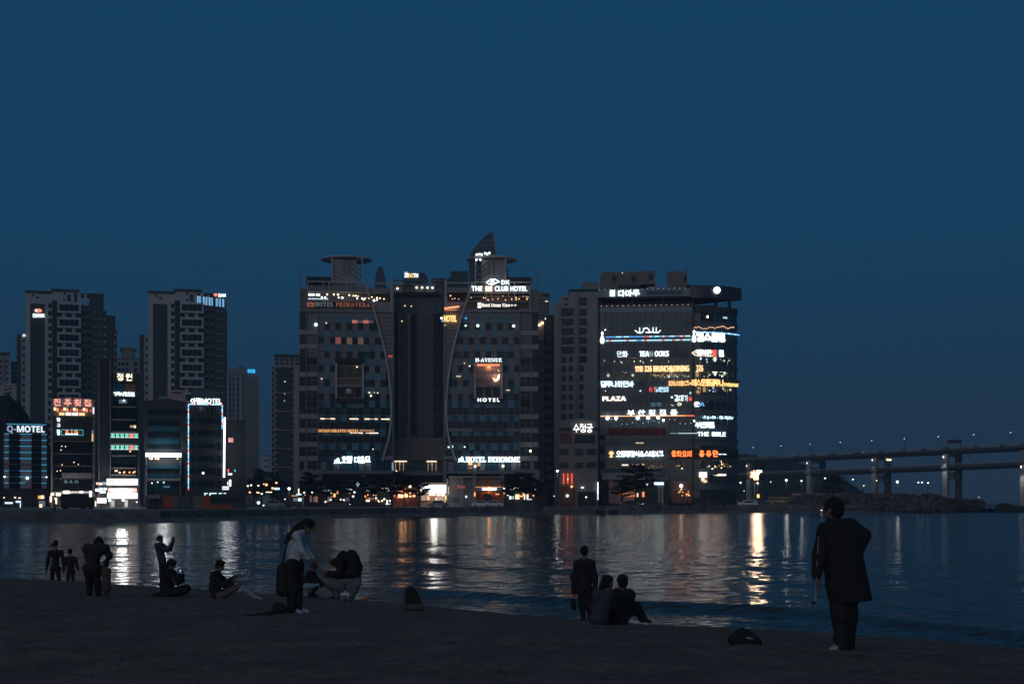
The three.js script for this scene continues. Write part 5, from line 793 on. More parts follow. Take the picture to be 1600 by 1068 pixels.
  curved('gold numerals on the rounded corner', '326', 1088, 1098.6, 571, 580.4, glow(1, 0.6, 0.28, 3.4), { gap: 0.06, thick: 0.2 });
  { const s = K.place('lit_sign', 'small tilted orange bottle sign beside the gold numerals', 'sign', 1101.4, 579.4, -1); part('bottle', strokeGeometry([[[0, 0], [3.4, 3.6]], [[3.4, 3.6], [6.6, 7.6]]], 1.6), glow(1, 0.55, 0.2, 3), s, null, null, [K.sx, K.sy, 1.4]); part('bottle', strokeGeometry([[[0.4, 0.6], [3.2, 3.6]]], 2.8), glow(1, 0.7, 0.4, 3), s, [0, 0, 0.2], null, [K.sx, K.sy, 1.4]); }
  K.sign('row of six pale blue characters at the left edge of the plaza', '델루나와인바', 939, 990, 595, 603.6, 0.6, glow(0.7, 0.92, 1, 3.2), { thick: 0.22, gap: 0.08 });
  K.sign('row of small gold characters running up to the rounded corner', '피자스테이크=', 1045, 1080, 595.4, 603, 0.6, glow(1, 0.52, 0.18, 3.2), { thick: 0.2, gap: 0.06 });
  curved('row of gold characters wrapped round the rounded corner', '레스토랑델루나', 1081, 1131, 593.4, 602.8, glow(1, 0.52, 0.18, 3.2), { thick: 0.2, gap: 0.05, out: 0.7 });
  curved('small gold script lettering at the far end of the rounded corner', 'restaurant', 1131, 1154, 597, 603.4, glow(1, 0.66, 0.2, 2), { font: 'serif', gap: 0.04, out: 1.8 });
  K.sign('red numerals before small blue characters', '61', 1014.4, 1023.4, 604.6, 611.6, 0.6, SIGNRED, { font: 'thin' });
  K.sign('small pale blue characters after the red numerals', '노래연습장', 1024.4, 1045, 604.6, 611.8, 0.6, glow(0.5, 0.8, 1, 2), { thick: 0.2, gap: 0.05 });
  K.sign('pink white plaza lettering near the left edge', 'PLAZA', 941, 977.6, 618.6, 625.6, 0.6, glow(1, 0.82, 0.72, 3.6), { bold: 0.07, gap: 0.08 });
  K.sign('white handwritten characters with a red mark near the corner', '갈매기', 1054, 1075, 617.6, 626.6, 0.6, SIGNWHITE, { thick: 0.13, gap: 0.1 });
  K.sign('red mark after the white handwritten characters', '살', 1076.4, 1081, 620, 626, 0.6, SIGNRED, { thick: 0.18 });
  { const s = K.place('lit_sign', 'small white dot mark before the handwritten characters', 'sign', 1048.4, 622, 0.6); part('mark', BALL, SIGNWHITE, s, [1.6 * K.sx, 1.4 * K.sy, 0], null, [3.4 * K.sx, 2.8 * K.sy, 0.3]); }
  curved('small blue and white sign low on the rounded corner', '문A', 1085, 1101, 628.6, 635, glow(0.08, 0.4, 0.8, 1.2), { colors: { 0: SIGNWHITE }, gap: 0.06 });
  K.box('lit_window', 1017, 628.6, 1024, 634, 0.15, 0.1, glow(0.02, 0.18, 0.34, 0.4)); K.box('lit_window', 1026, 628.6, 1033, 634, 0.15, 0.1, glow(0.02, 0.18, 0.34, 0.4));
  K.sign('five spaced white characters over the orange light line', '부산횟집등', 981, 1058, 640.4, 649, 0.6, SIGNWHITE, { thick: 0.23, gap: 0.72 });
  { const s = K.place('neon_line', 'long orange light line across the glass plaza', 'sign', 938, 649.6, 0.9); for (let k = 0; k < 30; k++) part('neon_tube', CUBE, k > 26 ? glow(1, 0.16, 0.05, 2) : glow(1, 0.42, 0.16, 3), s, [(k + 0.5) * 4.9 * K.sx, 0, 0], null, [4.9 * K.sx, 0.24, 0.2]); }
  curved('four small white characters low on the rounded corner', '부산횟집', 1087, 1116, 660, 667.8, SIGNWHITE, { thick: 0.24, gap: 0.04 });
  curved('white rounded lettering low on the rounded corner', 'THE 8BLE', 1090, 1134, 674.6, 681.4, SIGNWHITE, { gap: 0.08 });
  { const s = K.place('light_line', 'thin pale light line leading to the white rounded lettering', 'sign', 1047, 677, 0.8); for (let k = 0; k < 10; k++) part('light_tube', CUBE, glow(0.6, 0.75, 0.85, k < 3 ? 0.5 : 2), s, [(k + 0.5) * 4.4 * K.sx, 0, 0], null, [4.4 * K.sx, 0.14, 0.15]); }
  { const s = K.place('sign_board', 'long dark red unlit board with faint lettering on the plaza', 'sign', 950, 678.4, 0.7); part('board', CUBE, std(0.1, 0.012, 0.014, 0.7), s, [45 * K.sx, 5 * K.sy, 0], null, [90 * K.sx, 10 * K.sy, 0.3]); [...'자연산활어회센터'].forEach((c, i) => part('letter', glyph(c, 'sans', 0.15).g, std(0.2, 0.05, 0.05), s, [(6 + i * 10) * K.sx, 1.6 * K.sy, 0.16], null, [6.4 * K.sx, 6.8 * K.sy, 0.5])); }
  { const s = K.place('lit_sign', 'yellow crown-like figure before the white restaurant characters', 'sign', 951, 714, 0.8); part('figure', strokeGeometry([[[1.6, 0.6], [6, 0.6]], [[4, 0.6], [3, 4]], [[4, 0.6], [5, 4]], [[0.4, 6.6], [3, 4], [5, 4], [8, 6.8]], [[1.6, 8.8], [3.4, 6]], [[6.4, 8.8], [4.8, 6]], [[4, 9.8], [4, 6.4]]], 1.2), glow(1, 0.66, 0.26, 3.4), s, null, null, [K.sx, K.sy, 1]); }
  K.sign('row of bold white restaurant characters low on the plaza', '오랭정장식&스테이크', 963, 1036.6, 704.6, 713, 0.8, SIGNWHITE, { thick: 0.24, gap: 0.06, bold: 0.06 });
  K.box('sign_board', 1047.6, 701, 1083, 717, 0.5, 0.3, F.dark); arcSlab('sign_board', 701, 717, 0.3, 0.4, F.dark);
  K.sign('four glowing orange characters on a black board', '중화요리', 1049.4, 1081.6, 704.6, 713, 0.8, glow(1, 0.17, 0.03, 6), { thick: 0.2, gap: 0.14 });
  curved('three spaced orange characters on the black board of the rounded corner', '홍유단', 1093, 1121.4, 704.4, 712.8, glow(1, 0.17, 0.03, 6), { thick: 0.2, gap: 0.5 });
  curved('short white dash after the spaced orange characters', '--', 1122.4, 1135, 705, 712, SIGNWHITE, { gap: 0.1 });
  K.box('strip_light', 971.6, 725, 981.6, 727, 0.4, 0.2, glow(1, 0.82, 0.62, 1.6)); K.box('strip_light', 988, 725, 1000, 727, 0.4, 0.2, glow(1, 0.82, 0.62, 1.6)); K.ball('table_lamp', 1004.4, 726.4, 0.4, 0.5, glow(1, 0.7, 0.36, 3)); for (const [a, b] of [[993.4, 999.6], [1000.4, 1005.6]]) K.box('strip_light', a, 691, b, 692.2, 0.4, 0.2, glow(1, 0.6, 0.3, 1.6));
  for (const [label, x0, y0, x1, y1, m, z] of [['square white light box on the rounded corner near street level', 1092.4, 737.6, 1104.4, 745.8, glow(1, 0.95, 0.88, 4), 0.4], ['long cream light bar on the rounded corner near street level', 1114.4, 740.2, 1134.8, 743, glow(1, 0.85, 0.6, 3.4), -2.4]]) { const s = K.place('light_box', label, 'sign', x0, y1, z); part('lit_panel', CUBE, m, s, [(x1 - x0) / 2 * K.sx, (y1 - y0) / 2 * K.sy, 0.6], null, [(x1 - x0) * K.sx, (y1 - y0) * K.sy, 0.3]); }
  // street level
  K.box('fascia', 940, 738.6, 1008, 748.6, 1, 0.6, F.pale); K.box('shop_front', 940, 750, 1046, 792, 0.4, 0.4, F.slateDeep);
  for (const [x0, x1] of [[951, 970], [974, 994]]) K.box('shop_window', x0, 751, x1, 786, 0.5, 0.2, F.pink); for (const x of [1028, 1033]) K.box('shop_column', x, 756, x + 4, 790, 0.9, 0.6, F.grey);
  { const s = K.place('light_box', 'pale blue light box beside the pine in front of the plaza', 'sign', 1021.4, 757.4, 1.2); part('lit_panel', CUBE, glow(0.6, 0.85, 1, 3), s, [8.4 * K.sx, 2.2 * K.sy, 0], null, [15 * K.sx, 4.2 * K.sy, 0.3]); part('lit_panel', CUBE, SIGNWHITE, s, [-10.6 * K.sx, 0.4 * K.sy, 0], null, [3 * K.sx, 2.6 * K.sy, 0.3]); }
  for (const [x0, x1, y0, y1, k] of [[968, 976, 768, 773, 0.8], [977, 988, 770, 775, 1.1], [990, 997, 770, 776, 0.8], [1003.6, 1007, 768, 776, 1.2], [1009, 1016, 748.4, 749.8, 1.4]]) K.box('shop_light', x0, y0, x1, y1, 0.8, 0.2, glow(1, 0.32, 0.1, k)); K.box('shop_light', 996, 770, 997.4, 776, 0.95, 0.2, glow(0.9, 0.8, 0.8, 1.6));
  K.box('shop_front', 1048, 752, 1081, 786, 0.5, 0.3, std(0.12, 0.05, 0.045, 0.8)); for (const y of [753, 764]) K.box('shop_rail', 1048, y, 1081, y + 1, 0.8, 0.2, F.pink); K.ball('entrance_lamp', 1064.4, 758.8, 0.5, 1.2, LAMPWHITE); K.ball('entrance_lamp', 1064.8, 764, 0.2, 1, LAMPWARM);
  for (let k = 0; k < 14; k++) K.ball('table_lamp', 1060 + 18 * R01(k + 800), 766 + 8 * R01(k + 820), 0.15, 0.9, O2());
  lampLight(K.at(1064, 760, 2.4), new THREE.Color(1, 0.8, 0.7), 6, 14); lampLight(K.at(985, 772, 2.6), new THREE.Color(1, 0.4, 0.2), 8, 40);
  arcSlab('shop_front', 760, 792, -0.3, 0.4, F.slateDeep);
  K.ball('wall_lamp', 1145, 727.6, 0.2, -7, LAMPWARM); void onCurve;
}
function O2() { return glow(1, 0.42, 0.14, 3); }
// ---------------------------------------------------------------- double-deck bridge
const BRIDGE = {};
{
  const A = V3(wx(1168, 900), 0, -900), B = V3(wx(1597, 760), 0, -760), dir = B.clone().sub(A).normalize(), side = V3(-dir.z, 0, dir.x); if (side.x < 0) side.negate();
  const span = A.distanceTo(B) / 4, g = thing('bridge', 'double-deck sea bridge on tall concrete portal piers', 'bridge', [A.x, 0, A.z], Math.atan2(-dir.z, dir.x));   // local x runs along the bridge, local z across
  const away = V3(0, 0, 1).applyAxisAngle(V3(0, 1, 0), g.rotation.y).dot(side) > 0 ? 1 : -1, W = 17;
  const deckMat = std(0.085, 0.083, 0.085, 0.9), pierMat = std(0.26, 0.255, 0.26, 0.9), railMat = std(0.3, 0.3, 0.31, 0.7);
  const up = (s) => 29.4 + 3.2 * s / (span * 4), lo = (s) => 19.9 + 3.6 * s / (span * 4);
  const bar = (name, s0, s1, h, top, y, z, w, mat) => { const m = part(name, CUBE, mat, g); const a = V3(s0, y(s0) + top, z), b = V3(s1, y(s1) + top, z); m.position.copy(a).add(b).multiplyScalar(0.5); m.position.y -= h / 2; m.scale.set(a.distanceTo(b), h, w); m.rotation.z = Math.atan2(b.y - a.y, b.x - a.x); return m; };
  for (let k = -2; k < 6; k++) {
    const s0 = k * span + 0.03, s1 = (k + 1) * span - 0.03;
    bar('upper_deck', s0, s1, 1.2, 0, up, away * W / 2, W, deckMat); bar('upper_girder', s0, s1, 1.3, -1.2, up, away * W / 2, W * 0.72, deckMat);
    bar('lower_deck', s0, s1, 1.2, 0, lo, away * W / 2, W, deckMat); bar('lower_girder', s0, s1, 1.2, -1.2, lo, away * W / 2, W * 0.72, deckMat);
    for (const y of [up, lo]) for (const z of [0.4, W - 0.4]) bar('guard_rail', s0, s1, 0.5, 1.1, y, away * z, 0.14, railMat);
    for (let j = 0; j < 8; j++) { const s = lerp(s0, s1, (j + 0.5) / 8); part('rail_post', CUBE, railMat, g, [s, up(s) + 0.5, away * 0.4], null, [0.2, 1.1, 0.16]); }
  }
  for (let k = -1; k < 6; k++) {
    const s = k * span, p = part('pier', CUBE, pierMat, g, [s, (up(s) - 2.6) / 2, away * 2], null, [3, up(s) - 2.5, 2.6]);
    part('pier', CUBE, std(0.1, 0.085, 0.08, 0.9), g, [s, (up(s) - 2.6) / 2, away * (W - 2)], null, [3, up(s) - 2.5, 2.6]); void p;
    part('cross_beam', CUBE, pierMat, g, [s, lo(s) - 4.6, away * W / 2], null, [2.8, 1.8, W - 6.6]); part('cross_beam', CUBE, pierMat, g, [s, up(s) - 3.4, away * W / 2], null, [2.8, 1.4, W - 6.6]);
    for (const z of [4.6, W - 4.6]) part('haunch', CUBE, pierMat, g, [s, lo(s) - 6.4, away * z], [Math.PI / 4, 0, 0], [2.7, 2.2, 2.2]);
    // floodlight at the head of the pier, shining down its face
    const f = part('floodlight', BALL, glow(1, 1, 0.97, k === 3 || k === 4 ? 9 : 4), g, [s, up(s) - (k === 4 ? 11.4 : 4.2), away * -0.7], null, [0.6, 1.2, 0.6]); g.updateMatrixWorld(true);
    const w = f.getWorldPosition(V3(0, 0, 0)), l = new THREE.SpotLight(new THREE.Color(1, 0.98, 0.94), k === 3 ? 520 : k === 4 ? 420 : 130, 0, 0.42, 0.8); l.position.copy(w).addScaledVector(side, -1.6); l.target.position.copy(w).addScaledVector(side, 1.8).add(V3(0, -14, 0)); l.castShadow = true; l.shadow.radius = 20; if (k > -1) scene.add(l, l.target);
  }
  // tall lamps on the upper deck, car lights on both decks
  for (let k = 0; k < 13; k++) { const s = -8 + k * span / 2.08; part('lamp_post', CYL, F.slate, g, [s, up(s) + 4, away * (W - 1)], null, [0.22, 8, 0.22]); part('lamp_head', BALL, glow(0.92, 0.97, 1, 2), g, [s, up(s) + 8.2, away * (W - 1.4)], null, [0.6, 0.45, 0.6]); }
  for (let k = 0; k < 40; k++) { const top = k % 3 !== 0, s = -20 + 250 * R01(k + 900), y = (top ? up : lo)(s) + 0.9, r = R01(k + 940); part('deck_light', BALL, r > 0.55 ? glow(1, 0.75, 0.6, 3) : r > 0.3 ? glow(1, 0.2, 0.1, 2) : LAMPWHITE, g, [s, y, away * (top ? 1.2 : 1.2)], null, [0.35 + 0.4 * r * r, 0.35 + 0.3 * r * r, 0.4]); }
  BRIDGE.at = (s, z) => { g.updateMatrixWorld(true); return g.localToWorld(V3(s, up(s) + 0.02, away * z)); }; BRIDGE.turn = g.rotation.y;
  // gantry signs
  const sg = (label, px, py, Z, w, h) => { const t = thing('road_gantry', label, 'road sign', [wx(px, Z), wy(py, Z), -Z]); part('board', CUBE, std(0.05, 0.035, 0.035), t, [0, 0, 0], null, [w, h, 0.3]); part('post', CYL, F.dark, t, [-w / 2 + 0.4, -h / 2 - 2.4, -0.3], null, [0.4, 5.4, 0.4]); part('post', CYL, F.dark, t, [w / 2 - 0.4, -h / 2 - 2.4, -0.3], null, [0.4, 5.4, 0.4]); };
  sg('brown overhead road board standing above the upper bridge deck', 1492, 689.4, 815, 8, 2); sg('dark low road board on the upper bridge deck', 1507, 700.6, 815, 7.6, 2.2);
  const lg = thing('lit_gantry_sign', 'small cream lit board under the upper bridge deck', 'road sign', [wx(1389.4, 836), wy(718, 836), -836]); part('lit_panel', CUBE, glow(1, 0.88, 0.6, 3), lg, null, null, [2.8, 1.1, 0.3]); part('bracket', CUBE, F.dark, lg, [0, 1, 0], null, [0.3, 1.4, 0.3]);
}
// ---------------------------------------------------------------- breakwater, rocks, boat
const rockGeo = [0, 1, 2].map((k) => { const g = new THREE.IcosahedronGeometry(1, 1), p = g.attributes.position, v = V3(0, 0, 0); for (let i = 0; i < p.count; i++) { v.fromBufferAttribute(p, i); const n = 1 + 0.34 * noise2(v.x * 1.7 + k * 9 + v.z, v.y * 1.9 - v.z * 1.3); v.multiplyScalar(n); p.setXYZ(i, v.x, v.y * 0.75, v.z); } g.computeVertexNormals(); return g; });
{
  const TOP = [[1232, 776], [1250, 772.4], [1320, 771.6], [1400, 771.4], [1450, 772.4], [1470, 775], [1480, 778.6], [1500, 779.4], [1535, 780.4]], BASE = (px) => lerp(800.6, 796, smooth(1480, 1540, px));
  const rocks = new THREE.InstancedMesh(rockGeo[0], std(0.1, 0.09, 0.085, 0.95), 900), m = new THREE.Matrix4(), q = new THREE.Quaternion(), c = new THREE.Color(), e = new THREE.Euler();
  const Zb = (px) => EYE * FOCAL / (BASE(px) - HORIZON);
  const mound = [], mi = [];
  for (let k = 0; k <= 40; k++) { const px = lerp(1180, 1538, k / 40), Z = Zb(px); let j = 0; while (j < TOP.length - 2 && TOP[j + 1][0] < px) j++; const py = px < 1232 ? 784 : lerp(TOP[j][1], TOP[j + 1][1], (px - TOP[j][0]) / (TOP[j + 1][0] - TOP[j][0])), yt = Math.max(0.5, wy(py, Z + 12)) - 0.5; for (const [o, y] of [[0, -1], [11, yt], [20, yt], [32, -1]]) mound.push(wx(px, Z) * (Z + o) / Z, y, -(Z + o)); if (k) for (let r = 0; r < 3; r++) { const o = k * 4 + r; mi.push(o - 4, o, o + 1, o - 4, o + 1, o - 3); } }
  const mg = new THREE.BufferGeometry(); mg.setAttribute('position', new THREE.Float32BufferAttribute(mound, 3)); mg.setIndex(mi); mg.computeVertexNormals(); structure('breakwater_mound', mg, M.stone);
  for (let k = 0; k < 900; k++) {
    const px = 1182 + 356 * rnd(), Z = Zb(px), t = rnd(); let j = 0; while (j < TOP.length - 2 && TOP[j + 1][0] < px) j++;
    const py = px < 1232 ? 786 : lerp(TOP[j][1], TOP[j + 1][1], (px - TOP[j][0]) / (TOP[j + 1][0] - TOP[j][0])), yt = Math.max(0.6, wy(py, Z + 12)) - 0.2, r = rr(0.35, 0.85), kk = t < 0.8 ? t / 0.8 : 1, dz = t < 0.8 ? 11 * kk : 11 + 9 * (t - 0.8) / 0.2;
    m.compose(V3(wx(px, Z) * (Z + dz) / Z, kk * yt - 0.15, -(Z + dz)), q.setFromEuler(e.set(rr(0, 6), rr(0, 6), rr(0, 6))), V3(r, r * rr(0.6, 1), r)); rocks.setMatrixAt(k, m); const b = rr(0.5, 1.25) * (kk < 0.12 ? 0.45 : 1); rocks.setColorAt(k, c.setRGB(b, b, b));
  }
  rocks.name = 'breakwater_rocks'; shade(rocks); scene.add(rocks); tag(rocks, 'heap of rough brown boulders forming the breakwater', 'boulders', null, 'stuff');
  // loose rocks in the water
  [[1452, 797.4, 5.6, 1.1, 'low dark rock in the water just off the breakwater foot'], [1472, 797.8, 4.6, 0.9, 'flat dark rock between the breakwater foot and the larger rocks'], [1517, 796.8, 6.4, 1.7, 'long dark rock in the water beyond the breakwater head'], [1529, 798, 5, 1, 'small dark rock beside the long one off the breakwater'], [1574, 795.6, 5.6, 2, 'large humped dark rock standing alone in the water'], [1562, 797.8, 4, 1, 'small dark rock at the foot of the large humped one'], [1597, 797.4, 5, 1.1, 'dark rock cut off by the picture edge beyond the humped one']].forEach(([px, py, w, h, label], i) => { const Z = 358 + i, t = part(numbered('sea_rock'), rockGeo[i % 3], M.wetStone, scene, [wx(px, Z), 0.1, -Z], [0, i * 1.3, 0], [w * 0.62, h * 1.5, w * 0.5]); tag(t, label, 'rock', 'dark rocks off the breakwater'); });
  const Zi = 560, isl = thing('far_jetty', 'low rubble jetty far out at the picture edge', 'jetty', [wx(1602, Zi), 0, -Zi]); for (let k = 0; k < 26; k++) part('boulder', rockGeo[k % 3], M.stone, isl, [rr(-5.5, 12), rr(-0.2, 0.9), rr(-2, 2)], [rr(0, 6), rr(0, 6), 0], [rr(0.7, 1.3), rr(0.6, 1), rr(0.7, 1.3)]);
  part('core', CUBE, M.stone, isl, [3, 0.2, 0], null, [16, 1.6, 4]);
  // parapet and walkway on the landward part
  const K = new Kit('sea_parapet', 'pale stepped concrete parapet along the landward end of the breakwater', 'wall', 1270, 392); K.box('wall', 1238, 770.4, 1325, 774, 0, 0.5, M.stone); K.box('wall', 1200, 776, 1239, 779, 0, 0.5, M.stone); K.box('footing', 1238, 774, 1325, 792, -0.6, 3, M.stone); K.box('footing', 1200, 779, 1238, 792, -0.6, 3, M.stone);
  const Zt = 640, b = thing('sailing_boat', 'small pale sailing boat with bare mast off the breakwater head', 'boat', [wx(1534.6, Zt), 0, -Zt]);
  const hull = new THREE.Shape([[-2, 0.9], [2.3, 1.1], [1.8, -0.2], [-1.8, -0.2]].map(([x, y]) => new THREE.Vector2(x, y))); part('hull', new THREE.ExtrudeGeometry(hull, { depth: 1.4, bevelEnabled: true, bevelSize: 0.2, bevelThickness: 0.2, bevelSegments: 2 }), M.white, b, [0, 0, -0.7]); part('cabin', CUBE, M.white, b, [-0.4, 1.4, 0], null, [1.6, 0.8, 1]); part('mast', CYL, F.grey, b, [-1.3, 5, 0], null, [0.14, 9, 0.14]); part('masthead_light', BALL, LAMPWHITE, b, [-1.3, 4.6, 0], null, [0.3, 0.3, 0.3]);
  // three mooring buoys near the far shore
  for (const [px, py, label] of [[1269, 806.6, 'dark mooring buoy, leftmost beyond the lamp glitter'], [1276, 806.4, 'dark mooring buoy, middle one of a row of three'], [1281, 808.4, 'dark mooring buoy set a little nearer than the other two']]) { const Z = EYE * FOCAL / (py - HORIZON) - 2, t = thing('mooring_buoy', label, 'buoy', [wx(px, Z), -0.05, -Z]); part('float', BALL, F.dark, t, [0, 0.1, 0], null, [0.5, 0.5, 0.5]); part('stem', CYL, F.dark, t, [0, 0.45, 0], null, [0.1, 0.5, 0.1]); }
  const dk = (px0, px1, label) => { const Z = 292, t = thing('drain_opening', label, 'drain outlet', [wx((px0 + px1) / 2, Z), 0.45, -Z + 0.6]); part('opening', CUBE, F.dark, t, [0, 0, 0], null, [(px1 - px0) * Z / FOCAL, 0.95, 0.6]); part('lip', CUBE, M.stone, t, [0, 0.56, 0.05], null, [(px1 - px0) * Z / FOCAL + 0.3, 0.14, 0.8]); };
  dk(931, 945, 'dark square drain outlet nearer the light tube'); dk(951, 965.6, 'dark square drain outlet nearer the pine tree');
}
// ---------------------------------------------------------------- trees
function leafCloud(list, n, size, flat) {
  const pos = [], v = V3(0, 0, 0), a = V3(0, 0, 0), b = V3(0, 0, 0);
  for (const [cx, cy, cz, rx, ry, rz] of list) for (let k = 0; k < n; k++) {
    do { v.set(rr(-1, 1), rr(-1, 1), rr(-1, 1)); } while (v.lengthSq() > 1); v.set(cx + v.x * rx, cy + v.y * ry, cz + v.z * rz);
    a.set(rr(-1, 1), rr(-1, 1) * flat, rr(-1, 1)).normalize().multiplyScalar(size * rr(0.6, 1.3)); b.set(rr(-1, 1), rr(-1, 1) * flat, rr(-1, 1)).normalize().multiplyScalar(size * rr(0.5, 1));
    pos.push(v.x - a.x, v.y - a.y, v.z - a.z, v.x + a.x, v.y + a.y, v.z + a.z, v.x + b.x, v.y + b.y, v.z + b.z);
  }
  const g = new THREE.BufferGeometry(); g.setAttribute('position', new THREE.Float32BufferAttribute(pos, 3)); g.computeVertexNormals(); return g;
}
const leafMat = new THREE.MeshStandardMaterial({ color: new THREE.Color().setRGB(0.022, 0.03, 0.022), roughness: 0.9, side: THREE.DoubleSide }), barkMat = std(0.035, 0.028, 0.024, 0.95);
function tree(name, label, px, py, Z, h, w, group, kind = 'pine') {       // trunk with limbs, crown of leaf clumps
  const t = thing(name, label, 'tree', [wx(px, Z), GROUND, -Z], rr(0, 6.28), group); void py;
  const limbs = [], clumps = [], lean = rr(-0.12, 0.12) * h, bend = rr(-0.1, 0.1) * h;
  const trunk = new THREE.CatmullRomCurve3([V3(0, -0.2, 0), V3(lean * 0.4, h * 0.35, bend * 0.3), V3(lean, h * 0.7, bend), V3(lean * 1.1, h * 0.92, bend * 1.2)]);
  const taper = (curve, r0, r1, n = 8) => { const g = new THREE.TubeGeometry(curve, n, 1, 6), p = g.attributes.position, c = V3(0, 0, 0); for (let i = 0; i < p.count; i++) { const u = Math.floor(i / 7) / n; curve.getPointAt(u, c); const r = lerp(r0, r1, u); p.setXYZ(i, c.x + (p.getX(i) - c.x) * r, c.y + (p.getY(i) - c.y) * r, c.z + (p.getZ(i) - c.z) * r); } g.computeVertexNormals(); return g; };
  limbs.push(taper(trunk, h * 0.028, h * 0.01, 10));
  const layers = kind === 'pine' ? 11 : 9;
  for (let k = 0; k < layers; k++) {
    const u = lerp(kind === 'pine' ? 0.42 : 0.35, 0.98, k / (layers - 1)), o = trunk.getPointAt(u), a = k * 2.4 + rr(-0.5, 0.5), len = w * (kind === 'pine' ? (1 - Math.abs(u - 0.62) * 1.3) : (1 - Math.abs(u - 0.6) * 0.9)) * rr(0.6, 1.05), end = V3(o.x + Math.cos(a) * len, o.y + h * rr(0.02, 0.1), o.z + Math.sin(a) * len);
    limbs.push(taper(new THREE.CatmullRomCurve3([o, o.clone().lerp(end, 0.5).add(V3(0, -h * 0.015, 0)), end]), h * 0.011, h * 0.004, 5));
    for (let j = 0; j < 3; j++) { const p = o.clone().lerp(end, lerp(0.45, 1, j / 2)), r = w * rr(0.24, 0.4); clumps.push([p.x + rr(-0.1, 0.1) * w, p.y + h * 0.02, p.z + rr(-0.1, 0.1) * w, r, kind === 'pine' ? h * rr(0.03, 0.05) : h * rr(0.07, 0.12), r]); }
  }
  part('trunk', mergeGeometries(limbs), barkMat, t); part('crown', leafCloud(clumps, kind === 'pine' ? 150 : 150, h * (kind === 'pine' ? 0.034 : 0.032), 0.5), leafMat, t); return t;
}
const PG = 'pines along the seafront';
[[489, 375, 8.6, 3.4, 'pine before the left foot of the roof diner hotel'], [510, 372, 7.6, 3.2, 'pine beside the pale podium block of the roof diner hotel'], [530, 374, 8.6, 3.6, 'pine in front of the cluster of small white shop letters'], [556, 372, 8, 3.4, 'pine rising below the large white hotel characters'], [584, 374, 8.2, 3.4, 'pine between the white shop letters and the orange eatery'], [612, 372, 8.6, 3.4, 'pine left of the orange lit eatery'], [632, 374, 8.8, 3.6, 'pine standing before the orange lit eatery'], [655, 370, 7.6, 3.2, 'pine with branches crossing the bright white shop board'], [800, 372, 8.2, 3.2, 'pine at the left of the pair before the right hotel'], [822, 370, 9, 3.8, 'pine in the middle of the pair before the right hotel'], [842, 372, 7.2, 3.2, 'pine beside the dark balcony block'], [992, 366, 10.6, 6.2, 'large spreading pine before the glass plaza'], [972, 366, 7, 3.6, 'low pine beside the large spreading one']].forEach(([px, Z, h, w, l]) => tree('pine_tree', 'dark ' + l, px, 0, Z, h, w, PG));
tree('broadleaf_tree', 'broad dark tree at the road junction beside the pylon sign', 408, 0, 440, 11, 5, 'broadleaf trees', 'leafy'); tree('broadleaf_tree', 'dark tree behind the junction lamps', 396, 0, 446, 9, 4.4, 'broadleaf trees', 'leafy'); tree('broadleaf_tree', 'dark tree beside the dark stepped tower', 424, 0, 450, 9, 4.4, 'broadleaf trees', 'leafy');
tree('broadleaf_tree', 'bushy tree standing under the lower bridge deck', 1300, 0, 470, 10, 5.4, 'broadleaf trees', 'leafy'); tree('broadleaf_tree', 'low bushy tree beyond the breakwater parapet', 1333, 0, 480, 4.4, 5, 'broadleaf trees', 'leafy'); tree('broadleaf_tree', 'low dark tree right of the one beyond the parapet', 1350, 0, 484, 4, 4, 'broadleaf trees', 'leafy');
// ---------------------------------------------------------------- street lamps and other lights by the road
function streetLamp(label, px, py, Z, r, mat, o = {}) {
  r *= 0.8; const y = wy(py, Z), t = thing(o.name ?? 'street_lamp', label, 'street lamp', [wx(px, Z), o.base ?? GROUND, -Z], 0, o.group ?? 'street lamps on the far shore'), h = y - (o.base ?? GROUND);
  part('pole', CYL, F.slate, t, [0, h / 2, -0.2], null, [0.16, h, 0.16]); part('lamp_head', BALL, mat, t, [0, h, 0], null, [2 * r * (o.wide ?? 1), 2 * r, 2 * r]); part('bracket', CUBE, F.slate, t, [0, h + r * 0.9, -0.15], null, [0.3, 0.12, 0.6]);
  if (o.power) lampLight(V3(wx(px, Z), y - r - 0.3, -Z + r + 0.4), o.color ?? new THREE.Color(1, 0.95, 0.88), o.power, 20); return t;
}
const W6 = LAMPWHITE, OR = glow(1, 0.4, 0.14, 5), WM = glow(1, 0.82, 0.6, 5);
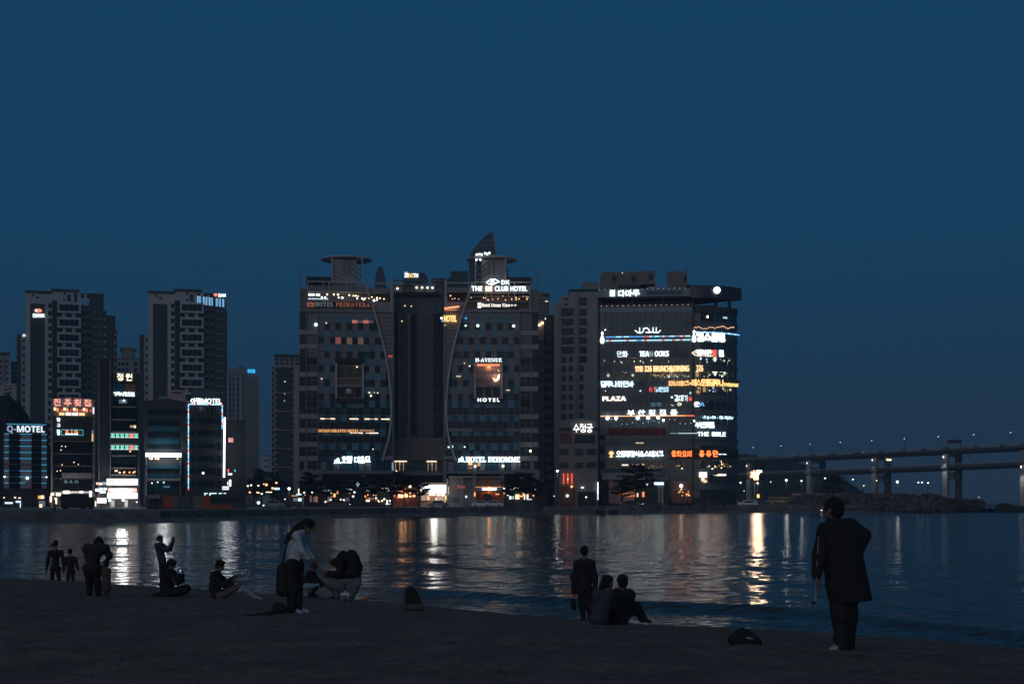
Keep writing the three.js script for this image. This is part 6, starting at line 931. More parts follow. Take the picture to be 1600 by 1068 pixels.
[[451.4, 763, 380, 0.46, glow(1, 1, 0.95, 7), 'round white street lamp beside the blue sign at the junction', 30], [871, 735.4, 372, 0.38, W6, 'tall white street lamp left of the red light strips', 26], [416, 757, 420, 0.5, OR, 'largest orange lamp over the road junction'], [425.6, 762.4, 420, 0.44, OR, 'orange lamp touching the cyan sign at the junction'], [431.6, 753.8, 425, 0.4, OR, 'high orange lamp above the cyan sign'], [412, 755.8, 425, 0.24, WM, 'pale small lamp left of the largest orange one'], [390, 768.8, 400, 0.36, OR, 'orange lamp at the foot of the junction tree'], [401.4, 768.8, 400, 0.3, OR, 'orange lamp paired with a white one at the junction'], [404, 769.4, 400, 0.26, WM, 'white lamp paired with an orange one at the junction'], [387, 758.8, 425, 0.34, WM, 'white lamp left of the white pair under the junction tree'], [392, 757.6, 425, 0.34, WM, 'white lamp right of the first one under the junction tree'], [403.4, 758.4, 425, 0.34, WM, 'white lamp hanging over the middle of the junction'], [408.6, 771, 370, 0.3, WM, 'low lamp on a rust coloured post by the promenade'], [403.6, 785, 300, 0.4, glow(0.7, 0.9, 1, 6), 'bluish white lamp low on the promenade edge'], [411.4, 789, 290, 0.2, W6, 'tiny white lamp low on the promenade edge'], [434, 788, 300, 0.22, glow(1, 0.3, 0.2, 4), 'tiny red lamp low on the promenade edge'], [445, 779.4, 320, 0.2, WM, 'tiny white lamp beside the parked bus'], [553.6, 768.6, 350, 0.28, W6, 'lamp on a pole before the dark statue plinth'], [551.6, 775, 350, 0.32, WM, 'lower cream lamp before the dark statue plinth'], [866, 774.6, 350, 0.2, glow(1, 0.5, 0.3, 4), 'small red lamp on a low post by the balcony block'], [788, 762, 380, 0.4, W6, 'white lamp at the right end of the orange shop'], [475, 769, 370, 0.26, W6, 'white lamp above the left hotel forecourt'], [487.6, 768.8, 370, 0.24, W6, 'second white lamp above the left hotel forecourt'], [1157.4, 753.6, 395, 0.3, W6, 'white lamp between the plaza and the flare lamp'], [1163, 766.4, 395, 0.14, W6, 'faint lamp below the one beside the plaza'], [1229, 749.8, 470, 0.5, W6, 'large white lamp under the bridge approach', 40], [1252.6, 750.8, 470, 0.34, W6, 'white lamp on a pole under the bridge approach', 20], [1289.6, 747, 480, 0.38, W6, 'white lamp just right of the second bridge pier'], [1333, 748.6, 480, 0.3, W6, 'white lamp above the bushy tree under the bridge'], [1204.6, 752.4, 480, 0.2, W6, 'faint lamp left of the large one under the bridge'], [1350, 758.4, 480, 0.26, WM, 'small lamp above the low trees beyond the parapet'], [1402.6, 752.4, 440, 0.5, glow(0.9, 1, 1, 7), 'bright white lamp on the breakwater', 20], [1435.4, 753.4, 450, 0.3, W6, 'white lamp, left of a close pair on the breakwater'], [1441, 753.2, 450, 0.3, W6, 'white lamp, right of a close pair on the breakwater'], [1450.6, 754, 450, 0.3, W6, 'white lamp standing last on the breakwater'], [1284, 796.6, 344, 0.2, glow(1, 0.95, 0.9, 6), 'low lamp at the water edge under the breakwater parapet'], [1370, 750.4, 440, 0.24, WM, 'small lamp before the third bridge pier']].forEach(([px, py, Z, r, m, label, power]) => streetLamp(label, px, py, Z, r, m, { power, base: py > 795 ? 0.3 : px > 1360 ? 2.4 : GROUND }));
{ // blinding flare lamp beside the plaza
  const Z = 380, t = thing('floodlight_mast', 'blinding orange and white floodlight cluster beside the plaza', 'floodlight', [wx(1180, Z), GROUND, -Z]), y = wy(742, Z) - GROUND;
  part('pole', CYL, F.slate, t, [0, y / 2, -0.6], null, [0.3, y, 0.3]); part('lamp_screen', CUBE, glow(0.8, 0.92, 1, 2.6), t, [1.1, y + 1, -0.1], null, [1.5, 0.7, 0.3]);
  for (const [x, yy, r, m] of [[0.1, 0, 0.62, glow(1, 0.62, 0.32, 36)], [0.45, -0.35, 0.4, glow(1, 0.8, 0.6, 24)], [-0.5, 0.35, 0.62, glow(1, 0.34, 0.1, 4)], [0.7, 0.35, 0.5, glow(1, 0.42, 0.16, 4)], [0, -0.5, 0.7, glow(1, 0.36, 0.12, 4)], [-0.95, -0.3, 0.5, glow(1, 0.36, 0.12, 3)], [-0.1, -0.95, 0.42, glow(1, 0.4, 0.15, 3)], [-0.95, 0.6, 0.45, glow(1, 0.22, 0.07, 1.6)], [0.6, -1, 0.4, glow(1, 0.5, 0.2, 3)], [-0.3, 1.05, 0.36, glow(1, 0.24, 0.08, 1.4)]]) part('lamp_head', BALL, m, t, [x, y + yy, 0.2], null, [2 * r, 2 * r, 1]);
  lampLight(V3(wx(1180, Z), y + GROUND, -Z + 3.4), new THREE.Color(1, 0.72, 0.45), 700, 60);
  const s = thing('lit_sign', 'small yellow lit box below the floodlight cluster', 'sign', [wx(1185, 372), wy(777, 372), -372]); part('lit_panel', CUBE, glow(1, 0.62, 0.2, 3), s, [0, 0.4, 0], null, [0.6, 0.9, 0.3]); part('post', CYL, F.dark, s, [0, -0.6, 0], null, [0.1, 1.2, 0.1]);
  streetLamp('small warm lamp just under the floodlight cluster', 1184, 754.4, 381, 0.34, WM);
}
// signs and shop fronts along the foot of the hotels
{
  const K = new Kit('shop_row', 'dark row of small lit shops under the roof diner hotel', 'building', 545, 388); K.box('front', 470, 752, 612, 792, 0, 3, F.dark); K.box('roof_edge', 469, 750, 613, 752, 0.6, 3.6, F.slate);
  K.sign('jumble of small pale blue letters over the first shop', '해물촌', 504.6, 520, 762.8, 767, 0.5, SIGNCOOL, { thick: 0.2 }); K.sign('small white block mark over a shop in the dark row', '횟집', 572.6, 579, 762, 767, 0.5, SIGNWHITE, { thick: 0.24 }); K.sign('row of bright white letters at the end of the dark shop row', '어가회센터', 593, 607.6, 762, 767, 0.5, SIGNWHITE, { thick: 0.22 }); K.sign('faint pale letters in the middle of the dark shop row', '바다 조개', 523, 550, 763.4, 766, 0.5, glow(0.6, 0.75, 0.9, 1), { thick: 0.2 });
  for (const [x0, y0, x1, y1, m] of [[521, 771, 524, 776, OR], [514, 769.4, 518, 771, WM], [526, 767, 529, 771, glow(1, 0.4, 0.2, 3)], [583, 770.6, 588, 774, glow(1, 0.6, 0.25, 4)], [569.6, 771, 571.6, 776.6, glow(1, 0.3, 0.06, 3)], [604, 781, 606, 788, SIGNWHITE], [602, 786.4, 611, 787.6, glow(0.7, 0.8, 0.9, 1)], [484, 774, 487.6, 784, glow(0.5, 0.3, 0.2, 0.25)], [492.6, 775, 496, 784, glow(0.6, 0.24, 0.12, 0.5)], [489, 776, 491.6, 784, glow(0.4, 0.26, 0.2, 0.25)], [531, 778.6, 534, 783, glow(0.6, 0.3, 0.2, 0.6)], [540, 777, 546, 783, glow(0.1, 0.15, 0.25, 0.25)], [511, 776, 516, 783, glow(0.1, 0.2, 0.4, 0.4)], [571, 777, 590, 781, glow(0.4, 0.16, 0.06, 0.3)]]) K.box('shop_light', x0, y0, x1, y1, 0.3, 0.3, m);
  for (let k = 0; k < 22; k++) { const r = R01(k + 1100); K.ball('shop_lamp', k < 8 ? [573, 576, 585.4, 591, 597, 609.4, 476.4, 508.6][k] : 500 + 110 * R01(k + 1120), k < 8 ? [782, 782, 782, 782, 782, 782, 773, 783.6][k] : 764 + 20 * R01(k + 1140), 0.12 + 0.14 * r, 0.4, r > 0.6 ? WM : r > 0.3 ? OR : glow(1, 0.3, 0.16, 3)); }
  K.ball('plinth_light', 558, 749.4, 0.1, 1.6, SIGNCOOL);
  const pl = thing('statue_plinth', 'dark tall plinth with a small cross of blue lights on top', 'monument', [wx(559, 366), GROUND, -366]); part('shaft', CUBE, F.slate, pl, [0, 2.4, 0], null, [1.4, 4.8, 1.2]); part('cap', CUBE, F.slateDeep, pl, [0, 4.9, 0], null, [1.8, 0.3, 1.5]); for (const [dx, dy] of [[0, 6.2], [0, 5.7], [-0.35, 5.8], [0.35, 5.8], [0, 5.3]]) part('light_dot', BALL, glow(0.5, 0.8, 1, 2.4), pl, [dx, dy, 0.2], null, [0.22, 0.22, 0.22]); part('light_frame', CUBE, F.dark, pl, [0, 5.6, 0], null, [0.1, 1.4, 0.1]);
  lampLight(K.at(530, 775, 3), new THREE.Color(1, 0.6, 0.4), 10, 50);
  const E = new Kit('eatery', 'orange lit open eatery under the dark pine', 'building', 632, 388); E.box('wall', 614, 752, 656, 792, 0, 3, F.brick); E.box('roof_edge', 613, 755, 657, 757, 1, 4, F.dark);
  for (const [x0, y0, x1, y1, m] of [[621, 767, 636.6, 768.6, glow(1, 0.22, 0.08, 2)], [622, 771.6, 636.6, 776.6, glow(1, 0.62, 0.3, 5)], [625, 769.2, 634, 771, glow(1, 0.3, 0.1, 2.4)], [630.6, 758.6, 635, 763, glow(1, 0.36, 0.2, 2)], [639, 774, 643, 776, OR], [645, 773, 648.6, 776, glow(1, 0.6, 0.3, 3)], [615.4, 771.4, 617.4, 776, glow(1, 0.1, 0.06, 1.6)], [620, 776.4, 630, 778, glow(1, 0.16, 0.06, 1.4)]]) E.box('shop_light', x0, y0, x1, y1, 0.4, 0.3, m); E.ball('shop_lamp', 640.4, 759.4, 0.4, 0.8, glow(1, 0.7, 0.42, 6)); for (const [x, y] of [[617, 759], [614.4, 769.8], [640.6, 770]]) E.ball('shop_lamp', x, y, 0.22, 0.8, OR);
  lampLight(E.at(630, 774, 3.4), new THREE.Color(1, 0.45, 0.2), 60, 40);
  const B = new Kit('corner_shop', 'corner shop with a broad blank white light board', 'building', 678, 386); B.box('wall', 656, 754, 701, 792, 0, 3, F.room); B.box('side_post', 697.6, 748, 700.6, 792, 0.6, 0.6, F.grey);
  const s = B.place('light_board', 'broad blank white light board, the brightest panel on the seafront', 'sign', 656, 770, 0.9); for (let k = 0; k < 4; k++) part('lit_panel', CUBE, glow(0.96, 1, 0.98, 5), s, [(k + 0.5) * 10.2 * B.sx, 6.4 * B.sy, 0], null, [10.2 * B.sx, (k === 0 ? 11 : 12.8) * B.sy, 0.4]);
  for (const [x0, y0, x1, y1, m] of [[670, 771.4, 680, 774, glow(1, 0.6, 0.35, 4)], [682, 771.8, 688, 774.4, glow(1, 0.55, 0.3, 4)], [689, 770.4, 694.6, 774.6, glow(1, 0.7, 0.5, 5)], [652, 770, 655.4, 772, OR], [667, 775, 671, 781, glow(1, 0.3, 0.1, 1.6)], [680, 777, 682.6, 783, glow(1, 0.4, 0.2, 1.4)], [683, 776, 694, 786, glow(0.5, 0.3, 0.2, 0.5)], [695, 774, 699, 786, glow(1, 0.6, 0.1, 1.2)], [698, 760, 701, 772, glow(1, 0.7, 0.5, 3)], [658, 774, 666, 782, glow(0.4, 0.2, 0.12, 0.5)]]) B.box('shop_light', x0, y0, x1, y1, 0.5, 0.3, m);
  lampLight(B.at(678, 766, 3.4), new THREE.Color(1, 0.97, 0.92), 190, 50);
  const S = new Kit('grey_shop', 'grey shuttered shop with dim red script sign', 'building', 722, 386); S.box('wall', 701, 743, 740, 792, 0, 3, F.panelGrey); S.box('canopy', 701, 744.4, 785, 746, 1.2, 2, F.pink); for (const [x0, x1] of [[704, 718], [722, 738]]) S.box('window', x0, 748, x1, 772, 0.15, 0.3, F.taupe); for (const x of [719, 738.6]) S.box('column', x, 745, x + 5, 792, 0.7, 1, F.grey);
  S.sign('dim red script letters on the grey shuttered shop', 'Moon', 714, 727, 757, 763, 0.6, glow(0.6, 0.06, 0.04, 0.6), { font: 'serif' }); for (let k = 0; k < 7; k++) S.box('shutter_slat', 704 + k * 2.6, 775, 705 + k * 2.6, 783, 0.3, 0.2, F.grey); S.ball('shop_lamp', 728.4, 775.6, 0.24, 0.8, W6);
  const C = new Kit('orange_shop', 'orange lit shop with a white light bar over its opening', 'building', 764, 386); C.box('wall', 741, 748, 787, 792, -2, 2, std(0.3, 0.13, 0.06, 0.8)); C.box('fascia', 742, 760, 786, 767, 0.6, 0.8, F.panelGrey); C.box('side_wall', 740.6, 748, 742.6, 792, 0.4, 2.4, F.grey); C.box('side_wall', 785.6, 748, 787.6, 792, 0.4, 2.4, F.grey); C.box('window', 745, 748, 760, 759, 0, 0.3, F.taupe); C.box('window', 765, 748, 783, 759, 0, 0.3, F.taupe);
  { const l = C.place('light_bar', 'white light bar with a small orange lamp in the middle', 'sign', 753.4, 765.4, 0.9); for (let k = 0; k < 3; k++) part('light_panel', CUBE, glow(0.95, 1, 1, 4), l, [(k + 0.5) * 7.4 * C.sx, 1.8 * C.sy, 0], null, [7.4 * C.sx, 3.6 * C.sy, 0.3]); part('lamp', BALL, glow(1, 0.55, 0.2, 8), l, [11 * C.sx, 1.8 * C.sy, 0.3], null, [0.8, 1, 0.6]); }
  for (const [x0, y0, x1, y1, m] of [[743, 760, 785, 761, glow(1, 0.4, 0.14, 0.8)], [741, 769, 743, 775, glow(1, 0.34, 0.1, 3)], [774, 771, 780, 772.6, glow(1, 0.36, 0.1, 2)], [787, 769, 789, 772, glow(1, 0.3, 0.1, 2)]]) C.box('shop_light', x0, y0, x1, y1, 1, 0.3, m); C.box('counter', 756, 771, 768, 792, -0.4, 0.6, F.dark);
  lampLight(C.at(764, 770, -0.6), new THREE.Color(1, 0.42, 0.14), 34, 20);
  const D = new Kit('pine_shop', 'bright shop windows seen under the pair of pines', 'building', 815, 388); D.box('wall', 788, 752, 856, 792, 0, 3, F.dark); D.box('roof_edge', 788, 750, 857, 752, 0.6, 3.6, F.grey);
  D.sign('cream jumble of letters over the shop under the pines', '바다횟집', 797.6, 816, 761.6, 764.8, 0.5, glow(1, 0.95, 0.75, 3.4), { thick: 0.22 }); D.sign('faint white letters ending in a dot under the pines', '커피숍', 822, 838, 762.4, 764.6, 0.5, glow(0.8, 0.9, 0.9, 1.6), { thick: 0.2 });
  for (const [x0, y0, x1, y1, m] of [[796, 775, 802, 779.6, glow(0.7, 0.9, 1, 4)], [805, 772, 811.6, 779.6, glow(1, 0.7, 0.42, 2.4)], [816.6, 770, 819, 774.6, glow(1, 0.34, 0.1, 2.6)], [818.6, 772, 825.6, 779, glow(1, 0.8, 0.55, 2.8)], [813, 774, 816, 776, OR], [819, 779.4, 831, 780.4, glow(0.7, 0.85, 1, 2)], [792.4, 772, 795, 774, W6]]) D.box('shop_light', x0, y0, x1, y1, 0.4, 0.3, m); D.ball('shop_lamp', 833.6, 773.8, 0.24, 0.6, glow(1, 0.36, 0.2, 3)); lampLight(D.at(812, 776, 3), new THREE.Color(1, 0.8, 0.55), 26, 40);
  const J = new Kit('junction_sign', 'cyan lit board hanging by the orange junction lamps', 'sign', 432, 410); J.box('lit_panel', 428, 761.6, 436.6, 764.8, 0, 0.3, glow(0.45, 0.85, 1, 3)); J.box('post', 432, 764.8, 432.6, 792, -0.2, 0.2, F.dark);
  const J2 = new Kit('junction_sign', 'row of tiny cream letters low at the junction', 'sign', 420, 405); for (let k = 0; k < 6; k++) J2.box('lit_panel', 415 + k * 1.65, 767.8, 416.3 + k * 1.65, 769.4, 0, 0.2, glow(1, 0.9, 0.65, 3)); J2.box('post', 420, 769.4, 420.6, 792, -0.2, 0.2, F.dark);
  const P2 = new Kit('lamp_pillar', 'short cream light pillar with blue glowing foot', 'light', 466.6, 376); P2.box('light_tube', 465.6, 763, 467.4, 771, 0, 0.3, glow(1, 0.85, 0.5, 3)); P2.box('light_foot', 463, 771.2, 470.6, 773, 0.2, 0.4, glow(0.5, 0.85, 1, 3)); P2.box('post', 466, 773, 467, 792, -0.1, 0.2, F.dark);
  // orange hoarding and container on the left promenade
  const H = new Kit('mural_hoarding', 'low hoarding painted with orange and grey slanting shapes', 'hoarding', 315, 262); H.box('board', 254, 773.6, 384, 796, 0, 0.4, std(0.055, 0.06, 0.07, 0.8)); H.slab('painted_shape', [[255, 775], [264, 774.6], [271, 794], [256, 794]], 0.1, 0.08, std(0.33, 0.06, 0.03, 0.8)); H.slab('painted_shape', [[264.6, 775], [280, 775], [276, 794], [271.6, 794]], 0.1, 0.08, std(0.14, 0.12, 0.11, 0.8)); H.slab('painted_shape', [[300, 775], [317, 775], [312, 794], [302, 794]], 0.1, 0.08, std(0.16, 0.13, 0.12, 0.8)); H.slab('painted_shape', [[318, 774.4], [328, 774], [327, 788], [364, 789], [364, 794], [313, 794.4]], 0.1, 0.08, std(0.36, 0.065, 0.03, 0.8)); for (let k = 0; k < 26; k++) H.box('railing_bar', 330 + k * 2, 774.6, 330.5 + k * 2, 785, 0.12, 0.1, F.dark); H.box('panel', 329, 785.4, 382, 788.6, 0.14, 0.08, std(0.03, 0.06, 0.09, 0.6)); H.box('panel', 282, 776, 298, 794, 0.1, 0.08, std(0.05, 0.07, 0.09, 0.6));
  const T = new Kit('delivery_truck', 'dark box truck parked before the gabled restaurant', 'truck', 117, 262); T.box('cargo_box', 94.6, 771.6, 137.6, 791, 0, 2.4, F.dark); T.box('chassis', 95, 791, 137, 793, -0.2, 2, F.slate); T.box('cab', 137.8, 776, 147, 792, -0.1, 2.2, F.slateDeep); for (const x of [102, 130, 142]) part('wheel', CYL, F.dark, T.g, [T.X(x), T.Y(794), -0.3], [Math.PI / 2, 0, 0], [1, 0.3, 1]);
  const Q = new Kit('kiosk', 'small pale canopy kiosk on the promenade before the glass house', 'kiosk', 241, 262); Q.box('canopy', 231.6, 772.6, 250, 778.6, 0.6, 2, F.grey); Q.box('body', 228, 779, 254, 796, 0, 2, F.slate); for (const x of [231, 249]) Q.box('post', x, 778, x + 0.8, 796, 0.5, 0.1, F.grey);
}
// ---------------------------------------------------------------- cars and a bus
function car(label, px, Z, dir, paint, o = {}) {
  const t = thing(o.name ?? 'parked_car', label, o.cat ?? 'car', [wx(px, Z), GROUND + 0.02, -Z], dir > 0 ? 0 : Math.PI, 'vehicles on the shore road');
  const s = new THREE.Shape([[-2.2, 0.35], [-2.25, 0.8], [-2.1, 0.98], [-1.55, 1.05], [-0.95, 1.52], [0.75, 1.55], [1.3, 1.05], [2.05, 0.9], [2.25, 0.65], [2.2, 0.35]].map(([x, y]) => new THREE.Vector2(x, y)));
  part('body', new THREE.ExtrudeGeometry(s, { depth: 1.5, bevelEnabled: true, bevelSize: 0.06, bevelThickness: 0.1, bevelSegments: 2 }), paint, t, [0, 0, -0.75]);
  const w = new THREE.Shape([[-1.4, 1.08], [-0.9, 1.46], [0.7, 1.48], [1.15, 1.08]].map(([x, y]) => new THREE.Vector2(x, y))); for (const z of [0.86, -0.9]) part('side_window', new THREE.ExtrudeGeometry(w, { depth: 0.03, bevelEnabled: false }), F.glass, t, [0, 0, z]);
  for (const x of [-1.35, 1.35]) for (const z of [0.76, -0.76]) { const q = part('wheel', CYL, F.dark, t, [x, 0.33, z], [Math.PI / 2, 0, 0], [0.66, 0.22, 0.66]); part('rim', CYL, F.grey, q, [0, z > 0 ? 0.2 : -0.2, 0], null, [0.6, 0.7, 0.6]); }
  for (const z of [0.55, -0.55]) { part('headlight', BALL, o.lit ? LAMPWHITE : F.grey, t, [2.24, 0.72, z], null, [0.12, 0.18, 0.36]); part('tail_light', BALL, o.lit ? glow(1, 0.12, 0.06, 3) : F.brick, t, [-2.26, 0.82, z], null, [0.1, 0.2, 0.3]); }
  return t;
}
const paintW = std(0.62, 0.63, 0.66, 0.25), paintG = std(0.22, 0.23, 0.25, 0.25), paintD = std(0.03, 0.032, 0.036, 0.25);
car('white car parked before the orange lit shop', 752, 330, 1, paintW); car('white car parked right behind the one at the orange shop', 771, 332, 1, paintW); car('grey car parked before the corner shop light board', 684, 322, -1, paintG); car('silver car with red tail lights beside the floodlight cluster', 1169, 352, 1, paintW, { lit: 1 }); car('dark car parked before the large spreading pine', 985, 340, 1, paintD, { lit: 1 }); car('dark car with red lamps beside the shop rail of the plaza', 1019, 342, -1, paintD, { lit: 1 }); car('dark car on the road before the roof diner hotel', 530, 306, 1, paintD, { lit: 1 }); car('grey car at the road junction under the orange lamps', 428, 296, 1, paintG); car('dark car parked under the pair of pines', 822, 336, -1, paintD);
{ const Z = 300, t = thing('shuttle_bus', 'small bus with one pale lit window at the junction', 'bus', [wx(460, Z), GROUND + 0.02, -Z], 0, 'vehicles on the shore road'); const s = new THREE.Shape([[-1.7, 0.4], [-1.75, 2.3], [-1.6, 2.45], [1.6, 2.45], [1.75, 2.2], [1.75, 0.4]].map(([x, y]) => new THREE.Vector2(x, y))); part('body', new THREE.ExtrudeGeometry(s, { depth: 1.7, bevelEnabled: true, bevelSize: 0.05, bevelThickness: 0.08, bevelSegments: 2 }), paintD, t, [0, 0, -0.85]); part('roof_light', CUBE, glow(1, 0.4, 0.12, 1.4), t, [0.1, 2.56, 0.5], null, [1.3, 0.14, 0.4]); part('lit_window', CUBE, glow(0.55, 0.8, 1, 2), t, [1.25, 1.75, 0.96], null, [0.75, 0.65, 0.05]); part('window', CUBE, glow(0.25, 0.35, 0.45, 0.4), t, [0.3, 1.75, 0.96], null, [0.9, 0.65, 0.05]); for (const x of [-1.1, 1.1]) part('wheel', CYL, F.dark, t, [x, 0.36, 0.8], [Math.PI / 2, 0, 0], [0.72, 0.24, 0.72]); }

{ // traffic on the upper bridge deck
  const first = car('dark car crossing the upper bridge deck', 0, 300, 1, paintD, { name: 'bridge_car', lit: 1 });
  for (let k = 0; k < 16; k++) {
    const c = k ? first.clone() : first; if (k) { c.name = numbered('bridge_car'); scene.add(c); } c.userData = { label: 'dark car crossing the upper bridge deck', category: 'car', group: 'cars crossing the bridge' };
    c.position.copy(BRIDGE.at(-16 + 15.4 * k + 5 * R01(k + 960), k % 3 ? 3.4 : 7)); c.rotation.y = BRIDGE.turn + (k % 3 ? 0 : Math.PI);
  }
}
// ---------------------------------------------------------------- figures: limbs as tapered capsules joined smoothly and meshed on a grid
const smin = (a, b, k) => { const h = Math.max(k - Math.abs(a - b), 0) / k; return Math.min(a, b) - h * h * k * 0.25; };
const cap = (a, b, ra, rb, col, fz = 1) => ({ a, b, ra, rb, col, fz });
const ell = (c, r, col, R, sub) => ({ c, r, col, R, sub });        // R: three unit axes
function mesher(prims, cell, k) {
  const lo = V3(9, 9, 9), hi = V3(-9, -9, -9);
  for (const p of prims) { if (p.sub) continue; if (p.c) { const m = Math.max(...p.r); lo.min(p.c.clone().subScalar(m)); hi.max(p.c.clone().addScalar(m)); } else { lo.min(p.a.clone().subScalar(p.ra)).min(p.b.clone().subScalar(p.rb)); hi.max(p.a.clone().addScalar(p.ra)).max(p.b.clone().addScalar(p.rb)); } }
  lo.subScalar(3 * cell); hi.addScalar(3 * cell);
  const nx = Math.ceil((hi.x - lo.x) / cell) + 1, ny = Math.ceil((hi.y - lo.y) / cell) + 1, nz = Math.ceil((hi.z - lo.z) / cell) + 1, val = new Float32Array(nx * ny * nz).fill(1), best = new Float32Array(nx * ny * nz).fill(9), who = new Uint8Array(nx * ny * nz), cols = [];
  for (const p of prims) {
    let ci = cols.indexOf(p.col); if (ci < 0) ci = cols.push(p.col) - 1;
    const pad = 3 * cell + k, A = p.c ?? p.a, B = p.c ?? p.b, ra = p.c ? Math.max(...p.r) : p.ra, rb = p.c ? ra : p.rb;
    const i0 = Math.max(0, Math.floor((Math.min(A.x - ra, B.x - rb) - pad - lo.x) / cell)), i1 = Math.min(nx - 1, Math.ceil((Math.max(A.x + ra, B.x + rb) + pad - lo.x) / cell)), j0 = Math.max(0, Math.floor((Math.min(A.y - ra, B.y - rb) - pad - lo.y) / cell)), j1 = Math.min(ny - 1, Math.ceil((Math.max(A.y + ra, B.y + rb) + pad - lo.y) / cell)), k0 = Math.max(0, Math.floor((Math.min(A.z - ra, B.z - rb) - pad - lo.z) / cell)), k1 = Math.min(nz - 1, Math.ceil((Math.max(A.z + ra, B.z + rb) + pad - lo.z) / cell));
    const dx = B.x - A.x, dy = B.y - A.y, dz = B.z - A.z, LL = dx * dx + dy * dy + dz * dz || 1e-9;
    for (let kz = k0; kz <= k1; kz++) for (let j = j0; j <= j1; j++) for (let i = i0; i <= i1; i++) {
      const x = lo.x + i * cell - A.x, y = lo.y + j * cell - A.y, z = lo.z + kz * cell - A.z, o = (kz * ny + j) * nx + i; let d;
      if (p.c) { const R = p.R; let u = x, v = y, w = z; if (R) { u = x * R[0].x + y * R[0].y + z * R[0].z; v = x * R[1].x + y * R[1].y + z * R[1].z; w = x * R[2].x + y * R[2].y + z * R[2].z; } const [a, b, c] = p.r, q0 = Math.hypot(u / a, v / b, w / c), q1 = Math.hypot(u / a / a, v / b / b, w / c / c) || 1e-6; d = q0 * (q0 - 1) / q1; }
      else { const t = Math.min(1, Math.max(0, (x * dx + y * dy + z * dz) / LL)); d = Math.hypot(x - t * dx, y - t * dy, (z - t * dz) / p.fz) - (p.ra + t * (p.rb - p.ra)); }
      if (p.sub) { val[o] = Math.max(val[o], -d); continue; }
      val[o] = smin(val[o], d, k); if (d < best[o]) { best[o] = d; who[o] = ci; }
    }
  }
  // surface nets
  const vid = new Int32Array(nx * ny * nz).fill(-1), pos = [], color = [], idx = [], at = (i, j, q) => (q * ny + j) * nx + i;
  for (let q = 0; q < nz - 1; q++) for (let j = 0; j < ny - 1; j++) for (let i = 0; i < nx - 1; i++) {
    let mask = 0; for (let c = 0; c < 8; c++) if (val[at(i + (c & 1), j + ((c >> 1) & 1), q + (c >> 2))] < 0) mask |= 1 << c; if (!mask || mask === 255) continue;
    let sx = 0, sy = 0, sz = 0, n = 0;
    for (const [a, b] of EDGES) { const ia = mask >> a & 1, ib = mask >> b & 1; if (ia === ib) continue; const va = val[at(i + (a & 1), j + ((a >> 1) & 1), q + (a >> 2))], vb = val[at(i + (b & 1), j + ((b >> 1) & 1), q + (b >> 2))], t = va / (va - vb); sx += lerp(a & 1, b & 1, t); sy += lerp((a >> 1) & 1, (b >> 1) & 1, t); sz += lerp(a >> 2, b >> 2, t); n++; }
    vid[at(i, j, q)] = pos.length / 3; pos.push(lo.x + (i + sx / n) * cell, lo.y + (j + sy / n) * cell, lo.z + (q + sz / n) * cell); color.push(...cols[who[at(i + Math.round(sx / n), j + Math.round(sy / n), q + Math.round(sz / n))]]);
  }
  for (let q = 1; q < nz - 1; q++) for (let j = 1; j < ny - 1; j++) for (let i = 1; i < nx - 1; i++) {
    const s = val[at(i, j, q)] < 0;
    if (s !== val[at(i + 1, j, q)] < 0) quad(vid[at(i, j - 1, q - 1)], vid[at(i, j, q - 1)], vid[at(i, j, q)], vid[at(i, j - 1, q)], s);
    if (s !== val[at(i, j + 1, q)] < 0) quad(vid[at(i - 1, j, q - 1)], vid[at(i - 1, j, q)], vid[at(i, j, q)], vid[at(i, j, q - 1)], s);
    if (s !== val[at(i, j, q + 1)] < 0) quad(vid[at(i - 1, j - 1, q)], vid[at(i, j - 1, q)], vid[at(i, j, q)], vid[at(i - 1, j, q)], s);
  }
  function quad(a, b, c, d, s) { if (a < 0 || b < 0 || c < 0 || d < 0) return; if (s) idx.push(a, b, c, a, c, d); else idx.push(a, c, b, a, d, c); }
  const g = new THREE.BufferGeometry(); g.setAttribute('position', new THREE.Float32BufferAttribute(pos, 3)); g.setAttribute('color', new THREE.Float32BufferAttribute(color, 3)); g.setIndex(idx); g.computeVertexNormals(); return g;
}
const EDGES = [[0, 1], [2, 3], [4, 5], [6, 7], [0, 2], [1, 3], [4, 6], [5, 7], [0, 4], [1, 5], [2, 6], [3, 7]];
function headPrims(c, S, look, C) {                                // skull, jaw, nose, ears, lips, eyes; look = where the face points
  const f = look.clone().normalize(), r = V3(0, 1, 0).cross(f); if (r.lengthSq() < 1e-3) r.set(1, 0, 0); r.normalize(); const u = f.clone().cross(r), R = [r, u, f], P = (x, y, z) => c.clone().addScaledVector(r, x * S).addScaledVector(u, y * S).addScaledVector(f, z * S), E = (x, y, z, a, b, d, col) => ell(P(x, y, z), [a * S, b * S, d * S], col, R);
  return { R, P, list: [E(0, 0.025, -0.012, 0.075, 0.092, 0.095, C.skin), E(0, -0.045, 0.025, 0.056, 0.068, 0.062, C.skin), E(0, -0.088, 0.05, 0.03, 0.025, 0.03, C.skin), cap(P(0, 0.01, 0.085), P(0, -0.028, 0.104), 0.008 * S, 0.014 * S, C.skin), E(0.077, -0.012, -0.012, 0.012, 0.032, 0.02, C.skin), E(-0.077, -0.012, -0.012, 0.012, 0.032, 0.02, C.skin), E(0.031, 0.012, 0.076, 0.013, 0.009, 0.011, [0.02, 0.018, 0.018]), E(-0.031, 0.012, 0.076, 0.013, 0.009, 0.011, [0.02, 0.018, 0.018]), cap(P(-0.02, -0.058, 0.082), P(0.02, -0.058, 0.082), 0.007 * S, 0.007 * S, [0.16, 0.06, 0.055])] };
}
